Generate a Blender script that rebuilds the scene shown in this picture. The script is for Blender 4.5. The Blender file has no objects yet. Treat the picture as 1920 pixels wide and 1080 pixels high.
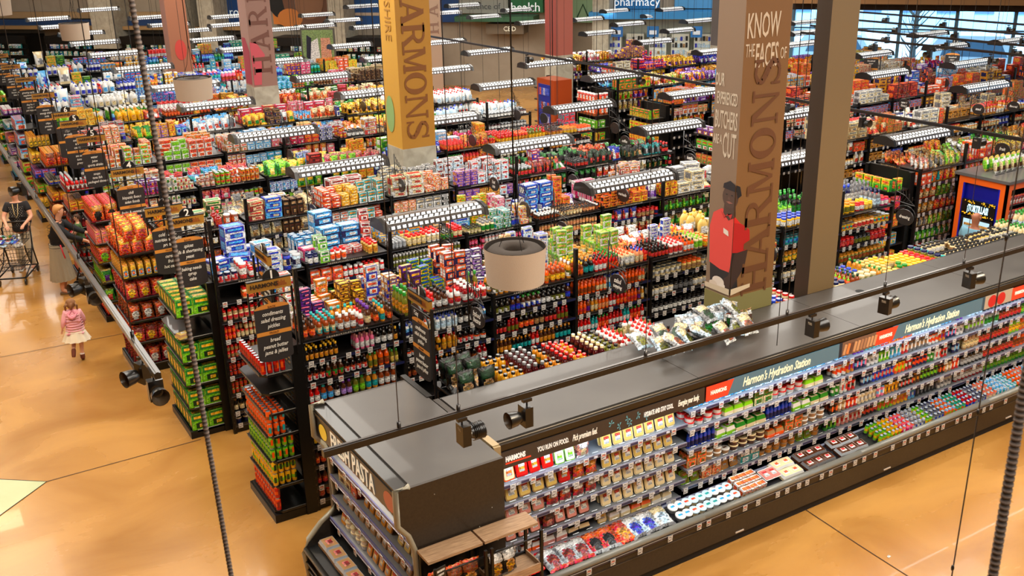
import bpy, math, random
from mathutils import Vector, Matrix, Euler
R = math.radians
# ---------------------------------------------------------------- camera, world, light, exposure
sc = bpy.context.scene
COL = sc.collection
H = 6.4
cam_d = bpy.data.cameras.new('camera'); cam = bpy.data.objects.new('camera', cam_d); COL.objects.link(cam)
cam_d.sensor_width = 36.0; cam_d.lens = 1881.35 / 1920 * 36.0; cam_d.clip_end = 300; cam_d.clip_start = 0.05
cam_d.dof.use_dof = True; cam_d.dof.focus_distance = 12.0; cam_d.dof.aperture_fstop = 8.0
F_PX, PITCH, ROLL, YAW = 1881.35, 0.349763, -0.021038, 0.545838
fw = Vector((math.sin(YAW)*math.cos(PITCH), math.cos(YAW)*math.cos(PITCH), -math.sin(PITCH)))
r0 = Vector((math.cos(YAW), -math.sin(YAW), 0)); u0 = r0.cross(fw)
rt = r0*math.cos(ROLL) + u0*math.sin(ROLL); up = -r0*math.sin(ROLL) + u0*math.cos(ROLL)
cm = Matrix((rt, up, -fw)).transposed().to_4x4(); cm.translation = Vector((0, 0, H))
cam.matrix_world = cm
sc.camera = cam
sc.view_settings.view_transform = 'Standard'; sc.view_settings.look = 'None'
sc.view_settings.gamma = 1; sc.view_settings.use_curve_mapping = False
sc.view_settings.exposure = -0.25
sc.cycles.max_bounces = 5; sc.cycles.diffuse_bounces = 3; sc.cycles.glossy_bounces = 2
sc.cycles.transmission_bounces = 4; sc.cycles.transparent_max_bounces = 8
sc.cycles.caustics_reflective = False; sc.cycles.caustics_refractive = False
w = bpy.data.worlds.new('daylight'); sc.world = w; w.use_nodes = True
w.node_tree.nodes['Background'].inputs[0].default_value = (0.42, 0.72, 1.0, 1)
w.node_tree.nodes['Background'].inputs[1].default_value = 6.0
_sun = bpy.data.lights.new('sun', 'SUN'); _sun.energy = 9.0; _sun.angle = .05; _so = bpy.data.objects.new('sun', _sun); COL.objects.link(_so); _so.rotation_euler = (R(48), 0, R(-50))

def area(name, loc, size, energy, color, rot=(0, 0, 0), sy=None):
    d = bpy.data.lights.new(name, 'AREA'); d.energy = energy; d.color = color
    d.shape = 'RECTANGLE'; d.size = size; d.size_y = sy or size
    o = bpy.data.objects.new(name, d); COL.objects.link(o); o.location = loc; o.rotation_euler = rot
    return o
# added fill lights under the ceiling, unseen above the frame
for (x, y, e) in ((3, 1, 620), (9, 3, 620), (15, 5, 560), (4, 9, 560), (10, 11, 560), (17, 12, 560), (5, 18, 620), (12, 20, 620), (20, 19, 560),
                  (7, 28, 700), (15, 29, 700), (24, 26, 560), (9, 37, 500), (-1, 12, 420), (-1, 22, 420)):
    area('ceiling_fill', (x, y, 7.7), 4.5, e, (1.0, 0.94, 0.84))
# (more added fill, to brighten the far end of the hall)
for (x, y, e) in ((4, 42, 700), (-4, 36, 500)): area('ceiling_fill', (x, y, 7.7), 4.5, e, (1.0, 0.92, 0.80))
# warm track light row over the main aisle and over the front aisle
for (x, y, e) in ((0.4, 10, 60), (0.4, 15, 60), (0.2, 20, 60), (0.2, 26, 60), (5, 4.2, 60), (9, 4.6, 70), (12, 4.8, 60)):
    area('track_glow', (x, y, 4.6), 0.7, e, (1.0, 0.78, 0.48))
random.seed(7)

# ---------------------------------------------------------------- colours and materials
PAL = dict(white=(.88,.88,.87), cream=(.88,.80,.62), tan=(.66,.50,.33), brown=(.30,.15,.07), dark=(.07,.05,.045), black=(.03,.03,.032),
  grey=(.45,.45,.46), silver=(.66,.68,.70), red=(.80,.05,.045), crimson=(.55,.03,.07), orange=(.95,.34,.04), amber=(.56,.23,.06), yellow=(.95,.72,.05),
  gold=(.82,.52,.10), lime=(.50,.78,.08), green=(.10,.52,.12), darkgreen=(.04,.22,.08), teal=(.05,.62,.62), sky=(.35,.68,.90), blue=(.06,.22,.72),
  navy=(.04,.08,.30), purple=(.34,.10,.52), lilac=(.66,.52,.82), pink=(.92,.42,.58), magenta=(.82,.07,.42), olive=(.42,.42,.10), mustard=(.80,.56,.08),
  peach=(.93,.62,.42), maroon=(.28,.03,.05), rose=(.80,.50,.46), straw=(.85,.72,.38), ice=(.74,.85,.92))
CN = {'darkgreen': 'dark green', 'ice': 'pale blue', 'dark': 'dark brown', 'sky': 'light blue', 'straw': 'straw yellow', 'rose': 'dusty pink'}
def cname(c): return CN.get(c, c)
def lin(c): return tuple(v/12.92 if v <= 0.04045 else ((v+0.055)/1.055)**2.4 for v in c[:3])
MATS = {}
def mat(name, rough=0.5, metal=0.0, coat=0.0, color=None, emit=0.0, spec=0.5, bump=0.0, bscale=60, alpha=None):
    """procedural material; colour None reads the object's own printed colours (attribute Col)"""
    if name in MATS: return MATS[name]
    m = bpy.data.materials.new(name); m.use_nodes = True; nt = m.node_tree; b = nt.nodes['Principled BSDF']
    if color is None:
        a = nt.nodes.new('ShaderNodeAttribute'); a.attribute_name = 'Col'
        nt.links.new(a.outputs['Color'], b.inputs['Base Color'])
        if emit:
            nt.links.new(a.outputs['Color'], b.inputs['Emission Color']); b.inputs['Emission Strength'].default_value = emit
    else:
        b.inputs['Base Color'].default_value = (*lin(color), 1)
        if emit:
            b.inputs['Emission Color'].default_value = (*lin(color), 1); b.inputs['Emission Strength'].default_value = emit
    b.inputs['Roughness'].default_value = rough; b.inputs['Metallic'].default_value = metal
    b.inputs['Coat Weight'].default_value = coat; b.inputs['Specular IOR Level'].default_value = spec
    if alpha is not None: b.inputs['Alpha'].default_value = alpha
    if bump:
        n = nt.nodes.new('ShaderNodeTexNoise'); n.inputs['Scale'].default_value = bscale; n.inputs['Detail'].default_value = 3
        bp_ = nt.nodes.new('ShaderNodeBump'); bp_.inputs['Strength'].default_value = bump; bp_.inputs['Distance'].default_value = 0.02
        nt.links.new(n.outputs['Fac'], bp_.inputs['Height']); nt.links.new(bp_.outputs['Normal'], b.inputs['Normal'])
    MATS[name] = m
    return m
def printed(name, rough, coat=0.0, metal=0.0, scale=55, amount=.5, bump=0.0):
    """packaging print: the pack's own colour broken up by fine artwork"""
    m = mat(name, rough, metal, coat, bump=bump, bscale=25); nt = m.node_tree; b = nt.nodes['Principled BSDF']; a = [n for n in nt.nodes if n.type == 'ATTRIBUTE'][0]
    tc = nt.nodes.new('ShaderNodeTexCoord'); v = nt.nodes.new('ShaderNodeTexVoronoi'); v.inputs['Scale'].default_value = scale; v.inputs['Randomness'].default_value = 1
    mp = nt.nodes.new('ShaderNodeMapping'); mp.inputs['Scale'].default_value = (1, 1, 1.7); nt.links.new(tc.outputs['Object'], mp.inputs[0]); nt.links.new(mp.outputs[0], v.inputs['Vector'])
    sep = nt.nodes.new('ShaderNodeSeparateColor'); nt.links.new(v.outputs['Color'], sep.inputs[0])
    hs = nt.nodes.new('ShaderNodeHueSaturation')
    r1 = nt.nodes.new('ShaderNodeMapRange'); r1.inputs['To Min'].default_value = .5-.022*amount; r1.inputs['To Max'].default_value = .5+.035*amount; nt.links.new(sep.outputs[0], r1.inputs['Value']); nt.links.new(r1.outputs[0], hs.inputs['Hue'])
    r2 = nt.nodes.new('ShaderNodeMapRange'); r2.inputs['To Min'].default_value = 1-.85*amount; r2.inputs['To Max'].default_value = 1+.35*amount; nt.links.new(sep.outputs[1], r2.inputs['Value']); nt.links.new(r2.outputs[0], hs.inputs['Value'])
    r3 = nt.nodes.new('ShaderNodeMapRange'); r3.inputs['To Min'].default_value = 1-.2*amount; r3.inputs['To Max'].default_value = 1+.25*amount; nt.links.new(sep.outputs[2], r3.inputs['Value']); nt.links.new(r3.outputs[0], hs.inputs['Saturation'])
    nt.links.new(a.outputs['Color'], hs.inputs['Color']); nt.links.new(hs.outputs[0], b.inputs['Base Color'])
mat('label_white', .45); printed('card', .45, amount=.75, scale=48); mat('plastic', .28, coat=.3); mat('glass', .08, coat=.6); printed('foil', .22, metal=.25, coat=.3, bump=.5, amount=.9, scale=38)
mat('matte', .75); mat('blackmetal', .38, metal=.2, bump=.05, bscale=200); mat('metal', .3, metal=.9); mat('print', .6, bump=.04, bscale=300)
mat('glow', .5, emit=1.0); mat('tube', .4, emit=1.5); mat('lens', .4, emit=11.0); mat('cloth', .85, bump=.25, bscale=90); mat('skin', .5); mat('hair', .55, bump=.4, bscale=120)
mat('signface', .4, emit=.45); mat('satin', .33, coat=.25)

def noise_mat(name, c1, c2, scale, rough, detail=6, coat=0.0, stretch=(1, 1, 1), rvar=0.0, metal=0.0, bump=0.0):
    m = bpy.data.materials.new(name); m.use_nodes = True; nt = m.node_tree; b = nt.nodes['Principled BSDF']
    tc = nt.nodes.new('ShaderNodeTexCoord'); mp = nt.nodes.new('ShaderNodeMapping'); mp.inputs['Scale'].default_value = stretch
    n = nt.nodes.new('ShaderNodeTexNoise'); n.inputs['Scale'].default_value = scale; n.inputs['Detail'].default_value = detail; n.inputs['Distortion'].default_value = .6
    cr = nt.nodes.new('ShaderNodeValToRGB'); cr.color_ramp.elements[0].position = .32; cr.color_ramp.elements[1].position = .68
    cr.color_ramp.elements[0].color = (*lin(c1), 1); cr.color_ramp.elements[1].color = (*lin(c2), 1)
    nt.links.new(tc.outputs['Object'], mp.inputs[0]); nt.links.new(mp.outputs[0], n.inputs['Vector'])
    nt.links.new(n.outputs['Fac'], cr.inputs[0]); nt.links.new(cr.outputs[0], b.inputs['Base Color'])
    b.inputs['Roughness'].default_value = rough; b.inputs['Coat Weight'].default_value = coat; b.inputs['Metallic'].default_value = metal
    if rvar:
        mr = nt.nodes.new('ShaderNodeMapRange'); mr.inputs['To Min'].default_value = rough-rvar; mr.inputs['To Max'].default_value = rough+rvar
        nt.links.new(n.outputs['Fac'], mr.inputs['Value']); nt.links.new(mr.outputs[0], b.inputs['Roughness'])
    if bump:
        bp_ = nt.nodes.new('ShaderNodeBump'); bp_.inputs['Strength'].default_value = bump; bp_.inputs['Distance'].default_value = .01
        nt.links.new(n.outputs['Fac'], bp_.inputs['Height']); nt.links.new(bp_.outputs['Normal'], b.inputs['Normal'])
    MATS[name] = m
    return m
noise_mat('floor_stain', (.60, .41, .18), (.75, .55, .28), .55, .27, detail=8, coat=.12, rvar=.06, stretch=(1, 1.6, 1))
noise_mat('floor_green', (.66, .70, .52), (.72, .75, .58), 1.2, .3, coat=.2)
noise_mat('wall_paint', (.60, .55, .48), (.63, .58, .51), 2, .8)
noise_mat('concrete', (.60, .57, .50), (.70, .67, .60), 5, .8, bump=.1)
noise_mat('ceiling_paint', (.70, .66, .60), (.74, .70, .64), 1.5, .9)
noise_mat('top_sheet', (.25, .235, .225), (.295, .28, .265), 1.3, .34, rvar=.05, coat=.1)
noise_mat('wood', (.55, .43, .32), (.70, .57, .44), 9, .5, stretch=(1, 9, 9))
noise_mat('case_panel', (.15, .12, .095), (.19, .155, .12), 40, .42, coat=.1)

# ---------------------------------------------------------------- mesh builder
class MB:
    """collects polygons; every face has a colour (tuple, name or palette slot number) and a material"""
    def __init__(s): s.v = []; s.f = []; s.c = []; s.m = []; s.sm = []
    def face(s, idx, c, m, smooth=False): s.f.append(tuple(idx)); s.c.append(c); s.m.append(m); s.sm.append(smooth)
    def poly(s, pts, c, m='card'):
        b = len(s.v); s.v += [tuple(p) for p in pts]; s.face(range(b, b+len(pts)), c, m); return s
    def box(s, x0, x1, y0, y1, z0, z1, c, m='card', cols=None):
        b = len(s.v)
        s.v += [(x0,y0,z0),(x1,y0,z0),(x1,y1,z0),(x0,y1,z0),(x0,y0,z1),(x1,y0,z1),(x1,y1,z1),(x0,y1,z1)]
        fs = [(0,3,2,1),(4,5,6,7),(0,1,5,4),(1,2,6,5),(2,3,7,6),(3,0,4,7)]   # bottom top front right back left
        for k, q in enumerate(fs): s.face([b+i for i in q], cols[k] if cols else c, m)
        return s
    def front(s, x0, x1, z0, z1, y, c, m='card'):       # a print facing -Y
        return s.poly([(x0,y,z0),(x1,y,z0),(x1,y,z1),(x0,y,z1)], c, m)
    def lathe(s, prof, seg, cols, ms, ox=0, oy=0, oz=0, cap=True, ry=1.0, smooth=True):
        """prof [(r,z)..]; cols/ms per band"""
        b = len(s.v)
        for r, z in prof:
            for k in range(seg):
                a = 2*math.pi*(k+.5)/seg
                s.v.append((ox+r*math.cos(a), oy+r*ry*math.sin(a), oz+z))
        for i in range(len(prof)-1):
            c = cols[i] if isinstance(cols, (list, tuple)) and not isinstance(cols[0], float) else cols
            m = ms[i] if isinstance(ms, (list, tuple)) else ms
            for k in range(seg):
                k2 = (k+1) % seg
                s.face((b+i*seg+k, b+i*seg+k2, b+(i+1)*seg+k2, b+(i+1)*seg+k), c, m, smooth)
        if cap:
            n = len(prof)-1
            c = cols[-1] if isinstance(cols, (list, tuple)) and not isinstance(cols[0], float) else cols
            m = ms[-1] if isinstance(ms, (list, tuple)) else ms
            s.face([b+n*seg+k for k in range(seg)], c, m)
        return s
    def tube(s, pts, r, c, m='metal', seg=6, closed=False, r2=None):
        pts = [Vector(p) for p in pts]; n = len(pts); b = len(s.v)
        for i, p in enumerate(pts):
            if closed: d = (pts[(i+1) % n]-pts[i-1])
            else: d = pts[min(i+1, n-1)]-pts[max(i-1, 0)]
            d.normalize()
            a = Vector((0,0,1)) if abs(d.z) < .9 else Vector((1,0,0))
            x = d.cross(a).normalized(); y = d.cross(x).normalized()
            rr = r if r2 is None else r+(r2-r)*i/(n-1)
            for k in range(seg):
                t = 2*math.pi*k/seg; q = p + x*rr*math.cos(t) + y*rr*math.sin(t); s.v.append(tuple(q))
        for i in range(n if closed else n-1):
            j = (i+1) % n
            for k in range(seg):
                k2 = (k+1) % seg
                s.face((b+i*seg+k, b+i*seg+k2, b+j*seg+k2, b+j*seg+k), c, m, seg > 4)
        if not closed:
            s.face([b+k for k in range(seg)][::-1], c, m); s.face([b+(n-1)*seg+k for k in range(seg)], c, m)
        return s
    def ball(s, cx, cy, cz, rx, ry, rz, c, m='plastic', seg=12, rings=8):
        prof = [(max(math.sin(math.pi*i/rings), .02), -math.cos(math.pi*i/rings)) for i in range(rings+1)]
        b = len(s.v); s.lathe(prof, seg, c, m)
        s.v[b:] = [(cx+x*rx, cy+y*ry, cz+z*rz) for x, y, z in s.v[b:]]
        return s
    def xf(s, M, start=0):
        s.v[start:] = [tuple(M @ Vector(p)) for p in s.v[start:]]; return s
    def mesh(s, name, pal=None):
        me = bpy.data.meshes.new(name); me.from_pydata(s.v, [], s.f)
        names = []
        for m in s.m:
            if m not in names: names.append(m)
        for n in names: me.materials.append(MATS[n])
        me.polygons.foreach_set('material_index', [names.index(m) for m in s.m])
        me.polygons.foreach_set('use_smooth', s.sm)
        at = me.attributes.new('Col', 'FLOAT_COLOR', 'FACE')
        buf = []
        for c in s.c: buf += rgb4(c, pal)
        at.data.foreach_set('color', buf)
        me.update()
        return me
_rgb = {}
def rgb4(c, pal=None):
    if isinstance(c, int): c = pal[c] if pal and c < len(pal) else 'grey'
    if isinstance(c, str):
        if c not in _rgb: _rgb[c] = (*lin(PAL[c]), 1.0)
        return _rgb[c]
    return (*lin(c), 1.0)
def obj(name, mb, parent=None, loc=None, rz=0.0, rot=None, pal=None, mesh=None):
    me = mesh or (mb.mesh(name, pal) if isinstance(mb, MB) else mb)
    o = bpy.data.objects.new(name, me); COL.objects.link(o)
    if parent: o.parent = parent
    if loc: o.location = loc
    if rot: o.rotation_euler = rot
    elif rz: o.rotation_euler = (0, 0, rz)
    return o
def tag(o, label, cat, group=None):
    o['label'] = label; o['category'] = cat
    if group: o['group'] = group
    return o
def thing(name, label, cat, loc=(0,0,0), rz=0.0, group=None):
    o = bpy.data.objects.new(name, None); COL.objects.link(o); o.location = loc; o.rotation_euler = (0,0,rz); o.empty_display_size = .1
    return tag(o, label, cat, group)
def struct(name, mb, **k):
    o = obj(name, mb, **k); o['kind'] = 'structure'; return o
def text(body, size, loc, xd, ud, color, parent=None, name='lettering', m='ink', shear=0.0, ext=0.002, align='CENTER', sx=1.0, bold=0.0, label=None):
    key = 'ink_%s_%s' % (m, '_'.join('%02d' % int(v*99) for v in color))
    em = {'ink': 0, 'glow': 1.2, 'signface': .5}.get(m, 0)
    mat(key, .5, color=color, emit=em)
    d = bpy.data.curves.new(name, 'FONT'); d.body = body; d.size = size; d.align_x = align; d.align_y = 'CENTER'
    d.extrude = ext; d.shear = shear; d.resolution_u = 2; d.offset = bold
    d.materials.append(MATS[key])
    key2 = (body, size, align, shear, bold, key, ext)
    if key2 not in _txt:
        tmp = bpy.data.objects.new('tmp_text', d); _txt[key2] = bpy.data.meshes.new_from_object(tmp); bpy.data.objects.remove(tmp)
    o = bpy.data.objects.new(name, _txt[key2]); COL.objects.link(o)
    x = Vector(xd).normalized(); u = Vector(ud).normalized(); n = x.cross(u)
    M = Matrix((x*sx, u, n)).transposed().to_4x4(); M.translation = Vector(loc)
    o.matrix_world = M
    if parent:
        o.parent = parent; o.matrix_parent_inverse = parent_inv(parent); 
    return o
_txt = {}
def parent_inv(p):
    M = Matrix.LocRotScale(p.location, p.rotation_euler, p.scale)
    if p.parent: M = Matrix.LocRotScale(p.parent.location, p.parent.rotation_euler, p.parent.scale) @ M
    return M.inverted()
def project(P):
    v = Vector(P)-Vector((0,0,H)); z = v.dot(fw)
    if z < .1: return (-9999, -9999, z)
    return (960+F_PX*v.dot(rt)/z, 540-F_PX*v.dot(up)/z, z)
# ---------------------------------------------------------------- packaged goods: one template per shape
# a template is a dict part -> MB whose colours are palette slots (0 body, 1 label, 2 cap/second, 3 accent)
def t_bottle(h=.2, r=.032, neck=.011, seg=9, shoulder=.62, round_=False):
    a = MB(); a.lathe([(r*.9,0),(r,.012),(r,h*.12),(r,h*.5),(r,h*shoulder),(r*.72,h*(shoulder+.12)),(neck,h*(shoulder+.2)),(neck,h*.9)], seg, [0]*7, 'glass')
    l = MB(); l.lathe([(r*1.03,h*.13),(r*1.03,h*.36),(r*1.03,h*.5)], seg, [1,3], 'card', cap=False)
    l.front(-r*.45, r*.45, h*.2, h*.4, -r*1.06, 3, 'card')
    c = MB(); c.lathe([(neck*1.5,h*.84),(neck*1.5,h),(neck*1.2,h*1.005)], seg, 2, 'plastic')
    return {'bottle': a, 'label_band': l, 'cap': c}
def t_squeeze(h=.19, r=.032, seg=9):
    a = MB(); a.lathe([(r*.9,0),(r,.01),(r*.95,h*.35),(r,h*.62),(r*.5,h*.74)], seg, 0, 'plastic', ry=.75)
    l = MB(); l.lathe([(r*1.04,h*.12),(r*1.0,h*.35),(r*1.04,h*.56)], seg, [1,3], 'card', cap=False, ry=.76)
    c = MB(); c.lathe([(r*.55,h*.73),(r*.5,h*.8),(r*.16,h*.86),(r*.1,h)], seg, 2, 'plastic')
    return {'bottle': a, 'label_band': l, 'cap': c}
def t_jar(h=.12, r=.038, seg=10):
    a = MB(); a.lathe([(r*.92,0),(r,.01),(r,h*.72),(r*.8,h*.82)], seg, 0, 'glass')
    l = MB(); l.lathe([(r*1.03,h*.14),(r*1.03,h*.45),(r*1.03,h*.62)], seg, [1,3], 'card', cap=False)
    c = MB(); c.lathe([(r*.86,h*.82),(r*.88,h*.98),(r*.8,h)], seg, 2, 'plastic')
    return {'jar': a, 'label_band': l, 'lid': c}
def t_can(h=.11, r=.037, seg=10):
    a = MB(); a.lathe([(r,0),(r*.97,.004),(r*.97,h*.3),(r*.97,h*.62),(r*.97,h*.96),(r,h),(r*.9,h-.003)], seg, [4,1,0,3,4,4], ['metal','card','card','card','metal','metal'])
    a.front(-r*.4, r*.4, h*.3, h*.72, -r*1.0, 2, 'card')
    return {'can': a}
def t_drink(h=.155, r=.031, seg=10):
    a = MB(); a.lathe([(r*.75,0),(r,.012),(r,h*.35),(r,h*.6),(r,h*.86),(r*.78,h*.97),(r*.8,h),(r*.7,h-.004)], seg, [4,0,1,0,3,4,4], ['metal','plastic','plastic','plastic','plastic','metal','metal'])
    a.front(-r*.45, r*.45, h*.3, h*.75, -r*1.01, 2, 'plastic')
    return {'can': a}
def t_box(w=.19, h=.28, d=.06):
    a = MB(); x = w/2; e = .0015
    a.box(-x, x, -d/2, d/2, 0, h, 0, 'card', cols=[0,1,0,3,0,3])
    y = -d/2-e
    a.front(-x*.92, x*.92, h*.55, h*.95, y, 1); a.front(-x*.7, x*.7, h*.68, h*.84, y-e, 2)
    a.front(-x*.5, x*.75, h*.08, h*.42, y, 3); a.front(-x*.1, x*.55, h*.14, h*.34, y-e, 2)
    a.poly([(-x*.8,-d*.3,h+e),(x*.8,-d*.3,h+e),(x*.8,d*.3,h+e),(-x*.8,d*.3,h+e)], 2)
    a.poly([(-x-e,d*.35,h*.2),(-x-e,-d*.35,h*.2),(-x-e,-d*.35,h*.8),(-x-e,d*.35,h*.8)], 2)
    return {'box': a}
def t_carton(w=.08, h=.24, d=.08):
    a = MB(); x = w/2; y = d/2; k = h*.8
    a.box(-x, x, -y, y, 0, k, 0, 'card', cols=[0,0,0,1,0,1])
    b = len(a.v); a.v += [(-x,-y,k),(x,-y,k),(x,y,k),(-x,y,k),(-x,0,h*.94),(x,0,h*.94)]
    a.face((b,b+1,b+5,b+4), 1, 'card'); a.face((b+2,b+3,b+4,b+5), 1, 'card'); a.face((b+1,b+2,b+5), 0, 'card'); a.face((b+3,b,b+4), 0, 'card')
    a.box(-x, x, -.003, .003, h*.93, h, 1); a.front(-x*.8, x*.8, h*.12, h*.5, -y-.0015, 2); a.front(-x*.5, x*.5, h*.2, h*.42, -y-.003, 3)
    c = MB(); c.lathe([(.012,h*.84),(.012,h*.92)], 8, 3, 'plastic')
    return {'carton': a, 'cap': c}
def t_bag(w=.2, h=.28, d=.08, seed=1, nx=6, nz=7, circ=True, m='foil'):
    rnd = random.Random(seed); a = MB(); n = (nx+1)*(nz+1)
    for sgn in (-1, 1):
        for j in range(nz+1):
            for i in range(nx+1):
                u = i/nx*2-1; v = j/nz*2-1
                bul = max(0, (1-abs(u)**2.4))**.6*max(0, (1-abs(v)**2.6))**.7
                x = u*w/2*(1-.10*(1-abs(v)**3)); z = (v+1)/2*h
                y = sgn*d/2*bul*(1+rnd.uniform(-.2,.2)) + (rnd.uniform(-.006,.006) if abs(v) < .99 else rnd.uniform(-.012,.012))
                a.v.append((x+rnd.uniform(-.004,.004), y, z+rnd.uniform(-.004,.004)))
    for s_, o in ((0, 0), (1, n)):
        for j in range(nz):
            for i in range(nx):
                p = o+j*(nx+1)+i; q = (p, p+1, p+nx+2, p+nx+1)
                if s_: q = q[::-1]
                u = (i+.5)/nx*2-1; v = (j+.5)/nz*2-1
                c = 0
                if j == 0 or j == nz-1: c = 3
                elif v > .15 and abs(u) < .75 and s_ == 0: c = 1
                elif s_ == 0 and circ and u*u+(v+.3)**2 < .3: c = 2
                a.face(q, c, m, True)
    # side seams
    for j in range(nz):
        p = j*(nx+1); q = n+p; a.face((q, p, p+nx+1, q+nx+1), 0, m, True)
        p += nx; q += nx; a.face((p, q, q+nx+1, p+nx+1), 0, m, True)
    return {'bag': a}
def t_jug(h=.28, r=.07, seg=10):
    a = MB(); a.lathe([(r*.92,0),(r,.015),(r,h*.6),(r*.6,h*.8),(r*.25,h*.88)], seg, 0, 'plastic', ry=.65)
    l = MB(); l.front(-r*.7, r*.7, h*.1, h*.5, -r*.67, 1, 'card'); l.front(-r*.45, r*.45, h*.2, h*.38, -r*.68, 3, 'card')
    c = MB(); c.lathe([(r*.3,h*.87),(r*.3,h),(r*.2,h)], seg, 2, 'plastic')
    g = MB(); g.tube([(r*.35,0,h*.84),(r*.95,0,h*.78),(r*1.05,0,h*.5),(r*.8,0,h*.42)], .009, 0, 'plastic', 5)
    return {'jug': a, 'label_band': l, 'cap': c, 'handle': g}
def t_spray(h=.26, r=.045):
    a = MB(); a.lathe([(r*.9,0),(r,.01),(r,h*.45),(r*.4,h*.72),(r*.35,h*.78)], 9, 0, 'plastic', ry=.6)
    l = MB(); l.front(-r*.7, r*.7, h*.08, h*.46, -r*.63, 1, 'card')
    c = MB(); c.box(-.035, .03, -.012, .012, h*.82, h, 2, 'plastic'); c.box(-.012, .012, -.01, .01, h*.76, h*.83, 2, 'plastic'); c.box(-.03, -.022, -.006, .006, h*.68, h*.83, 3, 'plastic')
    return {'bottle': a, 'label_band': l, 'trigger': c}
def t_tray(w=.13, h=.175, d=.03, round_=False):
    """deli pack leaning back: rim, pale content, printed label"""
    a = MB(); r = .02; x = w/2
    def ring(k, y, rr):
        pts = []
        for (cx, cz, a0) in ((x*k-rr, rr+h*(1-k)/2, -90), (x*k-rr, h-h*(1-k)/2-rr, 0), (-x*k+rr, h-h*(1-k)/2-rr, 90), (-x*k+rr, rr+h*(1-k)/2, 180)):
            for t in (0, 45, 90):
                an = R(a0+t); pts.append((cx+rr*math.cos(an), y, cz+rr*math.sin(an)))
        return pts
    P = [ring(.9, d/2, r*.8), ring(1, 0, r), ring(1, -.003, r), ring(.9, -.003, r*.8), ring(.84, -d*.35, r*.7)]
    b = len(a.v)
    for q in P: a.v += q
    for i in range(4):
        for k in range(12):
            k2 = (k+1) % 12; a.face((b+i*12+k, b+(i+1)*12+k, b+(i+1)*12+k2, b+i*12+k2), 3 if i < 3 else 0, 'glass', False)
    a.face([b+48+k for k in range(12)], 0, 'glass')
    l = MB(); y = -d*.35-.002
    l.front(-x*.5, x*.5, h*.28, h*.72, y, 1); l.front(-x*.52, x*.52, h*.58, h*.76, y-.001, 2); l.front(-x*.4, x*.4, h*.3, h*.42, y-.001, 4)
    return {'tray': a, 'product_label': l}
def t_clam(w=.17, h=.06, d=.13):
    a = MB(); x = w/2; y = d/2
    b = 0; a.v += [(-x,-y,0),(x,-y,0),(x,y,0),(-x,y,0),(-x,-y,h*.5),(x,-y,h*.5),(x,y,h*.5),(-x,y,h*.5),(-x*.8,-y*.8,h),(x*.8,-y*.8,h),(x*.8,y*.8,h),(-x*.8,y*.8,h)]
    for q, c in (((0,1,5,4),0),((1,2,6,5),0),((2,3,7,6),0),((3,0,4,7),0),((4,5,9,8),3),((5,6,10,9),3),((6,7,11,10),3),((7,4,8,11),3),((8,9,10,11),0),((0,3,2,1),0)): a.face(q, c, 'glass')
    a.tube([(-x*.84,-y*.84,h*.93),(x*.84,-y*.84,h*.93),(x*.84,y*.84,h*.93),(-x*.84,y*.84,h*.93)], .0035, 3, 'glass', 4, closed=True)
    l = MB(); l.poly([(-x*.4,-y*.4,h+.002),(x*.4,-y*.4,h+.002),(x*.4,y*.4,h+.002),(-x*.4,y*.4,h+.002)], 1); l.poly([(-x*.3,-y*.15,h+.004),(x*.3,-y*.15,h+.004),(x*.3,y*.35,h+.004),(-x*.3,y*.35,h+.004)], 2)
    return {'tray': a, 'product_label': l}
def t_tub(h=.055, r=.058, seg=12):
    a = MB(); a.lathe([(r*.8,0),(r*.95,h*.85)], seg, 0, 'plastic', cap=False)
    c = MB(); c.lathe([(r*.98,h*.8),(r,h),(r*.9,h+.002),(r*.5,h+.002)], seg, [1,1,1,3], 'plastic'); c.v = c.v
    c.poly([(-r*.45,-r*.2,h+.004),(r*.45,-r*.2,h+.004),(r*.45,r*.25,h+.004),(-r*.45,r*.25,h+.004)], 2)
    return {'tub': a, 'lid': c}
def t_canister(h=.17, r=.052, seg=12):
    a = MB(); a.lathe([(r,0),(r,h*.25),(r,h*.65),(r,h*.92)], seg, [1,0,3], 'card'); a.front(-r*.5, r*.5, h*.3, h*.7, -r*1.0, 2)
    c = MB(); c.lathe([(r*1.03,h*.9),(r*1.03,h),(r*.92,h)], seg, 2, 'plastic')
    return {'canister': a, 'lid': c}
def t_multi(w=.26, h=.13, d=.17, n=4, m=3):
    """shrink-wrapped block of cans: tops show as discs through the film"""
    a = MB(); a.box(-w/2, w/2, -d/2, d/2, 0, h*.93, 0, 'plastic', cols=[0,3,1,0,0,1])
    for i in range(n):
        for j in range(m):
            cx = -w/2+(i+.5)*w/n; cy = -d/2+(j+.5)*d/m; r = w/n*.42
            a.lathe([(r,h*.93),(r*.9,h),(r*.6,h)], 7, [2,4], 'metal', ox=cx, oy=cy)
    a.front(-w*.4, w*.4, h*.2, h*.75, -d/2-.002, 2, 'plastic'); a.front(-w*.25, w*.25, h*.35, h*.6, -d/2-.003, 3, 'plastic')
    return {'pack': a}
def t_roll(w=.3, h=.24, d=.2):
    a = MB()
    for i in range(3):
        for k in range(2):
            a.lathe([(w/6*.9,k*h/2+.003),(w/6,k*h/2+.015),(w/6,(k+1)*h/2-.015),(w/6*.9,(k+1)*h/2-.003),(w/14,(k+1)*h/2-.003)], 9, [0,1,0,3], 'plastic', ox=-w/3+i*w/3)
    a.front(-w*.42, w*.42, h*.25, h*.7, -w/6-.004, 1, 'plastic'); a.front(-w*.2, w*.2, h*.35, h*.6, -w/6-.006, 2, 'plastic')
    return {'pack': a}
def t_sack(w=.3, h=.45, d=.14): return t_bag(w, h, d, 5, 6, 7, True, 'plastic')
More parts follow.
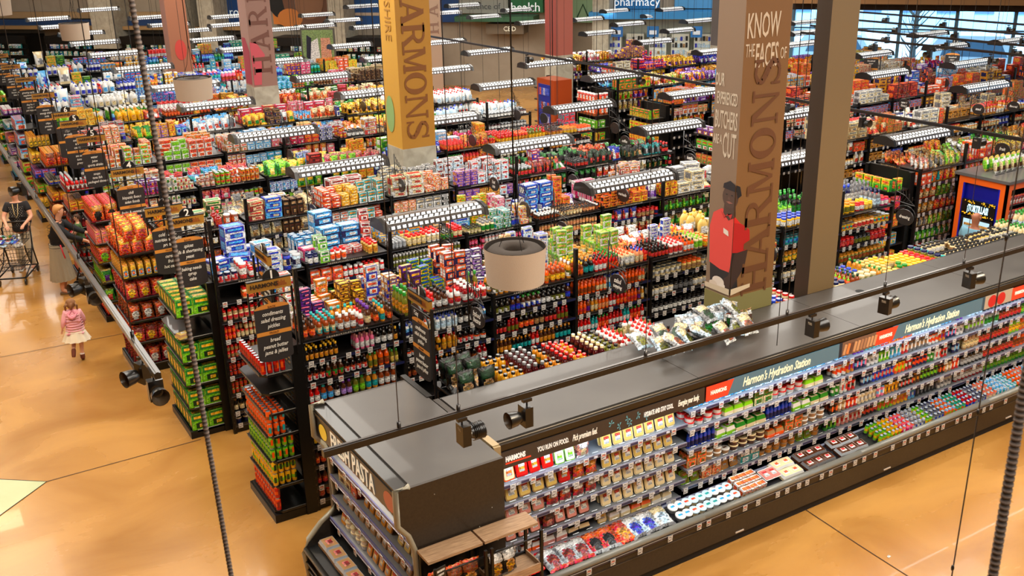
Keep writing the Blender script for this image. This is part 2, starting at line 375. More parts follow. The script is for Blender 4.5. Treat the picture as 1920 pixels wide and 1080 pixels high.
# code: (object name, noun, category, template, width, depth, height, label pattern)
B2 = '{0} {n} with {2} cap'; J2 = '{0} {n} with {2} lid'; X2 = '{0} and {1} {n}'; L2 = '{0} {n} with {1} label'
K = {}
def kind(code, name, noun, cat, tpl, w, d, h, pat): K[code] = dict(name=name, noun=noun, cat=cat, t=tpl, w=w, d=d, h=h, pat=pat)
kind('sb','sauce_bottle','sauce bottle','bottle', t_bottle(.2,.032), .074,.074,.2, B2)
kind('hs','hot_sauce_bottle','hot sauce bottle','bottle', t_bottle(.17,.024,.009), .056,.056,.17, B2)
kind('dr','dressing_bottle','dressing bottle','bottle', t_bottle(.205,.034,.014,9,.6), .078,.078,.205, B2)
kind('ol','oil_bottle','tall oil bottle','bottle', t_bottle(.28,.035,.013,9,.58), .082,.082,.28, B2)
kind('mu','mustard_bottle','mustard bottle','bottle', t_bottle(.16,.036,.014,9,.66), .082,.082,.16, B2)
kind('ke','ketchup_bottle','ketchup bottle','bottle', t_bottle(.19,.034,.014,9,.62), .08,.08,.19, B2)
kind('sy','syrup_bottle','syrup bottle','bottle', t_bottle(.25,.05,.014,10,.5), .115,.115,.25, B2)
kind('sq','squeeze_bottle','squeeze bottle','bottle', t_squeeze(.2,.035), .08,.065,.2, B2)
kind('so','soda_bottle','soda bottle','bottle', t_bottle(.235,.034,.013,9,.62), .078,.078,.235, B2)
kind('wb','water_bottle','water bottle','bottle', t_bottle(.22,.032,.013,9,.7), .073,.073,.22, B2)
kind('cl','cleaner_bottle','cleaner bottle','bottle', t_bottle(.26,.042,.02,9,.62), .1,.1,.26, B2)
kind('jr','glass_jar','glass jar','jar', t_jar(.12,.038), .085,.085,.12, J2)
kind('pk','pickle_jar','pickle jar','jar', t_jar(.155,.045), .1,.1,.155, J2)
kind('sp','spice_jar','spice jar','jar', t_jar(.095,.023,8), .053,.053,.095, J2)
kind('ts','tall_shaker','seasoning shaker','shaker', t_jar(.15,.032,9), .072,.072,.15, J2)
kind('cn','food_can','food can','can', t_can(.11,.037), .084,.084,.112, L2)
kind('cn2','vegetable_can','vegetable can','can', t_can(.105,.036), .082,.082,.107, L2)
kind('sd','soda_can','soda can','can', t_drink(.15,.03), .067,.067,.152, L2)
kind('en','energy_can','energy drink can','can', t_drink(.16,.028), .064,.064,.16, L2)
kind('cb','cereal_box','cereal box','box', t_box(.19,.28,.06), .2,.07,.28, X2)
kind('bx','grocery_box','grocery box','box', t_box(.14,.17,.06), .15,.07,.17, X2)
kind('te','tea_box','tea box','box', t_box(.13,.09,.075), .14,.085,.09, X2)
kind('cs','case_box','display case box','box', t_box(.26,.16,.2), .28,.22,.16, X2)
kind('pb','pasta_box','pasta box','box', t_box(.09,.24,.045), .1,.055,.24, X2)
kind('jb','juice_box_case','juice pouch case','box', t_box(.235,.25,.14), .25,.15,.25, X2)
kind('ct','drink_carton','drink carton','carton', t_carton(.075,.24,.075), .085,.085,.24, X2)
kind('bg','snack_bag','snack bag','bag', t_bag(.17,.23,.07,1,8,9), .18,.08,.23, X2)
kind('cp','chip_bag','chip bag','bag', t_bag(.22,.3,.1,2,10,12), .22,.1,.3, X2)
kind('cf','coffee_bag','coffee bag','bag', t_bag(.13,.2,.07,3,7,8), .14,.08,.2, X2)
kind('cy','candy_bag','candy bag','bag', t_bag(.15,.18,.05,4,7,7), .16,.06,.18, X2)
kind('nt','nut_pouch','nut pouch','bag', t_bag(.14,.2,.05,6,7,8), .15,.07,.2, X2)
kind('fl','flour_bag','flour bag','bag', t_bag(.15,.24,.1,7,5,6,True,'card'), .17,.11,.24, X2)
kind('pf','pet_food_bag','pet food bag','bag', t_sack(.3,.45,.13), .32,.15,.45, X2)
kind('jg','detergent_jug','detergent jug','jug', t_jug(.28,.07), .16,.12,.28, B2)
kind('mj','milky_jug','water jug','jug', t_jug(.26,.075), .17,.12,.26, B2)
kind('sr','spray_bottle','spray bottle','bottle', t_spray(), .1,.07,.26, '{0} {n} with {2} trigger')
kind('tr','meat_tray','sliced meat tray','tray', t_tray(.13,.175,.03), .145,.07,.17, L2)
kind('cz','cheese_tray','sliced cheese tray','tray', t_tray(.115,.15,.03), .13,.06,.15, L2)
kind('cm','clam_pack','food clamshell','tray', t_clam(), .19,.14,.06, L2)
kind('sw','sandwich_pack','sandwich pack','tray', t_clam(.13,.09,.1), .14,.11,.09, L2)
kind('tb','dip_tub','dip tub','tub', t_tub(), .125,.125,.057, '{0} {n} with {1} lid')
kind('bt','butter_tub','spread tub','tub', t_tub(.085,.05), .11,.11,.087, '{0} {n} with {1} lid')
kind('cc','canister','canister','canister', t_canister(), .112,.112,.17, J2)
kind('oc','oatmeal_canister','tall canister','canister', t_canister(.21,.05), .11,.11,.21, J2)
kind('mp','can_multipack','shrink-wrapped can pack','multipack', t_multi(), .28,.19,.13, X2)
kind('rl','paper_roll_pack','paper roll pack','paper goods', t_roll(), .32,.22,.24, X2)
kind('wp','wipe_pack','wipe tub','tub', t_canister(.2,.045,10), .1,.1,.2, J2)

# ---------------------------------------------------------------- placing goods
ITEMS = []      # (code, palette, x, y, z, yaw, tilt, scale, place, seen size)
def put(code, pal, x, y, z, yaw=0.0, tilt=0.0, s=1.0, place='', roll=0.0):
    k = K[code]
    px, py, pz = project((x, y, z+k['h']*s/2))
    if pz < .3 or px < -60 or px > 1990 or py < -60 or py > 1150: return
    size = F_PX*max(k['h'], k['w'])*s/pz
    ITEMS.append((code, tuple(pal), x, y, z, yaw, tilt, roll, s, place, size))
def sku(s):
    """'code:c0:c1:c2:c3*n'"""
    n = 3
    if '*' in s: s, n = s.split('*'); n = int(n)
    p = s.split(':'); pal = list(p[1:])
    if p[0] == '_': return '_', pal, n
    if len(pal) < 2: pal.append('white')
    if len(pal) < 3: pal.append(pal[1])
    if len(pal) < 4: pal.append(pal[1])
    pal.append('silver')
    return p[0], pal, n
def shelf_run(x0, x1, y, z, specs, place, clear=.24, rows=2, facing='-Y', stack=True, jit=.004, rnd=random, start=0):
    """fill a shelf from x0 to x1; y is the front lip; facing -Y (aisle face) or -X (end cap)"""
    lst = [sku(q) for q in specs]; u = x0+.01; i = start
    guard = 0
    while u < x1-.03 and guard < 400:
        code, pal, n = lst[i % len(lst)]; i += 1; guard += 1
        if code == '_': u += .1*n; continue
        k = K[code]; sc_ = rnd.uniform(.93, 1.06) if k['h'] < .2 else rnd.uniform(.9, 1.0)
        if k['h']*sc_ > clear: sc_ = clear/k['h']
        w = k['w']*sc_+.004; d = k['d']*sc_+.004; h = k['h']*sc_
        st = max(1, min(3, int(clear/(h+.01)))) if stack else 1
        if k['cat'] in ('bag', 'bottle', 'jug', 'tray', 'carton'): st = 1
        for a in range(n):
            if u+w > x1: break
            for r_ in range(rows):
                if r_ and rnd.random() < .08: continue
                for q in range(st):
                    if q and rnd.random() < .1: break
                    v = .012+d/2+r_*d
                    cx = u+w/2+rnd.uniform(-jit, jit)*.5
                    ti = 0.0
                    if code in ('tr', 'cz'): ti = -.28
                    ya = rnd.uniform(-.07, .07)
                    if facing == '-Y': put(code, pal, cx, y+v, z+q*h, ya, ti, sc_, place)
                    else: put(code, pal, y+v, cx, z+q*h, ya-math.pi/2, ti, sc_, place)
            u += w
def deck_run(x0, x1, y0, y1, z, specs, place, mess=.3, rnd=random, maxstack=2):
    """overstock on a top deck: front row neat, back rows mixed, some boxes stacked"""
    lst = [sku(q) for q in specs]; u = x0+.01; i = 0; guard = 0
    while u < x1-.04 and guard < 300:
        code, pal, n = lst[i % len(lst)]; i += 1; guard += 1
        if code == '_': u += .1*n; continue
        k = K[code]; sc_ = rnd.uniform(.93, 1.08); w = k['w']*sc_+.006; d = k['d']*sc_+.006; h = k['h']*sc_
        wid = min(n*w, x1-u)
        nc = max(1, int(wid/w))
        if u+nc*w > x1+.02: break
        v = y0+.015; row = 0; depth_end = y1 if rnd.random() < .65 else y0+(y1-y0)*rnd.uniform(.45, .8)
        while v+d < depth_end:
            for a in range(nc):
                if row and rnd.random() < mess*.35: continue
                top = 1
                if k['cat'] in ('box', 'can', 'tub', 'multipack') and h < .2: top = rnd.choice((1, 2, maxstack)) if h > .1 else rnd.choice((1, 2, 3, maxstack+1))
                for q in range(top):
                    ya = rnd.uniform(-.1, .1) if rnd.random() > mess else rnd.uniform(-.5, .5)
                    if ya > .25 and q: ya = .1
                    ti = 0
                    if k['cat'] == 'bag': ti = -rnd.uniform(.05, .35) if rnd.random() > mess else -rnd.uniform(.8, 1.3)
                    put(code, pal, u+w/2+a*w+rnd.uniform(-.004,.004), v+d/2, z+q*h, ya if k['cat'] != 'bottle' else rnd.uniform(-.4,.4), ti, sc_, place)
            v += d*(1.0 if k['cat'] != 'bag' else 1.25); row += 1
            if k['d'] < .1 and rnd.random() < .12: v += d
        # a second product behind when the run stopped early
        if depth_end < y1-.15:
            c2, p2, n2 = rnd.choice(lst)
            if c2 != '_':
                k2 = K[c2]; w2 = k2['w']+.01; vv = depth_end+k2['d']/2+.03; a = 0
                while vv < y1-.03:
                    uu = u+w2/2
                    while uu < u+nc*w:
                        put(c2, p2, uu, vv, z, rnd.uniform(-.2,.2), 0 if k2['cat'] != 'bag' else -.3, 1.0, place); uu += w2
                    vv += k2['d']+.012
        u += nc*w+rnd.uniform(.002,.012)
COUNTS = {}
def flush_items(limit=300, part_px=17):
    """the largest of each kind become objects of their own, the rest one mesh per kind"""
    import numpy as np
    bykind = {}
    for it in ITEMS: bykind.setdefault(it[0], []).append(it)
    cache = {}; protos = {}
    labels = {}
    total = 0
    for code, its in bykind.items():
        k = K[code]; its.sort(key=lambda q: -q[10])
        near, far = its[:limit], its[limit:]
        if far and len(far) < 4: near, far = its, []
        for (c_, pal, x, y, z, yaw, tilt, roll, s, place, size) in near:
            detailed = size > part_px and len(k['t']) > 1
            key = (code, pal, detailed)
            if key not in cache:
                if detailed: cache[key] = [(pn, mb.mesh(k['name'] if i == 0 else pn, pal)) for i, (pn, mb) in enumerate(k['t'].items())]
                else:
                    a = MB()
                    for mb in k['t'].values():
                        b = len(a.v); a.v += mb.v; a.f += [tuple(i+b for i in f) for f in mb.f]; a.c += mb.c; a.m += mb.m; a.sm += mb.sm
                    cache[key] = [('', a.mesh(k['name'], pal))]
            o = bpy.data.objects.new(k['name'], cache[key][0][1]); COL.objects.link(o)
            o.location = (x, y, z); o.rotation_euler = (tilt, roll, yaw)
            if abs(s-1) > .001: o.scale = (s, s, s)
            desc = k['pat'].format(cname(pal[0]), cname(pal[1]), cname(pal[2]), n=k['noun'])
            lab = desc+', '+place if place else desc
            o['label'] = lab; o['category'] = k['cat']; o['group'] = lab
            for pn, me in cache[key][1:]:
                ch = bpy.data.objects.new(pn, me); COL.objects.link(ch); ch.parent = o
            total += 1
        if far:
            # merged remainder, grouped by palette
            V = []; loops = []; sizes = []; cols = []; mats = []; names = []; base = 0; sm = []
            tv = []; tf = []; tc = []; tm = []; ts = []
            for mb in k['t'].values():
                b = len(tv); tv += mb.v; tf += [tuple(i+b for i in f) for f in mb.f]; tc += mb.c; tm += mb.m; ts += mb.sm
            TV = np.array(tv); L = np.array([i for f in tf for i in f]); S = np.array([len(f) for f in tf])
            for m in tm:
                if m not in names: names.append(m)
            MI = np.array([names.index(m) for m in tm]); SM = np.array(ts)
            for (c_, pal, x, y, z, yaw, tilt, roll, s, place, size) in far:
                M = np.array(Euler((tilt, roll, yaw)).to_matrix())*s
                V.append(TV @ M.T + np.array((x, y, z))); loops.append(L+base); sizes.append(S); mats.append(MI); sm.append(SM); base += len(tv)
                kk = ('c', code, pal)
                if kk not in cache: cache[kk] = np.array([rgb4(c, pal) for c in tc])
                cols.append(cache[kk])
            V = np.concatenate(V); loops = np.concatenate(loops); sizes = np.concatenate(sizes); mats = np.concatenate(mats); cols = np.concatenate(cols); sm = np.concatenate(sm)
            me = bpy.data.meshes.new(k['name']+'_stock')
            me.vertices.add(len(V)); me.vertices.foreach_set('co', V.astype(np.float32).ravel())
            me.loops.add(len(loops)); me.loops.foreach_set('vertex_index', loops.astype(np.int32))
            me.polygons.add(len(sizes)); st = np.concatenate(([0], np.cumsum(sizes)[:-1]))
            me.polygons.foreach_set('loop_start', st.astype(np.int32)); me.polygons.foreach_set('loop_total', sizes.astype(np.int32))
            for n in names: me.materials.append(MATS[n])
            me.polygons.foreach_set('material_index', mats.astype(np.int32)); me.polygons.foreach_set('use_smooth', sm)
            at = me.attributes.new('Col', 'FLOAT_COLOR', 'FACE'); at.data.foreach_set('color', cols.astype(np.float32).ravel())
            me.update(calc_edges=True)
            o = bpy.data.objects.new(k['name']+'_stock', me); COL.objects.link(o); o['kind'] = 'stuff'
            tag(o, 'mixed small far-off %ss filling the distant racks' % k['noun'], k['cat'])
        COUNTS[code] = (len(near), len(far))
    print('ITEMS', len(ITEMS), 'individual', total, COUNTS)
# ---------------------------------------------------------------- the hall
NV = Vector((math.sin(YAW), math.cos(YAW), 0)); TV_ = Vector((math.cos(YAW), -math.sin(YAW), 0))
HALL = [(-14,-6),(46,-6),(50.3,-.3),(29.8,28.1),(-4.9,63),(-14,63)]
m = MB(); m.poly([(x, y, 0) for x, y in HALL], 'tan', 'floor_stain'); struct('floor', m)
# pale green stained field and saw-cut joints of the floor
m = MB(); m.poly([(.69,12.33,.004),(-.6,13.36,.004),(-1.6,12.0,.004),(-.35,11.4,.004),(.11,11.81,.004)], 'cream', 'floor_green'); struct('trim_1', m)
def joint(n, pts, w=.012):
    m = MB()
    for a, b in zip(pts[:-1], pts[1:]):
        a = Vector((*a, .005)); b = Vector((*b, .005)); d = (b-a).normalized(); s = Vector((-d.y, d.x, 0))*w/2
        m.poly([a-s, b-s, b+s, a+s], (.20,.12,.07), 'matte')
    struct('trim_%d' % n, m)
joint(2, [(.69,12.33),(2.6,12.35)]); joint(3, [(7.98,6.8),(7.93,5.9),(7.88,4.2)]); joint(4, [(.1,16.95),(2.69,16.82)]); joint(5, [(.69,12.33),(.11,11.81),(-.35,11.4)])
joint(6, [(-2,13.4),(-.6,13.36),(.69,12.33)]); joint(7, [(.3,21.6),(2.4,21.6)])
m = MB(); m.poly([(x, y, 8) for x, y in HALL[::-1]], 'cream', 'ceiling_paint'); struct('ceiling', m)
m = MB(); m.box(-14.2,-14,-6,63,0,8,'cream','wall_paint'); struct('wall_left', m)
m = MB(); m.box(-14,46,-6.2,-6,0,8,'cream','wall_paint'); struct('wall_front', m)
WD = R(14)            # the back wall runs slightly nearer towards the right
TW = TV_*math.cos(WD)-NV*math.sin(WD); NW = NV*math.cos(WD)+TV_*math.sin(WD)
BW = Matrix((TW, NW, Vector((0,0,1)))).transposed().to_4x4()
def ws(s): u = s/40.7; return u*40.8/(.970+.227*u)
def wallspace(D): M = BW.copy(); M.translation = NV*D; return M
WM = wallspace(42)
def on_wall(name, mb, label=None, cat=None, kind=None, M=None, z0=None, parent=None):
    """build in wall coordinates (x along the wall, y into it)"""
    if M is None: mb.v = [(ws(x), y, z) for x, y, z in mb.v]
    mb.xf(M or WM); o = obj(name, mb, parent)
    if label: tag(o, label, cat)
    if kind: o['kind'] = kind
    return o
m = MB(); m.box(-38, 11.6, 0, .3, 0, 8, 'cream', 'wall_paint'); on_wall('wall_back', m, kind='structure')
# painted bands (tan soffit, blue frieze) of the back wall
m = MB(); m.box(-38,-10.3,-.9,-.02,2.30,2.44,(.62,.48,.30),'matte'); on_wall('trim_8', m, kind='structure')
m = MB(); m.box(-38,-13.5,-.5,-.02,2.44,2.68,(.10,.22,.40),'matte'); on_wall('trim_9', m, kind='structure')
m = MB(); m.box(-38,-10.3,-.25,-.02,2.72,3.0,(.66,.54,.38),'matte'); on_wall('trim_10', m, kind='structure')
def wtext(body, s, z, size, color, parent=None, y=-.35, m='signface', **k):
    p = WM @ Vector((ws(s), y, z)); return text(body, size, p, TW, (0,0,1), color, parent, m=m, **k)
def wall_sign(name, s0, s1, z0, z1, c, label, y=-.3, m='print', cat='sign'):
    b = MB(); b.box(s0, s1, y, -.03, z0, z1, c, m); return on_wall(name, b, label, cat)
g = wall_sign('fascia_sign', -12.2, -11.75, 2.42, 4.3, (.07,.26,.50), 'blue fascia sign with white letters z and e between two grey piers'); wtext('ze', -11.98, 3.0, .5, (.85,.9,.92), g, y=-.32)
g = wall_sign('fascia_sign', -11.1, -10.35, 2.42, 4.3, (.07,.26,.50), 'blue fascia sign with white letters r and o left of the rosy column'); wtext('ro', -10.85, 3.0, .5, (.85,.9,.92), g, y=-.32)
g = wall_sign('fascia_sign', -13.5, -12.95, 2.42, 4.3, (.07,.26,.50), 'blue fascia sign end right of the terracotta column')
g = wall_sign('food_mural', -9.3, -6.66, 2.5, 4.6, (.86,.50,.18), 'orange wall mural showing a rough brown loaf on a black ground', cat='mural')
for (rx, rz, cx, cz, c, d) in ((1.6,1.3,-8.0,3.7,(.05,.05,.05),.01), (.95,1.2,-7.9,3.5,(.42,.27,.18),.03), (.6,.8,-7.8,3.5,(.52,.36,.25),.05), (.5,.4,-8.6,2.75,(.80,.48,.2),.04)):
    b = MB(); b.poly([(cx+rx*math.cos(t*.35), -.31-d, cz+rz*math.sin(t*.35)) for t in range(18)][::-1], c, 'print'); on_wall('print_patch', b, parent=None).parent = g
g = wall_sign('fascia_sign', -6.0, -3.6, 2.5, 4.3, (.08,.30,.55), 'blue fascia sign with a pale stripe left of the yellow column')
b = MB(); b.box(-6.0,-3.6,-.33,-.3,2.86,2.98,(.75,.68,.6),'print'); on_wall('stripe', b).parent = g
g = wall_sign('fascia_sign', -3.1, -1.8, 2.6, 4.3, (.08,.26,.50), 'dark blue fascia sign right of the pale printed column')
g = wall_sign('fascia_sign', -1.8, .15, 2.95, 4.3, (.62,.62,.58), 'grey fascia sign reading essence of above a green canopy'); wtext('essence of', -.85, 3.22, .34, (.25,.25,.25), g, y=-.32)
g = wall_sign('fascia_sign', .2, 1.55, 2.98, 4.3, (.12,.42,.24), 'green fascia sign reading health in white'); wtext('health', .85, 3.18, .5, (.95,.95,.95), g, y=-.32)
b = MB(); b.box(-1.7, 1.4, -1.4, -.3, 2.72, 2.92, (.16,.34,.22), 'print'); on_wall('green_canopy', b, 'dark green projecting canopy under the health sign', 'canopy')
g = wall_sign('fascia_sign', 2.6, 3.7, 2.6, 4.3, (.55,.70,.55), 'pale green fascia panel with a leaf outline behind the red column')
b = MB(); b.tube([(2.9,-.33,2.75),(3.15,-.33,3.3),(3.4,-.33,2.75)], .03, (.2,.4,.3), 'matte', 5); on_wall('leaf_outline', b).parent = g
g = wall_sign('fascia_sign', 4.4, 6.2, 3.12, 4.3, (.05,.42,.66), 'blue fascia sign reading pharmacy in white'); wtext('pharmacy', 5.3, 3.38, .46, (.95,.97,.98), g, y=-.32)
b = MB(); b.box(3.6, 9.6, -1.6, -.2, 2.85, 3.1, (.18,.50,.74), 'print'); on_wall('blue_canopy', b, 'long light blue canopy over the pharmacy counter', 'canopy')
g = wall_sign('fascia_sign', 6.8, 9.4, 3.14, 4.3, (.30,.58,.78), 'light blue fascia band right of the pharmacy sign')
b = MB(); b.box(-.6, .9, -.9, -.1, 2.2, 2.6, (.42,.36,.28), 'print'); g = on_wall('shop_sign', b, 'brown box sign reading CBD under the green canopy', 'sign'); wtext('CBD', .35, 2.4, .26, (.98,.95,.85), g, y=-.93)
# pharmacy front: pale back panels, counter, hanging shelf units
b = MB(); b.box(3.7, 9.6, -.4, -.02, 0, 2.8, (.80,.80,.72), 'print'); on_wall('wall_panel_pharmacy', b, kind='structure')
ph = MB(); ph.box(3.8, 9.2, -2.2, -1.6, 0, 1.15, (.45,.58,.62), 'satin'); ph.box(3.8, 9.2, -2.3, -1.5, 1.15, 1.2, (.75,.8,.8), 'satin'); on_wall('pharmacy_counter', ph, 'blue grey pharmacy counter below the blue canopy', 'counter')
for k, s in enumerate((4.1, 5.0, 5.9, 6.8, 7.7)):
    b = MB(); b.box(s, s+.7, -1.0, -.5, .9, 2.25, (.86,.86,.80), 'satin')
    for j in range(5):
        z = 1.0+j*.25
        for i in range(6): b.box(s+.04+i*.105, s+.12+i*.105, -1.03, -.99, z, z+random.uniform(.1,.18), random.choice(['grey','ice','dark','white','blue','tan']), 'card')
    on_wall('medicine_shelf', b, '%s white medicine shelf unit behind the pharmacy counter' % ('first', 'second', 'third', 'fourth', 'fifth')[k], 'shelf unit')
for k, (s, c) in enumerate(((4.5, (.10,.35,.6)), (5.9, (.10,.38,.62)), (7.6, (.12,.42,.70)))):
    b = MB(); b.box(s, s+.45, -1.7, -1.66, 2.2, 2.6, c, 'print'); b.box(s+.08, s+.37, -1.72, -1.7, 2.3, 2.45, (.8,.85,.9), 'print')
    on_wall('hanging_sign', b, 'small blue sign hanging over the pharmacy counter, %s of three' % ('first', 'second', 'third')[k], 'sign')
# dark refrigerated wall cabinets along the back wall
for k in range(9):
    s0 = -37+k*2.9 if k < 8 else -8.9
    s0 = -30+k*3.0
    if s0 > -2.5: continue
    g = thing('wall_refrigerator', '%s black refrigerated wall cabinet counted along the back wall' % ['first','second','third','fourth','fifth','sixth','seventh','eighth','ninth'][k], 'refrigerator', WM @ Vector((ws(s0), 0, 0)), -YAW-WD, 'black refrigerated cabinets along the back wall')
    def lo(mb, nm): return obj(nm, mb, g)
    b = MB(); b.box(0, 2.96, -1.3, -.1, 0, 2.05, (.05,.045,.04), 'blackmetal'); b.box(0, 2.96, -1.42, -1.3, 1.72, 2.07, (.07,.06,.05), 'blackmetal'); lo(b, 'cabinet')
    for z in (.5, .85, 1.2, 1.5):
        b = MB(); b.box(.02, 2.94, -1.45, -1.3, z, z+.03, (.25,.25,.26), 'metal'); lo(b, 'shelf')
    for j, z in enumerate((.53, .88, 1.23, 1.53)):
        x = .05
        while x < 2.8:
            wd = random.choice((.1, .16, .22)); c = random.choice(['ice','white','green','teal','darkgreen','blue','cream','yellow','red','tan']) 
            if j == 3 and random.random() < .3: x += wd; continue
            p = WM @ Vector((ws(s0)+x, -1.38, z)); x += wd
            put('bx' if wd > .12 else 'jr', [c, random.choice(['white','ice','green']), 'white', 'teal'], p.x, p.y, p.z, -YAW-WD, 0, 1.1, 'back wall refrigerators')
# grey piers of the back wall
for n, (s0, s1) in enumerate(((-16.0,-15.1),(-12.95,-12.2),(-11.75,-11.1),(-6.64,-6.02),(2.25,2.6),(3.72,4.36))):
    b = MB(); b.box(s0, s1, -1.45, 0, 1.55 if s0 < 0 else 0, 8, (.47,.43,.38) if s0 < 0 else (.55,.54,.50), 'concrete'); on_wall('wall_pier_%d' % (n+1), b, kind='structure')
# window wall on the right, standing in front of the far right corner
P0 = NV*39.2+TV_*10.9; P1 = NV*35.2+TV_*20.5
wd = (P1-P0).normalized(); wn = Vector((-wd.y, wd.x, 0));
WN = Matrix((wd, wn, Vector((0,0,1)))).transposed().to_4x4(); WN.translation = P0
def onw(name, mb, **k): return on_wall(name, mb, M=WN, **k)
b = MB(); b.box(0, 16, 0, .3, 3.42, 8, 'cream', 'wall_paint'); b.box(0, 16, 0, .3, 0, .25, 'cream', 'wall_paint'); onw('wall_right', b, kind='structure'); b = MB(); b.box(15.2, 36, 0, .3, 0, 8, 'cream', 'wall_paint'); onw('wall_right_2', b, kind='structure')
b = MB(); b.box(0, 16, -.5, .3, 3.12, 3.42, (.20,.13,.10), 'matte'); onw('trim_11', b, kind='structure')
b = MB(); b.box(0, 16, -1.6, 0, 3.42, 3.62, (.62,.45,.28), 'matte'); onw('trim_12', b, kind='structure')
mg = bpy.data.materials.new('window_glass'); mg.use_nodes = True; nt = mg.node_tree
tr = nt.nodes.new('ShaderNodeBsdfTransparent'); tr.inputs[0].default_value = (.86,.95,1,1); gl = nt.nodes.new('ShaderNodeBsdfGlossy'); gl.inputs['Roughness'].default_value = .05
mx = nt.nodes.new('ShaderNodeMixShader'); mx.inputs[0].default_value = .07; nt.links.new(tr.outputs[0], mx.inputs[1]); nt.links.new(gl.outputs[0], mx.inputs[2]); nt.links.new(mx.outputs[0], nt.nodes['Material Output'].inputs[0]); MATS['window_glass'] = mg
for k in range(8):
    x = k*1.9
    b = MB(); b.box(x+.06, x+1.84, .1, .12, .25, 3.12, 'ice', 'window_glass'); pane = b
    f = MB(); f.box(x-.06, x+.06, -.02, .22, .25, 3.12, (.35,.50,.60), 'satin'); f.box(x+.06, x+1.84, .05, .17, 2.38, 2.44, (.35,.50,.60), 'satin')
    o = onw('window_%d' % (k+1), f, kind='structure'); p = onw('glass_pane', pane); p.parent = o
    p['kind'] = 'structure'
# outdoors beyond the windows
b = MB(); b.poly([(-6,.4,-.15),(30,.4,-.15),(30,34,-.15),(-6,34,-.15)], (.85,.88,.92), 'matte'); onw('ground_outside', b, kind='structure')
b = MB(); b.box(-4, 24, 24, 25, 0, 6.0, (.60,.74,.86), 'matte')
for i in range(14): b.box(-3+i*2, -2+i*2, 23.9, 24, 1, 3.2, (.25,.38,.52), 'satin'); b.box(-3+i*2, -2+i*2, 23.9, 24, 4.2, 5.6, (.30,.42,.55), 'satin')
o = onw('building_outside', b); tag(o, 'blue grey office building across the parking lot outside the windows', 'building')
def car(x, y, c, label, l=4.6, h=1.7):
    g = thing('car', label, 'car', WN @ Vector((x, y, -.15)), math.atan2(wd.y, wd.x))
    b = MB(); 
    prof = [(-l/2,.35),(-l/2,.95),(-l/2+.25,1.05),(-l*.3,h),(l*.18,h),(l*.3,1.05),(l/2-.1,.92),(l/2,.6),(l/2,.35)]
    for i in range(len(prof)): 
        p, q = prof[i], prof[(i+1) % len(prof)]; b.poly([(p[0],-.9,p[1]),(q[0],-.9,q[1]),(q[0],.9,q[1]),(p[0],.9,p[1])], c, 'satin')
    b.poly([(p[0],-.9,p[1]) for p in prof], c, 'satin'); b.poly([(p[0],.9,p[1]) for p in prof][::-1], c, 'satin'); obj('body', b, g)
    b = MB(); b.poly([(-l*.29,-.91,1.2),(-l*.25,-.91,h-.2),(l*.15,-.91,h-.2),(l*.22,-.91,1.2)][::-1], (.38,.48,.56), 'satin'); obj('side_window', b, g)
    for sx in (-1, 1):
        for sy in (-.9, .9):
            b = MB(); b.lathe([(.02,-.1),(.34,-.1),(.34,.1),(.02,.1)], 16, (.05,.05,.05), 'matte'); obj('wheel', b, g, (sx*l*.31, sy, .34), rot=(R(90),0,0))
car(1.4, 5, (.93,.94,.95), 'white car parked outside the first windows', h=1.9); car(6.7, 4.6, (.95,.96,.97), 'large white van parked outside behind the bare tree', 4.8, 2.0)
car(11.9, 4.8, (.92,.94,.96), 'white car parked outside in the middle windows', h=1.75); car(17.0, 5, (.55,.68,.80), 'pale blue car parked outside the rightmost windows')
tree = thing('bare_tree', 'leafless grey street tree outside the window wall', 'tree', WN @ Vector((4.3, 1.9, -.15)), math.atan2(wd.y, wd.x))
b = MB(); b.tube([(0,0,0),(.03,0,1.0),(0,.02,2.0),(.05,0,3.6)], .16, (.45,.44,.42), 'matte', 8, r2=.07)
obj('trunk', b, tree); b = MB(); rr = random.Random(3)
for i in range(26):
    z = rr.uniform(1.1, 3.2); a = rr.uniform(0, 6.28); L = rr.uniform(.5, 1.4)
    p0 = Vector((0,0,z)); p1 = p0+Vector((math.cos(a)*L*.5, math.sin(a)*L*.5, L*.5)); p2 = p1+Vector((math.cos(a+.4)*L*.4, math.sin(a+.4)*L*.4, L*.5))
    b.tube([p0,p1,p2], .03, (.45,.44,.42), 'matte', 4, r2=.008)
obj('branches', b, tree)

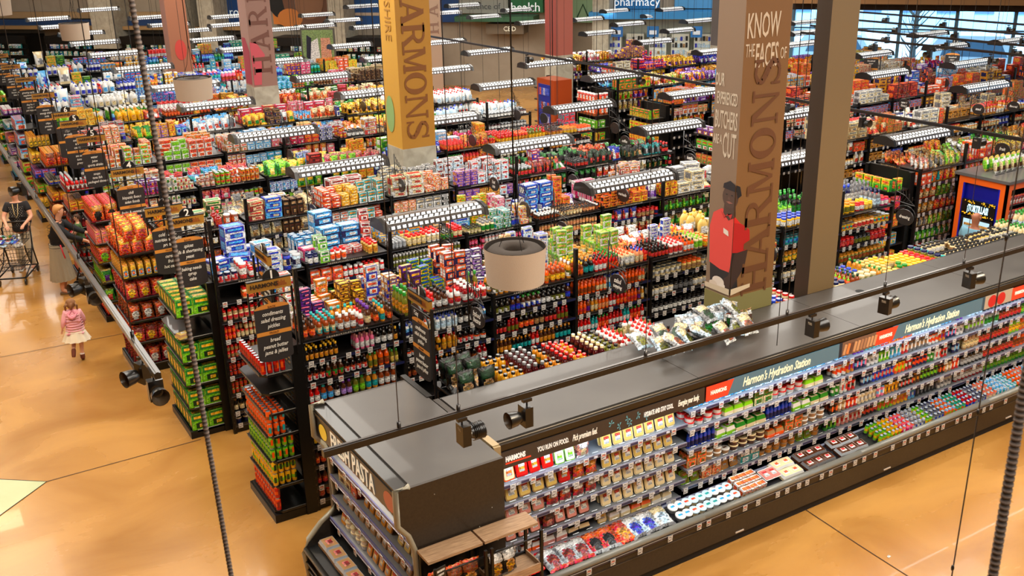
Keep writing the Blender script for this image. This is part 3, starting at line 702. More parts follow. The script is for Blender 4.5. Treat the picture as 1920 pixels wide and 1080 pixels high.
# ---------------------------------------------------------------- columns with printed wraps
def glyph(ch):
    """slab serif capital in a unit cell, list of polygons"""
    T = .2; t = .085; s = .08; out = []
    def rc(a, b, c, d): out.append([(a,c),(b,c),(b,d),(a,d)])
    def foot(x, w, y): rc(x-w/2, x+w/2, y, y+s)
    def ring(cx, cy, rx, ry, ix, iy, a0=0, a1=360, n=20):
        for k in range(n):
            p = R(a0+(a1-a0)*k/n); q = R(a0+(a1-a0)*(k+1)/n)
            out.append([(cx+rx*math.cos(p),cy+ry*math.sin(p)),(cx+rx*math.cos(q),cy+ry*math.sin(q)),(cx+ix*math.cos(q),cy+iy*math.sin(q)),(cx+ix*math.cos(p),cy+iy*math.sin(p))])
    if ch == 'H':
        rc(.1,.3,0,1); rc(.7,.9,0,1); rc(.3,.7,.46,.55)
        for x in (.2,.8):
            for y in (0, 1-s): foot(x, .42, y)
    elif ch == 'A':
        out.append([(.12,0),(.22,0),(.54,.86),(.46,1)]); out.append([(.42,1),(.62,1),(.98,0),(.74,0)]); rc(.25,.78,.28,.36); foot(.15,.34,0); foot(.86,.36,0)
    elif ch == 'R':
        rc(.1,.3,0,1); ring(.45,.74,.36,.26,.2,.17,-90,90); rc(.1,.47,.92,1); rc(.3,.47,.48,.57); out.append([(.42,.5),(.62,.5),(.98,0),(.76,0)]); foot(.2,.4,0); foot(.86,.3,0); foot(.2,.36,1-s)
    elif ch == 'M':
        rc(.1,.19,0,1); rc(.76,.94,0,1); out.append([(.1,1),(.3,1),(.56,.05),(.46,.05)]); out.append([(.46,.05),(.56,.05),(.86,1),(.78,1)]); foot(.14,.3,0); foot(.85,.34,0); foot(.14,.24,1-s); foot(.88,.26,1-s)
    elif ch == 'O': ring(.5,.5,.44,.5,.23,.42,0,360,28)
    elif ch == 'N':
        rc(.12,.21,0,1); rc(.8,.89,0,1); out.append([(.1,1),(.32,1),(.89,0),(.8,0)]); foot(.16,.3,0); foot(.16,.28,1-s); foot(.84,.32,1-s)
    elif ch == 'S':
        pts = [(.82,.78,.07),(.66,.92,.09),(.42,.95,.1),(.24,.84,.13),(.24,.68,.17),(.42,.56,.19),(.62,.46,.19),(.78,.33,.17),(.76,.16,.13),(.56,.05,.1),(.32,.07,.09),(.15,.24,.06)]
        for (a, b, u), (c, d, v) in zip(pts[:-1], pts[1:]):
            dx, dy = c-a, d-b; L = math.hypot(dx, dy); nx, ny = -dy/L, dx/L
            out.append([(a-nx*u/2,b-ny*u/2),(c-nx*v/2,d-ny*v/2),(c+nx*v/2,d+ny*v/2),(a+nx*u/2,b+ny*u/2)])
            if u > .1: ring(a, b, u/2, u/2, 0.001, 0.001, 0, 360, 8)
        rc(.76,.84,.66,1); rc(.13,.2,0,.34)
    return out
def slab_word(word, org, rd, ud, size, adv, c, parent, m='print'):
    """word set along rd (reading direction) with letter tops towards ud"""
    o = Vector(org); rd = Vector(rd); ud = Vector(ud); nn = rd.cross(ud); b = MB()
    for i, ch in enumerate(word):
        if ch == ' ': continue
        for k, q in enumerate(glyph(ch)):
            P = [o+rd*(i*adv+x*size*.98)+ud*(y*size)+nn*(.0004*(k % 5)) for x, y in q]
            a = sum((P[j]-P[0]).cross(P[(j+1) % len(P)]-P[0]).dot(nn) for j in range(1, len(P)))
            if a < 0: P = P[::-1]
            b.poly(P, c, m)
    return obj('brand_lettering', b, parent)
def column(label, x0, x1, y0, y1, z0, zt, c_left, c_front, foot_z=None, foot_c=(.42,.40,.34), foot_m='concrete', cat='column'):
    g = thing('square_column', label, cat, ((x0+x1)/2, (y0+y1)/2, z0))
    dx, dy = (x0+x1)/2, (y0+y1)/2
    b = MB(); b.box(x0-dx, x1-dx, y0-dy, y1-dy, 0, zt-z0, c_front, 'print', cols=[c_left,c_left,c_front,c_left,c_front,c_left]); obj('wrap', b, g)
    if foot_z:
        b = MB(); e = .006; b.box(x0-dx-e, x1-dx+e, y0-dy-e, y1-dy+e, 0, foot_z-z0, foot_c, foot_m); obj('column_foot', b, g)
    return g
# nearest printed column (stands behind the long cooler)
CX0, CX1, CY0, CY1 = 7.80, 8.48, 7.99, 8.40
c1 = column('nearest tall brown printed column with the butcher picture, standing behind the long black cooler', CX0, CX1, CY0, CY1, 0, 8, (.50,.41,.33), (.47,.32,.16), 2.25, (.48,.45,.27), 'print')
def L1(mb, nm='print_patch'):       # geometry given in world space, parented to the column
    o = obj(nm, mb, c1); o.matrix_parent_inverse = parent_inv(c1); return o
def lparent(o, p): o.parent = p; o.matrix_parent_inverse = parent_inv(p); return o
o = slab_word('HARMONS', (CX1-.11, CY0-.0075, 2.24), (0,0,1), (-1,0,0), .40, .397, (.385,.225,.10), None); lparent(o, c1)
W1 = (.78,.70,.60)
text('KNOW', .37, (CX0+.27, CY0-.004, 5.30), (1,0,0), (0,0,1), W1, c1, sx=.40, bold=.004)
text('THE', .20, (CX0+.09, CY0-.004, 5.05), (1,0,0), (0,0,1), W1, c1, sx=.36); text('FACES', .36, (CX0+.34, CY0-.004, 4.98), (1,0,0), (0,0,1), W1, c1, sx=.34, bold=.004); text('OF', .18, (CX0+.59, CY0-.004, 4.99), (1,0,0), (0,0,1), W1, c1, sx=.42)
yl = (CY0+CY1)/2
for body, z, sz, sx, yy in (('OUR', 4.72, .20, .34, .13), ('EXPERIENCED', 4.52, .19, .27, 0), ('BUTCHERS', 4.28, .28, .26, 0), ('ARE A', 4.06, .15, .34, .12), ('CUT', 4.0, .40, .26, -.07)):
    text(body, sz, (CX0-.004, yl+yy, z), (0,-1,0), (0,0,1), (.74,.68,.60), c1, sx=sx, bold=.003)
# the printed butcher: each shape wraps from the left face (u<0) round the corner to the front face (u>0)
def wrap_shape(pts, c, d, nm='print_patch', cl=None):
    """polygon in (u, z); clipped at the corner u=0"""
    def clip(P, sgn):
        out = []
        for i in range(len(P)):
            a, b_ = P[i], P[(i+1) % len(P)]
            ia, ib = a[0]*sgn >= 0, b_[0]*sgn >= 0
            if ia: out.append(a)
            if ia != ib: t = a[0]/(a[0]-b_[0]); out.append((0, a[1]+(b_[1]-a[1])*t))
        return out
    pts = [(u, 2.30+(z-2.32)*.76) for u, z in pts]
    b = MB(); e = .003+d*.0012
    l = clip(pts, -1); f = clip(pts, 1)
    if len(l) > 2: b.poly([(CX0-e, CY0-min(0, u) , z) for u, z in l], cl or tuple(min(1, v*.85+.09) for v in c), 'print')  # left-face colours paled: a hazy reflection painted into the print
    if len(f) > 2: b.poly([(CX0+u, CY0-e, z) for u, z in f], c, 'print')
    o = obj(nm, b); lparent(o, c1); return o
def ell(cu, cz, ru, rz, n=18, a0=0, a1=360): return [(cu+ru*math.cos(R(a0+(a1-a0)*k/n)), cz+rz*math.sin(R(a0+(a1-a0)*k/n))) for k in range(n if a1-a0 == 360 else n+1)]
wrap_shape([(-.33,2.32),(-.36,2.9),(-.30,3.05),(-.05,3.12),(.08,3.05),(.10,2.55),(.12,2.32)], (.10,.08,.08), 0)                     # trousers / apron
wrap_shape([(-.36,2.72),(-.38,3.30),(-.33,3.52),(-.20,3.62),(-.02,3.58),(.10,3.42),(.24,3.30),(.26,3.0),(.13,2.96),(.0,2.98),(-.02,2.66),(-.18,2.66)], (.78,.10,.08), 1, cl=(.82,.28,.25))   # polo shirt, left side paled by the painted haze
wrap_shape([(.0,2.98),(.0,3.45),(.13,3.40),(.25,3.28),(.27,2.98),(.14,2.95)], (.66,.05,.05), 2)
wrap_shape([(.03,2.96),(.24,2.98),(.20,2.70),(.02,2.42),(-.13,2.38),(-.16,2.48),(-.04,2.60)], (.20,.12,.09), 3)                     # arm
wrap_shape([(-.17,3.56),(-.15,3.84),(.0,3.84),(.02,3.54),(-.08,3.46)], (.25,.16,.12), 3)                                        # neck
wrap_shape(ell(-.075, 3.82, .12, .165), (.27,.18,.14), 4)                                                                         # face
wrap_shape([(-.20,3.88),(-.18,4.01),(-.08,4.07),(.06,3.99),(.09,3.85),(.03,3.81),(.01,3.92),(-.19,3.94)], (.06,.05,.07), 5)           # flat cap
wrap_shape(ell(-.125, 3.855, .017, .010, 8), (.05,.04,.04), 6); wrap_shape(ell(-.04, 3.855, .017, .010, 8), (.05,.04,.04), 6)
wrap_shape([(-.13,3.745),(-.08,3.72),(-.02,3.74),(-.08,3.758)], (.55,.32,.26), 6); wrap_shape([(-.09,3.84),(-.11,3.78),(-.06,3.78)], (.33,.22,.17), 6)
wrap_shape([(-.21,3.58),(-.15,3.48),(-.10,3.56),(-.04,3.49),(-.02,3.58),(-.12,3.52)], (.72,.13,.11), 6); wrap_shape([(-.15,3.33),(-.07,3.30),(-.06,3.22),(-.145,3.25)], (.88,.84,.78), 6, 'name_badge')
wrap_shape(ell(-.19, 2.46, .10, .08, 14), (.88,.82,.76), 7); wrap_shape(ell(-.27, 2.40, .07, .05, 12), (.84,.76,.68), 8); wrap_shape(ell(-.12, 2.41, .05, .045, 12), (.9,.84,.78), 8)
wrap_shape([(-.41,2.30),(-.41,2.38),(.0,2.40),(.30,2.42),(.30,2.36),(.0,2.30)], (.80,.72,.60), 9)
# plain beige column right of it
c2 = column('plain beige square column right of the butcher column', 9.12, 9.58, 8.0, 8.22, 0, 8, (.27,.21,.15), (.46,.37,.24))  # same beige on both faces; left one coloured darker as painted shade
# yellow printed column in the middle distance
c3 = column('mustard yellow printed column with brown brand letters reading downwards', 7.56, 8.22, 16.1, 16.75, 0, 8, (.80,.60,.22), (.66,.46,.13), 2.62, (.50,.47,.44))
o = slab_word('HARMONS', (8.22-.56, 16.09, 5.62), (0,0,-1), (1,0,0), .44, .41, (.48,.28,.08), None); lparent(o, c3)
o = slab_word('HARMONS', (8.22-.56, 16.09, 8.9), (0,0,-1), (1,0,0), .44, .43, (.48,.28,.08), None); lparent(o, c3)
text('YOUTHSHIRE', .34, (7.552, 16.42, 5.3), (0,0,-1), (0,-1,0), (.68,.48,.16), c3, sx=.8)
b = MB(); b.poly([(7.551, 16.52+.17*math.cos(a*.35), 3.2+.33*math.sin(a*.35)) for a in range(18)], (.55,.68,.42), 'print'); lparent(obj('leaf_print', b), c3)
# rosy printed column further back
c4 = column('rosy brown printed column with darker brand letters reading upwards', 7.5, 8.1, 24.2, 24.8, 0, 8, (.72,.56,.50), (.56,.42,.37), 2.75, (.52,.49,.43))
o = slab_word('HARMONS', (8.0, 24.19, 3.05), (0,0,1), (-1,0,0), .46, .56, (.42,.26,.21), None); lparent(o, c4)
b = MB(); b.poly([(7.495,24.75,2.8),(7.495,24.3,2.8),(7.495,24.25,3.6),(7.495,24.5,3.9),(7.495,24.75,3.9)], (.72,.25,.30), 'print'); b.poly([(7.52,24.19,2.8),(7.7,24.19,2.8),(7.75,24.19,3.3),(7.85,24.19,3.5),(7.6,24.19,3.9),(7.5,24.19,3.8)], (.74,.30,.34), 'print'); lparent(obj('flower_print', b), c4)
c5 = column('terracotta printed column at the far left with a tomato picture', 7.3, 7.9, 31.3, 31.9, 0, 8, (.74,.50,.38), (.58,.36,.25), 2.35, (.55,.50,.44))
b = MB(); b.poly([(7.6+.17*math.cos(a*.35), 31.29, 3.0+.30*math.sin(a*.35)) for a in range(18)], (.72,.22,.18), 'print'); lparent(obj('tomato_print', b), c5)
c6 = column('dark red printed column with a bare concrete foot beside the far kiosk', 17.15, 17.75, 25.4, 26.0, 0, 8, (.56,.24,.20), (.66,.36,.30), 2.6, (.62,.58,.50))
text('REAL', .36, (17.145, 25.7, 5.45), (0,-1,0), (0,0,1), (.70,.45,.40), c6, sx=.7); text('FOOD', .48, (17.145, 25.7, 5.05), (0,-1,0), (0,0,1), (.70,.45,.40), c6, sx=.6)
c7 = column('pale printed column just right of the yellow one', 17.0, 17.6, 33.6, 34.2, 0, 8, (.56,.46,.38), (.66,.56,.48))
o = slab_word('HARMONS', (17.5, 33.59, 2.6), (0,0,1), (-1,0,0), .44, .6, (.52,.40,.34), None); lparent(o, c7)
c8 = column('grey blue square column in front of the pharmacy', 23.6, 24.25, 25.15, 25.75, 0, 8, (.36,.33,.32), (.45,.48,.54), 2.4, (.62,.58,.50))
# ---------------------------------------------------------------- aisle racks
ORD = ['first','second','third','fourth','fifth','sixth','seventh','eighth','ninth','tenth','eleventh','twelfth','thirteenth']
BAYW = 1.22; DEPTH = .95; TOPZ = 2.14
_parts = {}
def part(key, fn):
    if key not in _parts: _parts[key] = fn()
    return _parts[key]
def mk_post(h):
    b = MB(); b.box(-.022,.022,0,.05,0,h,(.06,.052,.048),'blackmetal')
    for k in range(int(h/.09)): b.box(-.006,.006,-.002,0,.06+k*.09,.09+k*.09,(.30,.27,.25),'metal')
    return b.mesh('upright_post')
def mk_shelf(w, d, baked, deck=False):
    b = MB(); b.box(.03, w-.03, 0, d, -.02, 0, (.10,.09,.085), 'blackmetal')
    rc = (.085,.08,.09) if not deck else (.075,.065,.06)
    b.box(.025, w-.025, -.012, 0, -.036, .004, rc, 'satin')
    b.front(.03, w-.03, -.03, -.024, -.0135, (.35,.35,.38), 'satin')
    rn = random.Random(int(w*100)+baked*7)
    if not deck:
        x = .04
        while x < w-.12:                                   # navy and white inserts of the price rail
            L = rn.uniform(.05,.16)
            if rn.random() < .5: b.front(x, x+L, -.032, 0, -.0138, (.10,.12,.27), 'satin')
            x += L+rn.uniform(.02,.08)
        if baked:
            x = .05
            while x < w-.1:
                b.front(x, x+.055, -.055, .005, -.016, (.82,.80,.78), 'card'); x += rn.uniform(.12,.26)
    else:
        for k in range(18): b.front(.3+k*.028, .32+k*.028, -.024, -.006, -.0138, (.6,.56,.5), 'card')
    return b.mesh('shelf' if not deck else 'top_deck')
def mk_panel(w, h):
    b = MB(); b.box(.02, w-.02, 0, .03, .1, h, (.07,.06,.055), 'blackmetal'); return b.mesh('back_panel')
def mk_kick(w, d):
    b = MB(); b.box(.02, w-.02, .02, d, 0, .12, (.09,.08,.075), 'blackmetal'); return b.mesh('base_plinth')
def mk_tag(c):
    b = MB(); b.box(-.03,.03,-.004,0,-.055,.012,(.84,.82,.80),'card'); b.front(-.02,.02,-.02,-.005,-.0045,c,'card'); b.front(-.022,.01,-.044,-.03,-.0045,(.45,.43,.42),'card'); return b.mesh('price_tag')
def mobj(name, me, parent, loc=(0,0,0), rz=0):
    o = bpy.data.objects.new(name, me); COL.objects.link(o); o.parent = parent; o.location = loc
    if rz: o.rotation_euler = (0,0,rz)
    return o
def rack_bay(x, y, shelves, label, group, tags=False, full=True, w=BAYW, depth=DEPTH, postl=True, postr=True, top=TOPZ, tall=0):
    g = thing('shelving_bay', label, 'store shelf', (x, y, 0), 0, group)
    ph = top+.04
    if postl: mobj('upright_post', part(('post', round(ph+tall, 2)), lambda: mk_post(ph+tall)), g, (.023, -.01, 0))
    if postr: mobj('upright_post', part(('post', round(ph, 2)), lambda: mk_post(ph)), g, (w-.023, -.01, 0))
    mobj('back_panel', part(('panel', w, top), lambda: mk_panel(w, top-.05)), g, (0, .48, 0))
    mobj('base_plinth', part(('kick', w, depth), lambda: mk_kick(w, depth)), g)
    mobj('top_deck', part(('deck', w, depth), lambda: mk_shelf(w, depth, False, True)), g, (0, 0, top))
    rn = random.Random(int(x*10+y*100))
    for z in shelves:
        s = mobj('shelf', part(('shelf', w, tags), lambda: mk_shelf(w, .46, not tags)), g, (0, 0, z))
        if tags:
            u = .06+rn.uniform(0,.08)
            while u < w-.06:
                c = (.75,.12,.10) if rn.random() < .3 else (.7,.68,.66)
                mobj('price_tag', part(('tag', c), lambda: mk_tag(c)), s, (u, -.013, 0)); u += rn.uniform(.11,.2)
    return g
SH = [1.87,1.61,1.35,1.09,.83,.57,.31,.13]
SNAME = ['top deck','upper shelf','second shelf','third shelf','fourth shelf','fifth shelf','sixth shelf','seventh shelf','lowest shelf']
def place_of(si, bay, rack): return '%s, %s bay, %s' % (SNAME[si], ORD[bay], rack)
# ---- G0 : low rack right behind the long cooler, interrupted by the columns
G0 = [(4.22,1.17),(5.39,1.17),(6.56,1.17),(8.52,.56),(9.62,1.2),(10.82,1.2),(12.02,1.2),(13.22,1.2)]
for i, (x, wd_) in enumerate(G0):
    rack_bay(x, 8.02, [], '%s low black rack bay from the left, touching the back of the long cooler' % ORD[i], 'low racks behind the cooler', depth=.62, top=1.86, w=wd_)
GY = [9.85, 12.25, 14.8, 17.45, 20.0, 22.5, 25.0, 27.5, 30.0, 32.5, 35.0, 37.4]
GX = [3.26] + [3.02]*11
NB = 8
RN = ['first aisle rack','second aisle rack','third aisle rack','fourth aisle rack','fifth aisle rack','sixth aisle rack','seventh aisle rack','eighth aisle rack','ninth aisle rack','tenth aisle rack','eleventh aisle rack','twelfth aisle rack']
def inwall(x, y): return NV.x*x+NV.y*y < 40.2
for r in range(12):
    for i in range(NB):
        x = GX[r]+i*BAYW
        if not inwall(x+BAYW, y=GY[r]+1): continue
        if r == 2 and 99 < x: continue
        if 7.0 < x+BAYW and x < 8.3 and r in (5,) : pass
        sh = SH[:8] if (r < 3 or i == 0) else SH[:4]
        rack_bay(x, GY[r], sh, 'black steel rack bay, %s from the left end of %s' % (ORD[i], RN[r]), RN[r]+' bays', tags=(r == 0 or (r == 1 and i < 6)), postr=(i == NB-1), tall=.8 if (i == 0) else (.34 if (i*7+r*3) % 4 == 1 else 0))
# ---- second block of racks beyond the cross aisle
BY = [10.96, 13.5, 16.1, 18.8, 21.4, 24.0, 26.6]
BX = [15.1, 15.6, 15.9, 16.1, 16.4, 16.7, 17.9]
BN = [o_+' far-right rack' for o_ in ('first','second','third','fourth','fifth','sixth','seventh')]
for r in range(7):
    for i in range(9):
        x = BX[r]+i*BAYW
        if NV.x*(x+BAYW)+NV.y*BY[r] > 34: continue
        if r == 5 and i < 1 : continue
        rack_bay(x, BY[r], SH[:8] if r < 2 else SH[:5], 'black steel rack bay, %s from the left end of %s' % (ORD[i], BN[r]), BN[r]+' bays', tags=(r == 0 and i < 5), postr=False, tall=.3 if (i+r) % 3 == 1 else 0)
# ---------------------------------------------------------------- goods on the racks
def S(t): return t.split()
def shelf(r, i, si, specs, x0=None, x1=None, rows=2, start=0, clear=None, block='G'):
    Y, X, N = (GY, GX, RN) if block == 'G' else (BY, BX, BN)
    xa = X[r]+i*BAYW+.03 if x0 is None else x0; xb = X[r]+(i+1)*BAYW-.03 if x1 is None else x1
    z = SH[si-1]
    shelf_run(xa, xb, Y[r], z, specs, place_of(si, i, N[r]), clear=clear or .225, rows=rows, start=start)
def deck(r, i, specs, x0=None, x1=None, mess=.3, y1=.88, ms=2, block='G'):
    Y, X, N = (GY, GX, RN) if block == 'G' else (BY, BX, BN)
    xa = X[r]+i*BAYW+.03 if x0 is None else x0; xb = X[r]+(i+1)*BAYW-.03 if x1 is None else x1
    deck_run(xa, xb, Y[r], Y[r]+y1, TOPZ, specs, place_of(0, i, N[r]), mess, maxstack=ms)
random.seed(11)
# G0: condiments directly behind the cooler edge
def g0(x0, x1, specs, wh, mess=.15): deck_run(x0, x1, 8.02, 8.6, 1.865, S(specs), wh, mess, maxstack=1)
g0(4.25, 4.75, 'cp:black:darkgreen:tan:dark*2', 'low rack end beside the cooler')
g0(4.75, 5.9, 'mu:mustard:gold:black*3 ke:maroon:tan:grey:red*3 mu:gold:yellow:black:olive*2 ke:maroon:red:red:cream*2 mu:mustard:tan:red*2 ke:maroon:cream:white:red*1', 'low rack behind the left cooler half')
g0(5.9, 7.0, 'ke:maroon:red:cream:dark*2 mu:olive:tan:black*2 sq:white:cream:red:red*2 mu:mustard:olive:black*2 sq:white:cream:red*3 sb:amber:white:dark*1 mu:olive:straw:darkgreen*3 ke:red:white:black*2', 'low rack left of the salad kits')
g0(8.55, 9.05, 'pk:navy:white:blue:yellow*1 pk:gold:white:blue*1 jr:cream:white:red*1 pk:cream:navy:red*1', 'low rack between the two nearest columns')
g0(9.65, 10.6, 'pk:cream:white:navy:lime*2 sq:orange:amber:lime*1 sb:amber:orange:darkgreen*2 pk:olive:yellow:cream*3 sb:gold:yellow:green*2 pk:olive:white:straw*2 jr:gold:white:blue*1', 'low rack right of the plain beige column')
g0(10.6, 11.9, 'jr:olive:white:straw*3 pk:gold:lime:green*2 jr:straw:cream:yellow*4 jr:red:white:red*2 pk:olive:yellow:navy*2 jr:amber:cream:teal*3', 'low rack in front of the candy shelves')
g0(11.9, 13.3, 'jr:cream:white:dark*5 jr:cream:tan:black*6 jr:straw:white:dark*4 jr:olive:white:grey*4', 'low rack before the orange kiosk')
g0(13.3, 14.4, 'jr:cream:white:black*4 sb:cream:white:green*3 jr:crimson:white:red*2 ol:cream:ice:green*4 jr:tan:white:purple*2', 'low rack at the foot of the orange kiosk')

# ---- first aisle rack (G1), read bay by bay
D = {0: 'sb:brown:orange:dark*2 sb:amber:teal:teal:cream*3 dr:amber:white:white*3 sb:white:red:red*1 dr:brown:cream:purple*1 sb:brown:orange:dark*1 sb:gold:teal:teal*1',
     1: 'ol:olive:gold:green*2 hs:amber:orange:olive*1 dr:red:white:red:white*2 dr:brown:white:black*2 ke:white:red:red*2 dr:crimson:white:white*2 sq:white:red:red*3',
     2: 'sb:gold:white:white:olive*4 hs:amber:orange:red:gold*3 sb:orange:gold:amber*4 sb:amber:yellow:orange*3',
     3: 'hs:amber:orange:yellow*2 sb:dark:teal:gold*2 hs:red:white:black*3 hs:red:orange:green*3 sq:cream:white:orange*3 hs:peach:cream:blue*3 hs:red:orange:dark*4',
     4: 'hs:dark:red:black*5 sq:white:red:red*3 hs:orange:white:dark*3 sq:cream:lime:lime*2 jr:orange:yellow:gold*3 jr:olive:orange:dark*4',
     5: 'jr:olive:green:dark*5 jr:olive:yellow:white*3 jr:dark:white:black*4 pk:white:cream:white*4',
     6: 'pk:yellow:white:blue*4 pk:gold:yellow:blue*3 pk:sky:white:blue*3 pk:olive:yellow:gold*4',
     7: 'pk:yellow:olive:gold*3 jr:red:white:red*2 jr:yellow:straw:yellow*3 ol:grey:ice:navy*3 jr:magenta:white:red*3'}
BACK = {0: 'bx:white:white:red:cream*1 te:purple:navy:pink*2 bx:orange:gold:white*1 te:gold:brown:yellow*2 bx:blue:white:orange*2 te:dark:gold:lilac*1 bx:tan:navy:white*1', 1: 'te:blue:gold:white*2 bx:brown:purple:yellow*1 te:yellow:green:blue*2 bx:navy:orange:white*2 te:lilac:navy:gold*2',
     2: 'te:lilac:navy:white*2 bx:gold:cream:orange*2 bx:ice:white:blue*3 te:green:white:lime*2', 3: 'bx:white:lime:straw*2 jr:straw:white:gold*4', 4: 'bg:orange:white:red*2 te:ice:white:blue*2 sq:yellow:cream:orange*3',
     5: 'mj:straw:white:yellow*2 jr:cream:white:white*4 ol:dark:gold:yellow*3', 6: 'ol:dark:green:green*4 sq:lime:white:green*3', 7: 'ol:grey:white:grey*5 ol:navy:white:blue*3'}
for i in range(8):
    p = place_of(0, i, RN[0]); x0 = GX[0]+i*BAYW+.03; x1 = x0+BAYW-.06
    deck_run(x0, x1, 9.85, 10.25, TOPZ, S(D[i]), p, .12, maxstack=1)
    deck_run(x0, x1, 10.27, 10.78, TOPZ, S(BACK[i]), p, .5, maxstack=3)
G1S = {(0,1): 'hs:dark:gold:yellow*7 _*2 hs:pink:white:rose*4 sb:dark:white:dark*3', (0,2): 'sb:dark:white:white:red*3 sb:brown:red:white:green*3 sb:dark:white:brown:red*4 hs:gold:olive:green*2 sb:orange:amber:orange*2 hs:olive:straw:green*2',
 (0,3): 'dr:red:white:red*2 dr:amber:sky:teal*2 dr:dark:white:dark*1 dr:brown:lilac:purple*2 dr:olive:lime:green*2 dr:gold:teal:teal*2 dr:amber:white:white*5', (0,4): 'dr:brown:navy:navy:white*2 dr:olive:green:green*2 dr:crimson:red:dark*2 dr:red:white:crimson*4',
 (0,5): 'dr:dark:yellow:dark*2 dr:amber:orange:orange*3 dr:red:yellow:red*3 dr:gold:cream:brown*3', (0,6): 'dr:brown:orange:dark*2 dr:amber:gold:brown*3 dr:brown:cream:dark*3 dr:red:cream:red*2', (0,7): 'dr:brown:red:dark*2 dr:dark:green:dark*2 dr:orange:cream:dark*3 dr:crimson:white:dark*2', (0,8): 'sy:brown:rose:dark:red*8',
 (1,1): 'sq:white:navy:blue:sky*3 sq:white:cream:orange*2 sq:white:ice:blue*4 dr:dark:white:dark*4', (1,2): 'jr:dark:white:dark:orange*2 sb:mustard:gold:red:dark*4 sb:gold:mustard:red*3 sb:dark:white:dark:red*3', (1,3): 'sb:dark:amber:dark*3 sb:crimson:white:red*3 sb:dark:gold:gold*4',
 (2,1): 'dr:dark:white:dark:olive*3 dr:brown:blue:blue*2 dr:brown:blue:green:white*4 dr:dark:white:black*2', (2,2): 'hs:dark:red:dark*3 hs:crimson:olive:red*3 sb:dark:orange:olive*3 sb:dark:tan:dark*2', (2,3): 'hs:brown:gold:gold*4 hs:dark:teal:gold*5 hs:red:white:red*2',
 (3,1): 'hs:orange:amber:orange*5 hs:orange:cream:red*3 dr:white:sky:blue*3', (3,2): 'hs:orange:red:orange*3 hs:amber:purple:purple*1 hs:gold:cream:white*2 hs:orange:peach:white*3 hs:red:white:red*2 hs:red:orange:green*3', (3,3): 'hs:red:white:red*4 hs:teal:white:teal*2 hs:red:orange:green*3',
 (4,1): 'cn:white:cream:grey*6 jr:straw:tan:orange*4', (4,2): 'jr:cream:white:dark*5 jr:dark:grey:dark*4', (4,3): 'jr:dark:white:dark*6',
 (5,1): 'jr:straw:orange:tan*5 jr:tan:cream:orange*4', (5,2): 'jr:cream:lime:dark*4 jr:amber:cream:brown*5', (5,3): 'jr:olive:white:dark*6',
 (6,1): 'cn:sky:teal:blue*8 ct:blue:sky:white*2', (6,2): 'jr:olive:yellow:gold*7', (6,3): 'jr:cream:white:dark*8',
 (7,1): 'cn:teal:yellow:red*4 jr:cream:red:gold*5', (7,2): 'jr:crimson:red:red*4 jr:dark:olive:dark*4', (7,3): 'jr:olive:amber:gold*6', (7,4): 'cn:red:white:gold*6', (7,5): 'cn:amber:cream:red*6'}
for (i, si), t in G1S.items(): shelf(0, i, si, S(t), rows=3 if si == 1 else 2)
# ---- second aisle rack (G2)
D2 = {0: 'cn:white:red:red:navy*3 oc:white:red:white*1 ts:red:white:red*1 cc:navy:white:blue:tan*1 cs:ice:white:blue*1 oc:cream:blue:navy*1 cc:navy:ice:silver*2', 1: 'ts:navy:white:navy*2 bx:lime:white:green*1 ts:white:orange:red*3 cs:pink:magenta:white*1 ts:straw:gold:red*2 te:red:white:red*2 sp:grey:olive:white*4 te:orange:gold:red*1',
      2: 'sp:grey:silver:silver*4 ts:straw:cream:red*4 ts:white:cream:red*3 sp:olive:green:dark*3 ts:red:cream:red*2', 3: 'sp:olive:cream:dark*4 ts:cream:green:grey*3 te:green:white:teal*2 ts:grey:blue:navy*2 te:orange:white:yellow*2', 4: 'sp:dark:amber:white*7 sp:tan:cream:dark*7 sp:brown:peach:dark*5',
      5: 'te:gold:orange:black*4 bx:yellow:red:gold*2 bg:purple:white:lilac*2 bx:yellow:lime:red*2 cs:sky:blue:white*1', 6: 'bx:gold:yellow:red*2 cs:white:cream:grey*2 bg:straw:red:cream*2 bg:lime:green:brown*2', 7: 'cn:teal:orange:white*3 ol:olive:dark:dark*4 cs:silver:grey:white*1 ol:darkgreen:gold:dark*3'}
B2S = {0: 'cs:sky:blue:white*1 cs:white:blue:sky*1 cs:blue:white:sky*1', 1: 'pb:navy:sky:white*3 cs:navy:sky:white*2 bx:red:white:crimson*2 cb:pink:white:magenta*1', 2: 'te:gold:sky:yellow*3 cs:yellow:sky:gold*1 te:brown:grey:gold*2 cs:red:crimson:white*1', 3: 'cs:sky:ice:blue*1 te:yellow:gold:lime*3 te:magenta:white:pink*2',
       4: 'cs:sky:blue:white*2 bx:orange:gold:red*2 cy:purple:lilac:white*3', 5: 'cb:magenta:white:pink*2 cs:sky:ice:blue*1 bx:red:white:gold*3', 6: 'cs:white:grey:silver*3 cs:cream:white:grey*2', 7: 'rl:silver:white:grey*1 cs:silver:white:grey*2'}
for i in range(8):
    p = place_of(0, i, RN[1]); x0 = GX[1]+i*BAYW+.03; x1 = x0+BAYW-.06
    deck_run(x0, x1, 12.25, 12.62, TOPZ, S(D2[i]), p, .3, maxstack=2); deck_run(x0, x1, 12.64, 13.17, TOPZ, S(B2S[i]), p, .6, maxstack=3)
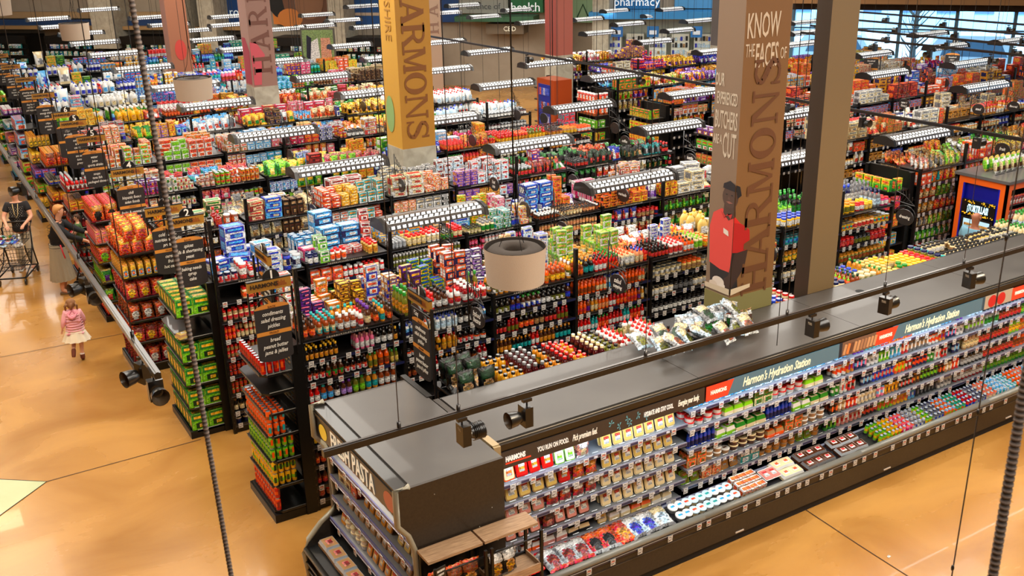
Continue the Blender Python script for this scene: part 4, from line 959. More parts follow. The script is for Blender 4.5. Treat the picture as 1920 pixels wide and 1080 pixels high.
G2S = {(0,1): '_*3 ts:cream:orange:red*1 ct:red:cream:orange*2 ct:red:white:crimson*2 ct:sky:white:blue*2', (0,2): 'ts:tan:red:red:cream*12', (0,3): 'sp:red:orange:red*3 sp:tan:cream:red*9', (0,4): 'sp:red:tan:red*12', (0,5): 'sp:brown:red:red*12', (0,6): 'sp:olive:red:red*4 sp:straw:lime:red*6', (0,7): 'ke:dark:cream:tan*3 ke:red:white:crimson*4', (0,8): 'bt:navy:white:ice*8',
 (1,1): 'bx:red:orange:white*3 ts:red:white:white*4 ts:cream:white:red*3 te:red:white:orange*2', (1,2): 'jr:olive:green:green*3 jr:straw:tan:green*6 sp:olive:cream:dark*4', (1,3): 'jr:olive:tan:dark*8', (2,1): 'sp:grey:olive:white*14 sp:tan:brown:dark*4', (2,2): 'sp:dark:olive:white*16', (2,3): 'sp:brown:grey:white*16',
 (3,1): 'sp:crimson:pink:dark*5 sp:rose:white:silver*8', (3,2): 'hs:navy:teal:dark*4 hs:dark:lime:dark*3 sp:purple:pink:dark*5', (4,1): 'sp:tan:peach:dark*16', (4,2): 'sp:brown:tan:dark*16', (4,3): 'sp:amber:cream:dark*16',
 (5,1): 'jr:red:navy:red*3 nt:red:blue:white*3 jr:crimson:tan:red*4', (5,2): 'nt:navy:amber:red*3 nt:red:cream:amber*4', (6,1): 'nt:lime:brown:green*6 nt:green:cream:brown*2', (6,2): 'nt:green:tan:lime*8', (7,1): 'sr:dark:grey:silver*4 cn:silver:grey:white*4', (7,2): 'cc:silver:white:grey*5'}
for (i, si), t in G2S.items(): shelf(1, i, si, S(t), rows=2)
# ---- the other racks from themes read along their decks
TH = {
 2: [('t', 'cs:white:cream:grey*2 sy:dark:cream:brown:white*1 sy:crimson:red:red*1 cc:orange:amber:white*2 te:brown:tan:dark*3', 'te:yellow:orange:gold*3 cs:darkgreen:cream:green*2 cs:white:cream:grey*1 cf:orange:amber:red*2'),
     ('t', 'cs:crimson:cream:red*1 cs:sky:blue:cream*1 pb:brown:dark:tan*3 bg:tan:cream:grey*2', 'bg:cream:grey:tan*3 cs:brown:white:tan*2'),
     ('t', 'te:red:orange:white*2 te:gold:yellow:cream*2 bx:white:teal:gold*3 te:white:grey:orange*3', 'cs:red:white:crimson*3 cs:brown:cream:red*1'),
     ('t', 'cs:white:cream:red*2 te:cream:orange:white*3 bx:peach:orange:red*3 te:straw:gold:brown*3', 'bx:white:grey:cream*3 te:black:white:grey*4 te:teal:darkgreen:white*2'),
     ('t', 'te:purple:lilac:gold*3 bx:ice:white:red*4 te:gold:straw:red*3 cs:sky:blue:white*1', 'bx:ice:white:crimson*5 cs:red:crimson:white*1'),
     ('t', 'ts:darkgreen:red:silver*4 cf:red:crimson:dark*3 cf:green:red:white*2 ke:brown:gold:gold*3', 'cf:darkgreen:green:red*4 bx:blue:red:white*2'),
     ('t', 'jr:dark:red:black*4 cf:black:darkgreen:red*4 bg:white:blue:red*2 cf:red:white:orange*3', 'cf:dark:green:black*4 cf:red:orange:amber*3'),
     ('t', 'cf:darkgreen:dark:tan*3 cf:dark:teal:silver*3 ke:dark:red:red*3 cf:cream:white:tan*2', 'cf:dark:green:crimson*5')],
 3: [('t', 'cn:cream:straw:white*2 cn:purple:magenta:gold:lilac*4 cn2:cream:white:green*3 cn:white:cream:red*3', 'cn:straw:cream:white*4 te:white:cream:red*2 bg:pink:red:peach*2 cy:teal:ice:darkgreen*2'),
     ('t', 'cn:cream:rose:white*3 cn:orange:lime:red*3 cn2:cream:orange:red*3 cn:orange:gold:amber*4', 'cy:teal:sky:white*3 cy:pink:red:white*3 cb:white:cream:pink*3'),
     ('t', 'bg:green:lime:straw*3 bg:lime:yellow:green*2 cs:crimson:maroon:red*2', 'bg:green:straw:lime*4 te:sky:white:blue*4'),
     ('t', 'bg:yellow:lime:green*4 cf:pink:rose:red*2 bx:tan:lime:straw*2 cf:blue:ice:navy*4', 'bg:lime:yellow:green*3 bx:gold:yellow:orange*2 cs:sky:blue:white*1'),
     ('t', 'cf:blue:sky:white*6 cf:navy:blue:white*3', 'cs:green:lime:white*1 cf:blue:sky:white*5'),
     ('t', 'sq:red:orange:red*5 bg:orange:gold:red*3 hs:red:orange:green*6', 'cs:sky:ice:white*2 cf:pink:magenta:white*3 bx:gold:yellow:orange*2'),
     ('t', 'sb:red:yellow:red*5 ts:red:gold:orange*4 sb:olive:yellow:green*4', 'jr:dark:white:red*6 jr:cream:white:black*5'),
     ('t', 'jr:amber:gold:dark*4 jr:tan:yellow:gold*4 jr:orange:white:orange*4', 'jr:dark:white:maroon*7 bx:red:pink:teal*2')],
 4: [('t', 'bx:white:gold:red*3 bx:white:lime:orange*3 cb:white:lime:gold*2', 'bx:white:orange:gold*4 cs:orange:white:red*1'),
     ('t', 'bx:white:lime:lime*3 bx:white:orange:red*3 cs:gold:straw:yellow*1', 'cs:white:orange:red*2 bx:white:gold:orange*3'),
     ('t', 'bx:tan:white:orange*3 bx:ice:sky:white*3 bx:rose:pink:white*2 bx:teal:sky:white*3', 'pb:red:white:gold*4 cy:pink:red:yellow*3'),
     ('t', 'bx:magenta:red:white*3 bx:red:orange:gold*2 te:navy:white:blue*2 bx:pink:rose:white*2', 'fl:orange:gold:white*3 cs:yellow:cream:gold*1 ct:teal:sky:white*2'),
     ('t', 'cn:gold:red:yellow*2 jr:dark:white:dark*4 cs:red:white:gold*1 jr:tan:cream:black*3', 'cn:red:white:red*4 cy:gold:orange:white*3'),
     ('t', 'cl:lime:yellow:green*3 rl:navy:ice:white*1 bg:blue:white:navy*2', 'bg:gold:yellow:orange*3 rl:lilac:white:navy*1'),
     ('t', 'jr:crimson:red:white*5 jr:brown:gold:dark*5 sb:dark:white:white*4', 'mj:ice:white:blue*4 cn:dark:white:red*4'),
     ('t', 'jr:dark:white:silver*8 jr:maroon:white:dark*4', 'mj:white:ice:red*4 mj:ice:white:blue*3')],
 5: [('t', 'cs:white:red:grey*2 bx:cream:orange:white*2 cc:navy:grey:blue*1', 'te:red:crimson:white*4 bx:white:grey:red*3'),
     ('t', 'fl:yellow:green:lime*2 te:lilac:gold:yellow*2 bx:gold:yellow:red*1 cc:ice:sky:blue*2', 'bg:gold:yellow:orange*3 cs:gold:orange:yellow*2'),
     ('t', 'fl:ice:white:red*6', 'fl:ice:sky:red*5 fl:white:ice:red*3'), ('t', 'fl:gold:yellow:green*3 bx:navy:tan:dark*2 fl:ice:white:crimson*3', 'cs:red:magenta:white*2 cs:crimson:red:cream*2'),
     ('t', 'cy:ice:sky:orange*2 bg:orange:cream:amber*3 pb:white:navy:blue*4', 'bx:rose:pink:white*2 cs:red:magenta:white*2'),
     ('t', 'bg:gold:yellow:dark*6 bg:yellow:orange:gold*3', 'bg:lime:green:yellow*3 bg:gold:yellow:orange*4'), ('t', 'bg:orange:gold:red*3 cn:navy:white:blue*4', 'mj:white:ice:red*5 cy:gold:yellow:red*3'), ('t', 'mj:white:ice:red*5 mj:white:ice:blue*4', 'mj:white:ice:red*5')],
 6: [('t', 'jg:lime:green:white*2 bx:straw:yellow:gold*3 sr:yellow:cream:white*2', 'cl:yellow:lime:green*4 bx:yellow:gold:straw*2'), ('t', 'cl:sky:blue:green*1 jg:yellow:gold:green*4 cy:red:orange:white*2', 'sr:green:lime:white*3 cl:yellow:straw:white*4'),
     ('t', 'sb:amber:orange:white*5 sb:red:amber:white*4 bx:gold:yellow:orange*1', 'cl:white:pink:red*5 sr:white:rose:red*3'), ('t', 'bg:red:gold:orange*3 cp:red:yellow:white*2 cp:orange:red:white*2', 'cs:red:gold:orange*1 bx:yellow:gold:straw*2 fl:orange:gold:red*2'),
     ('t', 'bx:lime:black:green*2 bg:red:orange:gold*4 bg:lime:green:red*2', 'bg:red:white:crimson*4'), ('t', 'bg:orange:cream:peach*3 cs:crimson:red:pink*2 jr:amber:orange:red*3', 'cs:darkgreen:green:white*1 bg:peach:cream:orange*3'),
     ('t', 'hs:red:navy:yellow*6 cy:sky:cream:gold*2', 'cy:rose:cream:red*4 cs:cream:straw:tan*2'), ('t', 'jr:red:white:crimson*5 te:lilac:navy:white*4', 'cs:white:cream:red*3')],
 7: [('t', 'mj:white:ice:blue*4 cs:sky:white:pink*1', 'jg:white:sky:blue*3 pf:ice:white:sky*2'), ('t', 'jg:white:cream:white*5 fl:white:cream:grey*3', 'rl:ice:white:blue*2 jg:white:ice:white*3'),
     ('t', 'cs:yellow:ice:white*1 te:sky:blue:pink*4 pf:white:gold:ice*1', 'te:ice:sky:blue*5'), ('t', 'sr:white:sky:teal*3 te:white:red:sky*3 bg:sky:ice:blue*3', 'rl:white:sky:blue*2 bx:ice:sky:blue*3'),
     ('t', 'rl:white:ice:sky*2 te:navy:ice:white*3 te:white:blue:sky*3', 'rl:navy:white:ice*2 sr:sky:blue:white*3'), ('t', 'te:teal:sky:ice*3 cn:tan:orange:green*4 bg:lime:green:white*3', 'bg:green:lime:white*4'),
     ('t', 'cn:amber:tan:dark*5 bx:white:pink:red*3', 'bg:green:lime:white*3 cs:white:grey:ice*2'), ('t', 'te:brown:dark:tan*5 te:dark:white:grey*4', 'cs:tan:cream:brown*2')],
 8: [('t', 'jg:white:sky:blue*4 mj:white:blue:blue*3', 'jg:white:blue:red*4'), ('t', 'jg:white:blue:blue*4 sr:orange:blue:red*1 jg:white:sky:white*3', 'jg:white:lilac:blue*4'), ('t', 'cl:white:blue:blue*4 wp:white:sky:gold*4 wp:gold:yellow:orange*2', 'cl:blue:white:navy*3 sr:white:blue:blue*3'),
     ('t', 'wp:gold:yellow:white*4 cs:blue:sky:gold*1 cl:sky:teal:blue*4', 'sr:lime:sky:white*3 cl:white:blue:blue*4'), ('t', 'cl:teal:sky:blue*4 cl:pink:red:white*4 sr:orange:cream:red*2', 'jg:pink:rose:white*3 cl:sky:white:blue*4'),
     ('t', 'wb:sky:blue:blue*6 cl:green:teal:darkgreen*3', 'wb:sky:ice:red*5 bx:red:gold:white*3'), ('t', 'bx:blue:red:yellow*3 bx:pink:magenta:white*2 cl:teal:green:darkgreen*3', 'bx:white:grey:ice*3 te:lilac:pink:gold*3'), ('t', 'te:yellow:gold:lime*3 bx:orange:red:white*2', 'bx:tan:gold:orange*3')],
 9: [('t', 'rl:white:sky:blue*2 pf:ice:sky:blue*1', 'rl:white:ice:sky*2'), ('t', 'pf:white:cream:grey*1 cs:yellow:gold:lime*1 cs:green:darkgreen:lime*3', 'cs:tan:peach:orange*1 rl:white:cream:tan*2'), ('t', 'rl:ice:white:sky*2 bx:sky:blue:orange*3', 'bx:peach:tan:cream*2'),
     ('t', 'cs:white:ice:grey*2 bx:white:cream:rose*3', 'mj:white:cream:grey*2'), ('t', 'cl:red:white:red*6 bx:sky:teal:white*3', 'cs:teal:gold:white*1 bx:white:ice:sky*3'), ('t', 'cs:sky:ice:white*2 bx:tan:orange:lime*3 bx:orange:red:white*2', 'bx:tan:cream:orange*4'),
     ('t', 'cs:blue:navy:sky*2 bx:teal:green:white*3', 'cs:blue:purple:white*3'), ('t', 'bx:gold:green:lime*3', 'rl:white:red:sky*2')]}
for r in range(2, 12):
    th = TH.get(r) or TH[8+(r % 2)]
    for i in range(NB):
        x = GX[r]+i*BAYW
        if not inwall(x+BAYW, GY[r]+1): continue
        if r == 10 and i > 5: continue
        _, a, b = th[i]; p = place_of(0, i, RN[r]); Y = GY[r]
        x0 = x+.03; x1 = x+BAYW-.03
        segs = [(x0, x1)]
        if r == 2 and x0 < 8.25 and x1 > 7.52: segs = [(x0, x1)]
        for (xa, xb) in segs:
            deck_run(xa, xb, Y, Y+.42, TOPZ, S(a), p, .25, maxstack=2)
            if r < 9: deck_run(xa, xb, Y+.45, Y+.92, TOPZ, S(b), p, .6, maxstack=2)
        ss = S(a)+S(b)
        ss = [q for q in ss if q.split(':')[0] not in ('pf', 'rl', 'cs')] or S('bx:white:red:blue*3')
        random.shuffle(ss)
        if r < 9:
            for si in (1, 2) if i else (1, 2, 3, 4, 5, 6): shelf(r, i, si, ss, start=si*2, rows=2 if si == 1 else 1)
# ---- second block: cookies, candy, cereal, pasta, paper
TB = {0: ['cf:white:rose:peach*2 cf:grey:tan:cream*3 cf:lime:straw:cream*3', 'bg:orange:red:gold*2 cb:red:orange:white*2 bg:teal:gold:orange*2 bg:red:gold:yellow*3', 'cy:tan:straw:cream*3 cy:rose:pink:white*3 bg:tan:orange:cream*3', 'nt:orange:amber:gold*3 nt:brown:tan:orange*3 nt:gold:orange:yellow*4', 'cf:olive:lime:green*3 cf:grey:white:olive*3 cf:lime:straw:green*4', 'cf:lime:green:white*5 cf:green:straw:white*4', 'bg:tan:gold:cream*3 bg:orange:red:gold*2', 'cf:red:gold:white*3 cf:tan:cream:red*3'],
      1: ['te:cream:tan:grey*4 cs:tan:cream:grey*2', 'bg:orange:cream:red*3 bx:gold:tan:orange*3', 'fl:cream:white:red*2 cs:cream:white:grey*2 bx:orange:red:tan*2', 'cs:white:cream:grey*4 bx:tan:gold:brown*3', 'oc:white:gold:red*5 jr:cream:white:gold*3', 'jr:gold:cream:white*4 cc:white:blue:navy*3', 'jr:amber:cream:orange*4'],
      2: ['cs:yellow:gold:navy*1 bx:navy:gold:yellow*3 cs:blue:navy:white*2', 'cs:sky:blue:white*2 bx:gold:navy:orange*3 cs:blue:white:sky*2', 'cs:ice:sky:white*2 bx:white:red:orange*3 bx:orange:gold:white*2', 'cs:cream:white:grey*4 bx:maroon:cream:red*2', 'cs:red:crimson:orange*3 cs:orange:red:gold*2', 'cs:red:orange:white*4 bx:orange:sky:red*2', 'cs:red:orange:gold*4'],
      3: ['bx:orange:gold:red*2 cf:purple:lilac:gold*3 cs:purple:lilac:white*2', 'cf:purple:magenta:orange*4 bx:red:white:gold*2', 'cb:white:red:gold*3 bx:tan:cream:orange*3', 'cb:cream:gold:sky*4 cb:white:orange:red*3', 'bg:gold:yellow:sky*3 bg:yellow:orange:red*3', 'bx:yellow:gold:sky*3 bx:rose:cream:red*3', 'bx:cream:white:tan*3'],
      4: ['cb:gold:green:orange*3 cb:lime:yellow:orange*3', 'bg:red:white:gold*3 bg:lime:straw:red*3 bg:purple:orange:lilac*2', 'bg:purple:gold:orange*4 bg:purple:lilac:white*3', 'bg:sky:navy:teal*4 bg:teal:sky:dark*3', 'bg:tan:cream:straw*4', 'bg:gold:orange:yellow*3', 'bg:tan:gold:cream*3'],
      5: ['cs:white:cream:grey*2', 'cc:white:red:orange*3 cs:white:cream:grey*2', 'sd:purple:orange:red*4 cc:rose:orange:purple*3', 'bg:gold:yellow:purple*3', 'bg:purple:blue:white*3', 'bg:pink:purple:gold*3', 'bg:tan:gold:orange*3'],
      6: ['bg:purple:magenta:blue*3 bg:gold:yellow:red*3', 'bg:rose:white:pink*3 bg:yellow:gold:orange*2', 'cs:gold:purple:yellow*2', 'bg:yellow:gold:purple*3', 'bg:white:purple:gold*3', 'bg:gold:white:yellow*3', 'bg:white:pink:lilac*2']}
for r in range(7):
    for i in range(9):
        x = BX[r]+i*BAYW
        if NV.x*(x+BAYW)+NV.y*BY[r] > 34: continue
        if r == 5 and i < 1: continue
        t = TB[r]; a = t[i % len(t)]; b = t[(i+3) % len(t)]; p = place_of(0, i, BN[r]); Y = BY[r]
        deck_run(x+.03, x+BAYW-.03, Y, Y+.42, TOPZ, S(a), p, .25, maxstack=2); deck_run(x+.03, x+BAYW-.03, Y+.45, Y+.92, TOPZ, S(b)+S(a), p, .45, maxstack=3)
        for si in range(1, 8 if r == 0 else (4 if r < 2 else 3)):
            ss = S(t[(i+si) % len(t)])+S(t[(i+si*2) % len(t)])
            ss = [q for q in ss if q.split(':')[0] not in ('cs', 'pf')] or S('cf:gold:red:white*3')
            if r == 0: ss = [q for q in ss]
            shelf(r, i, si, ss, start=si+i, rows=1 if si > 1 else 2, block='B')
# ---- end caps facing the main aisle
def endcap(r, Y, xl, xr, wy, tiers, label, perf=False):
    g = thing('end_cap_rack', label, 'store shelf', (xl, Y, 0), 0, None); w = xr-xl
    b = MB(); b.box(w-.02, w+.1, -.02, .04, 0, TOPZ-.02, (.05,.045,.042), 'blackmetal'); b.box(w+.04, w+.09, .04, wy, .05, TOPZ-.02, (.09,.075,.06), 'blackmetal'); b.box(w-.02, w+.1, wy-.04, wy+.02, 0, TOPZ-.02, (.05,.045,.042), 'blackmetal')
    if perf:
        for i in range(7):
            for z in range(26): b.box(w+.035, w+.04, .1+i*.11, .17+i*.11, .55+z*.055, .565+z*.055, (.62,.47,.26), 'matte')
    obj('back_frame', b, g)
    b = MB(); b.box(-.02, w, .0, wy, 0, .1, (.06,.05,.045), 'blackmetal'); obj('base_plinth', b, g)
    for z in tiers:
        b = MB(); c = .07; P = [(c,0),(w,0),(w,wy),(c,wy),(0,wy-c),(0,c)]
        b.poly([(x, y, 0) for x, y in P], (.075,.07,.065), 'satin'); b.poly([(x, y, -.022) for x, y in P[::-1]], (.05,.045,.04), 'satin')
        for p, q in zip(P, P[1:]+P[:1]): b.poly([(p[0],p[1],-.022),(q[0],q[1],-.022),(q[0],q[1],0),(p[0],p[1],0)], (.09,.085,.075), 'satin')
        b.tube([(c,-.004,.012),(w,-.004,.012)], .005, (.3,.28,.25), 'metal', 4); b.tube([(-.003,c,.012),(-.003,wy-c,.012)], .005, (.3,.28,.25), 'metal', 4)
        obj('shelf', b, g, (0, 0, z))
    return g
endcap(0, 9.85, 2.79, 3.16, .92, [.13,.45,.77,1.08,1.36,1.61,1.83], 'end cap of soda cans with two empty black shelves, nearest the camera', perf=True)
def cans(x0, x1, y0, y1, z, layers, pal, wh, code='sd', ring=False):
    k = K[code]; s = 1.04; w = k['w']*s+.003; nx = max(1, int((x1-x0)/w)); ny = int((y1-y0)/w)
    for i in range(nx):
        for j in range(ny):
            if ring and 0 < j and i > 0: continue
            for q in range(layers): put(code, pal, x0+w*(i+.5), y0+w*(j+.5), z+q*k['h']*s, random.uniform(-.5,.5), 0, s, wh)
e0 = 'nearest end cap'
cans(2.80, 3.14, 9.87, 10.72, 1.832, 1, ('red','crimson','orange','red','silver'), 'top shelf, '+e0, ring=True)
cans(2.90, 2.97, 9.95, 10.0, 1.832, 1, ('crimson','white','white','red','silver'), 'second row, '+e0)
cans(2.80, 3.02, 9.87, 10.70, 1.082, 2, ('orange','amber','teal','orange','silver'), 'third filled shelf, '+e0); cans(3.05, 3.12, 9.87, 9.94, 1.082, 1, ('orange','amber','teal','orange','silver'), 'third filled shelf, '+e0)
cans(2.80, 3.14, 9.87, 10.70, .772, 2, ('lime','green','orange','green','silver'), 'fourth shelf, '+e0)
cans(2.80, 3.14, 9.87, 10.70, .452, 2, ('yellow','lime','darkgreen','yellow','silver'), 'fifth shelf, '+e0)
cans(2.80, 2.87, 9.87, 10.70, .132, 2, ('red','orange','crimson','orange','silver'), 'lowest shelf, '+e0)
endcap(1, 12.42, 2.52, 2.97, 1.0, [.1,.43,.76,1.09,1.42,1.72], 'end cap of green juice pouch cases, second from the camera')
for z in (.1,.43,.76,1.09,1.72):
    for i in range(2):
        for j in range(6):
            if z == .76 and j > 8: continue
            put('jb', ('lime','green','yellow','darkgreen'), 2.53+.115+i*.225, 12.44+.075+j*.16, z+.002, random.uniform(-.02,.02), 0, .93, 'second end cap, %s tier from below' % ORD[(.1,.43,.76,1.09,1.72).index(z)])
put('cm', ('straw','cream','white','tan'), 2.6, 12.52, 1.422, .3, 0, 1, 'alone on a second end cap shelf')
endcap(2, 14.95, 2.36, 2.96, 1.0, [.12,.5,.85,1.2,1.55,1.9], 'end cap of orange chip bags, third from the camera')
rn = random.Random(5)
for z, specs in ((1.902, ('orange','yellow','red','orange')), (1.2, ('red','orange','yellow','red')), (.852, ('amber','orange','white','orange')), (.502, ('red','crimson','yellow','orange')), (.122, ('crimson','orange','white','red'))):
    wh = 'third end cap, %s' % ('topmost pile' if z > 1.8 else '%s tier from below' % ORD[[.122,.502,.852,1.2].index(z)])
    lay = 2 if z > 1.8 else 1
    for q in range(lay):
        for i in range(3-q):
            for j in range(5): put('cp', specs, 2.47+i*.19+q*.08, 15.03+j*.2, z+q*.19, rn.uniform(-.3,.3), -.2+rn.uniform(-.1,.1), .86, wh)
for j in range(8):
    for i in range(5): put('ct', ('yellow','gold','sky','orange'), 2.42+i*.11, 15.0+j*.115, 1.552, 0, 0, .95, 'second tier of the third end cap')
ECT = {3: ('purple and orange chip bags over pink boxes', [('cp',('orange','gold','dark','red')),('pb',('rose','peach','pink','orange')),('cp',('red','orange','lime','yellow')),('bg',('lime','green','purple','straw')),('bg',('green','lime','red','olive'))]),
       4: ('red bottles and yellow cookie boxes', [('so',('red','crimson','silver','white')),('bx',('gold','yellow','red','orange')),('so',('maroon','red','dark','crimson')),('so',('red','silver','red','red'))]),
       5: ('large orange cheese chip bags', [('cp',('orange','amber','red','gold')),('jr',('grey','blue','dark','yellow')),('bx',('orange','gold','yellow','amber')),('cp',('amber','orange','gold','orange'))]),
       6: ('yellow mustard cartons', [('ct',('yellow','gold','olive','yellow')),('ct',('gold','yellow','dark','yellow')),('bx',('blue','lilac','red','navy')),('bx',('green','lime','red','yellow')),('ct',('yellow','gold','olive','gold'))]),
       7: ('pale blue cereal cases', [('jb',('ice','sky','red','orange')),('jb',('sky','ice','red','orange')),('jb',('ice','sky','red','straw')),('jb',('lime','straw','red','orange')),('jb',('lime','straw','red','green'))]),
       8: ('lilac and coral tubs', [('cc',('lilac','purple','white','pink')),('cc',('teal','sky','white','ice')),('bx',('peach','orange','pink','red')),('bx',('lilac','purple','white','pink'))]),
       9: ('yellow and green packets', [('bg',('yellow','gold','green','lime')),('bg',('lime','green','yellow','white')),('bg',('teal','green','white','lime'))]),
       10: ('coral and red packets', [('bg',('rose','red','white','pink')),('bg',('lilac','pink','white','red'))])}
for r, (nm, tiers) in ECT.items():
    Y = GY[r]+.08
    zs = [1.78, 1.40, 1.05, .70, .35, .1][:6]
    endcap(r, Y, 2.42, 2.96, .9, zs, 'end cap of %s, %s from the camera' % (nm, ORD[r]))
    for j, z in enumerate(zs):
        code, pal = tiers[j % len(tiers)]; k = K[code]; s = min(1.0, .33/k['h']); w_ = k['w']*s+.004; d_ = k['d']*s+.004
        for a in range(int(.5/w_)):
            for b_ in range(int(.86/d_)):
                if a > 1 and 0 < b_ : continue
                put(code, pal, 2.44+w_*(a+.5), Y+.02+d_*(b_+.5), z+.002, rn.uniform(-.06,.06), -.12 if k['cat'] == 'bag' else 0, s, '%s shelf of the %s end cap' % (ORD[j], ORD[r]))
# ---- end caps of the far block facing the cross aisle
FC = {0: [('bx',('lime','yellow','orange','green')),('bx',('magenta','pink','orange','red')),('bx',('gold','orange','yellow','orange')),('bx',('sky','gold','teal','yellow')),('bx',('gold','yellow','orange','gold'))],
      2: [('bx',('purple','lilac','white','gold')),('bx',('green','lime','red','white')),('bx',('tan','gold','red','green'))],
      3: [('bx',('gold','green','orange','lime')),('bx',('lime','yellow','red','orange')),('bx',('red','yellow','gold','orange')),('bx',('gold','red','cream','orange'))],
      4: [('oc',('orange','red','white','red')),('oc',('orange','amber','white','red')),('bx',('green','lime','white','lime')),('bx',('green','lime','red','yellow'))],
      5: [('bg',('pink','magenta','white','rose')),('bg',('magenta','pink','white','red'))]}
for r, tiers in FC.items():
    Y = BY[r]+.1; xr = BX[r]-.12; zs = [1.83, 1.5, 1.17, .84, .5, .15]
    endcap(r, Y, xr-.5, xr, .95, zs, 'end cap at the left end of the %s, facing the cross aisle' % BN[r])
    for j, z in enumerate(zs):
        code, pal = tiers[j % len(tiers)]; k = K[code]; s = min(1.25, .30/k['h']); w_ = k['w']*s+.004; d_ = (k['w'] if code == 'bx' else k['d'])*s+.004
        for b_ in range(int(.9/w_)): put(code, pal, xr-.46, Y+.03+w_*(b_+.5), z+.002, -math.pi/2, 0, s, 'end cap of the %s' % BN[r])
        for a in range(int(.36/w_)): put(code, pal, xr-.36+w_*(a+.5), Y+.06, z+.002, 0, 0, s, 'end cap of the %s' % BN[r])
# ---------------------------------------------------------------- the long refrigerated case
CASES = [(3.97, 6.35), (6.35, 8.75), (8.75, 11.15), (11.15, 13.55), (13.55, 15.95)]
TZA = [1.48, 1.26, 1.05, .82, .585]; TZB = [1.61, 1.39, 1.15, .915, .67]; TZ = TZA
TZ_ = [1.655, 1.465, 1.255, 1.045, .815]      # shelf heights; the deck in front is lower
CN_ = ['leftmost','second','third','fourth','rightmost']
def led(name, x0, x1, y, z, e, parent=None):
    d = bpy.data.lights.new(name, 'AREA'); d.shape = 'RECTANGLE'; d.size = x1-x0; d.size_y = .05; d.energy = e; d.color = (.80,.90,1.0)
    o = bpy.data.objects.new(name, d); COL.objects.link(o); o.location = ((x0+x1)/2, y, z); o.rotation_euler = (R(22), 0, 0)
    return o
for ci, (xa, xb) in enumerate(CASES):
    w_ = xb-xa
    g = thing('refrigerated_case', '%s section of the long black open drinks and deli cooler' % CN_[ci], 'refrigerator', (xa, 6.7, 0), 0, 'sections of the long open cooler')
    b = MB(); b.box(.003, w_-.003, .18, 1.22, 2.0, 2.05, 'dark', 'top_sheet'); b.box(0, w_, 1.22, 1.25, 1.95, 2.04, (.06,.05,.05), 'blackmetal')
    if ci in (1, 2): b.lathe([(.055,2.052),(.054,2.053)], 16, (.02,.02,.02), 'matte', ox=1.35 if ci == 1 else .9, oy=.95)
    obj('top_panel', b, g)
    b = MB(); b.box(0, w_, .12, .19, 1.98, 2.03, (.10,.08,.07), 'satin'); b.box(0, w_, .145, .16, 2.03, 2.04, (.5,.45,.38), 'metal'); b.box(0, w_, .14, .17, 1.955, 1.98, (.16,.13,.10), 'satin')
    b.box(0, w_, .15, .19, 1.77, 1.955, (.10,.085,.075), 'satin'); obj('canopy', b, g)
    b = MB(); b.box(0, w_, 1.12, 1.2, .3, 1.98, (.10,.13,.30), 'satin'); b.box(0, w_, .3, 1.2, .30, .36, (.05,.05,.06), 'satin'); obj('back_wall', b, g)
    b = MB(); b.box(0, w_, .05, .12, 0, .12, (.05,.04,.035), 'matte'); b.box(0, w_, .02, .3, .10, .46, (.16,.13,.10), 'case_panel'); b.box(0, w_, .01, .02, .34, .345, (.28,.23,.18), 'satin')
    b.box(.5, .62, .012, .02, .12, .135, (.8,.75,.7), 'satin'); obj('front_panel', b, g)
    b = MB(); b.tube([(0,.0,.52),(w_,.0,.52)], .038, (.46,.46,.43), 'satin', 10); b.box(0, w_, -.01, .03, .44, .49, (.16,.15,.22), 'satin'); b.box(0, w_, -.014, -.008, .462, .468, (.7,.7,.7), 'satin'); obj('bumper_rail', b, g)
    b = MB(); b.poly([(0,.03,.46),(w_,.03,.46),(w_,.36,.53),(0,.36,.53)], (.09,.09,.11), 'satin'); b.box(0, w_, .345, .352, .47, .56, (.20,.20,.34), 'satin'); b.box(0, w_, .342, .346, .535, .56, (.62,.66,.78), 'satin'); obj('display_deck', b, g)
    for j, z in enumerate(TZA if ci == 0 else TZB):
        b = MB(); y0 = .30 if j < 4 else .36
        b.box(.01, w_-.01, y0, 1.12, z-.02, z, (.42,.44,.47), 'satin'); b.box(.01, w_-.01, y0-.012, y0, z-.032, z+.008, (.50,.50,.56), 'satin'); b.front(.015, w_-.015, z-.026, -.002+z, y0-.0135, (.13,.14,.28), 'satin')
        u = .03; rn = random.Random(ci*9+j)
        while u < w_-.2: L = rn.uniform(.03,.09); b.front(u, u+L, z-.027, z+.001, y0-.015, (.76,.78,.82), 'card'); u += L+rn.uniform(.05,.2)
        obj('shelf', b, g)
        b = MB(); u = .06                                   # wire product fences
        while u < w_-.12: b.tube([(u,y0+.004,z),(u,y0+.004,z+.03),(u+.07,y0+.004,z+.03),(u+.07,y0+.004,z)], .0025, (.6,.62,.64), 'metal', 4); u += rn.uniform(.14,.17)
        if ci < 2: obj('wire_fence', b, g)
        u = .05
        while u < w_-.05 :
            c = (.75,.12,.10) if rn.random() < .35 else (.7,.7,.7)
            mobj('price_tag', part(('tag', c), lambda: mk_tag(c)), g, (u, y0-.016, z-.01)); u += rn.uniform(.13,.27)
    u = .06
    while u < w_-.05:
        c = (.75,.12,.10) if rn.random() < .7 else (.7,.7,.7)
        mobj('price_tag', part(('tag', c), lambda: mk_tag(c)), g, (u, -.022, .455)); u += rn.uniform(.10,.32) if ci else rn.uniform(.2,.4)
    b = MB(); b.box(.05, w_-.05, .22, .26, 1.93, 1.945, (.85,.93,1.0), 'tube'); obj('led_strip', b, g)
    led('case_light', xa+.05, xb-.05, 6.93, 1.93, 11); led('case_light', xa+.05, xb-.05, 6.905, 1.765, 9)
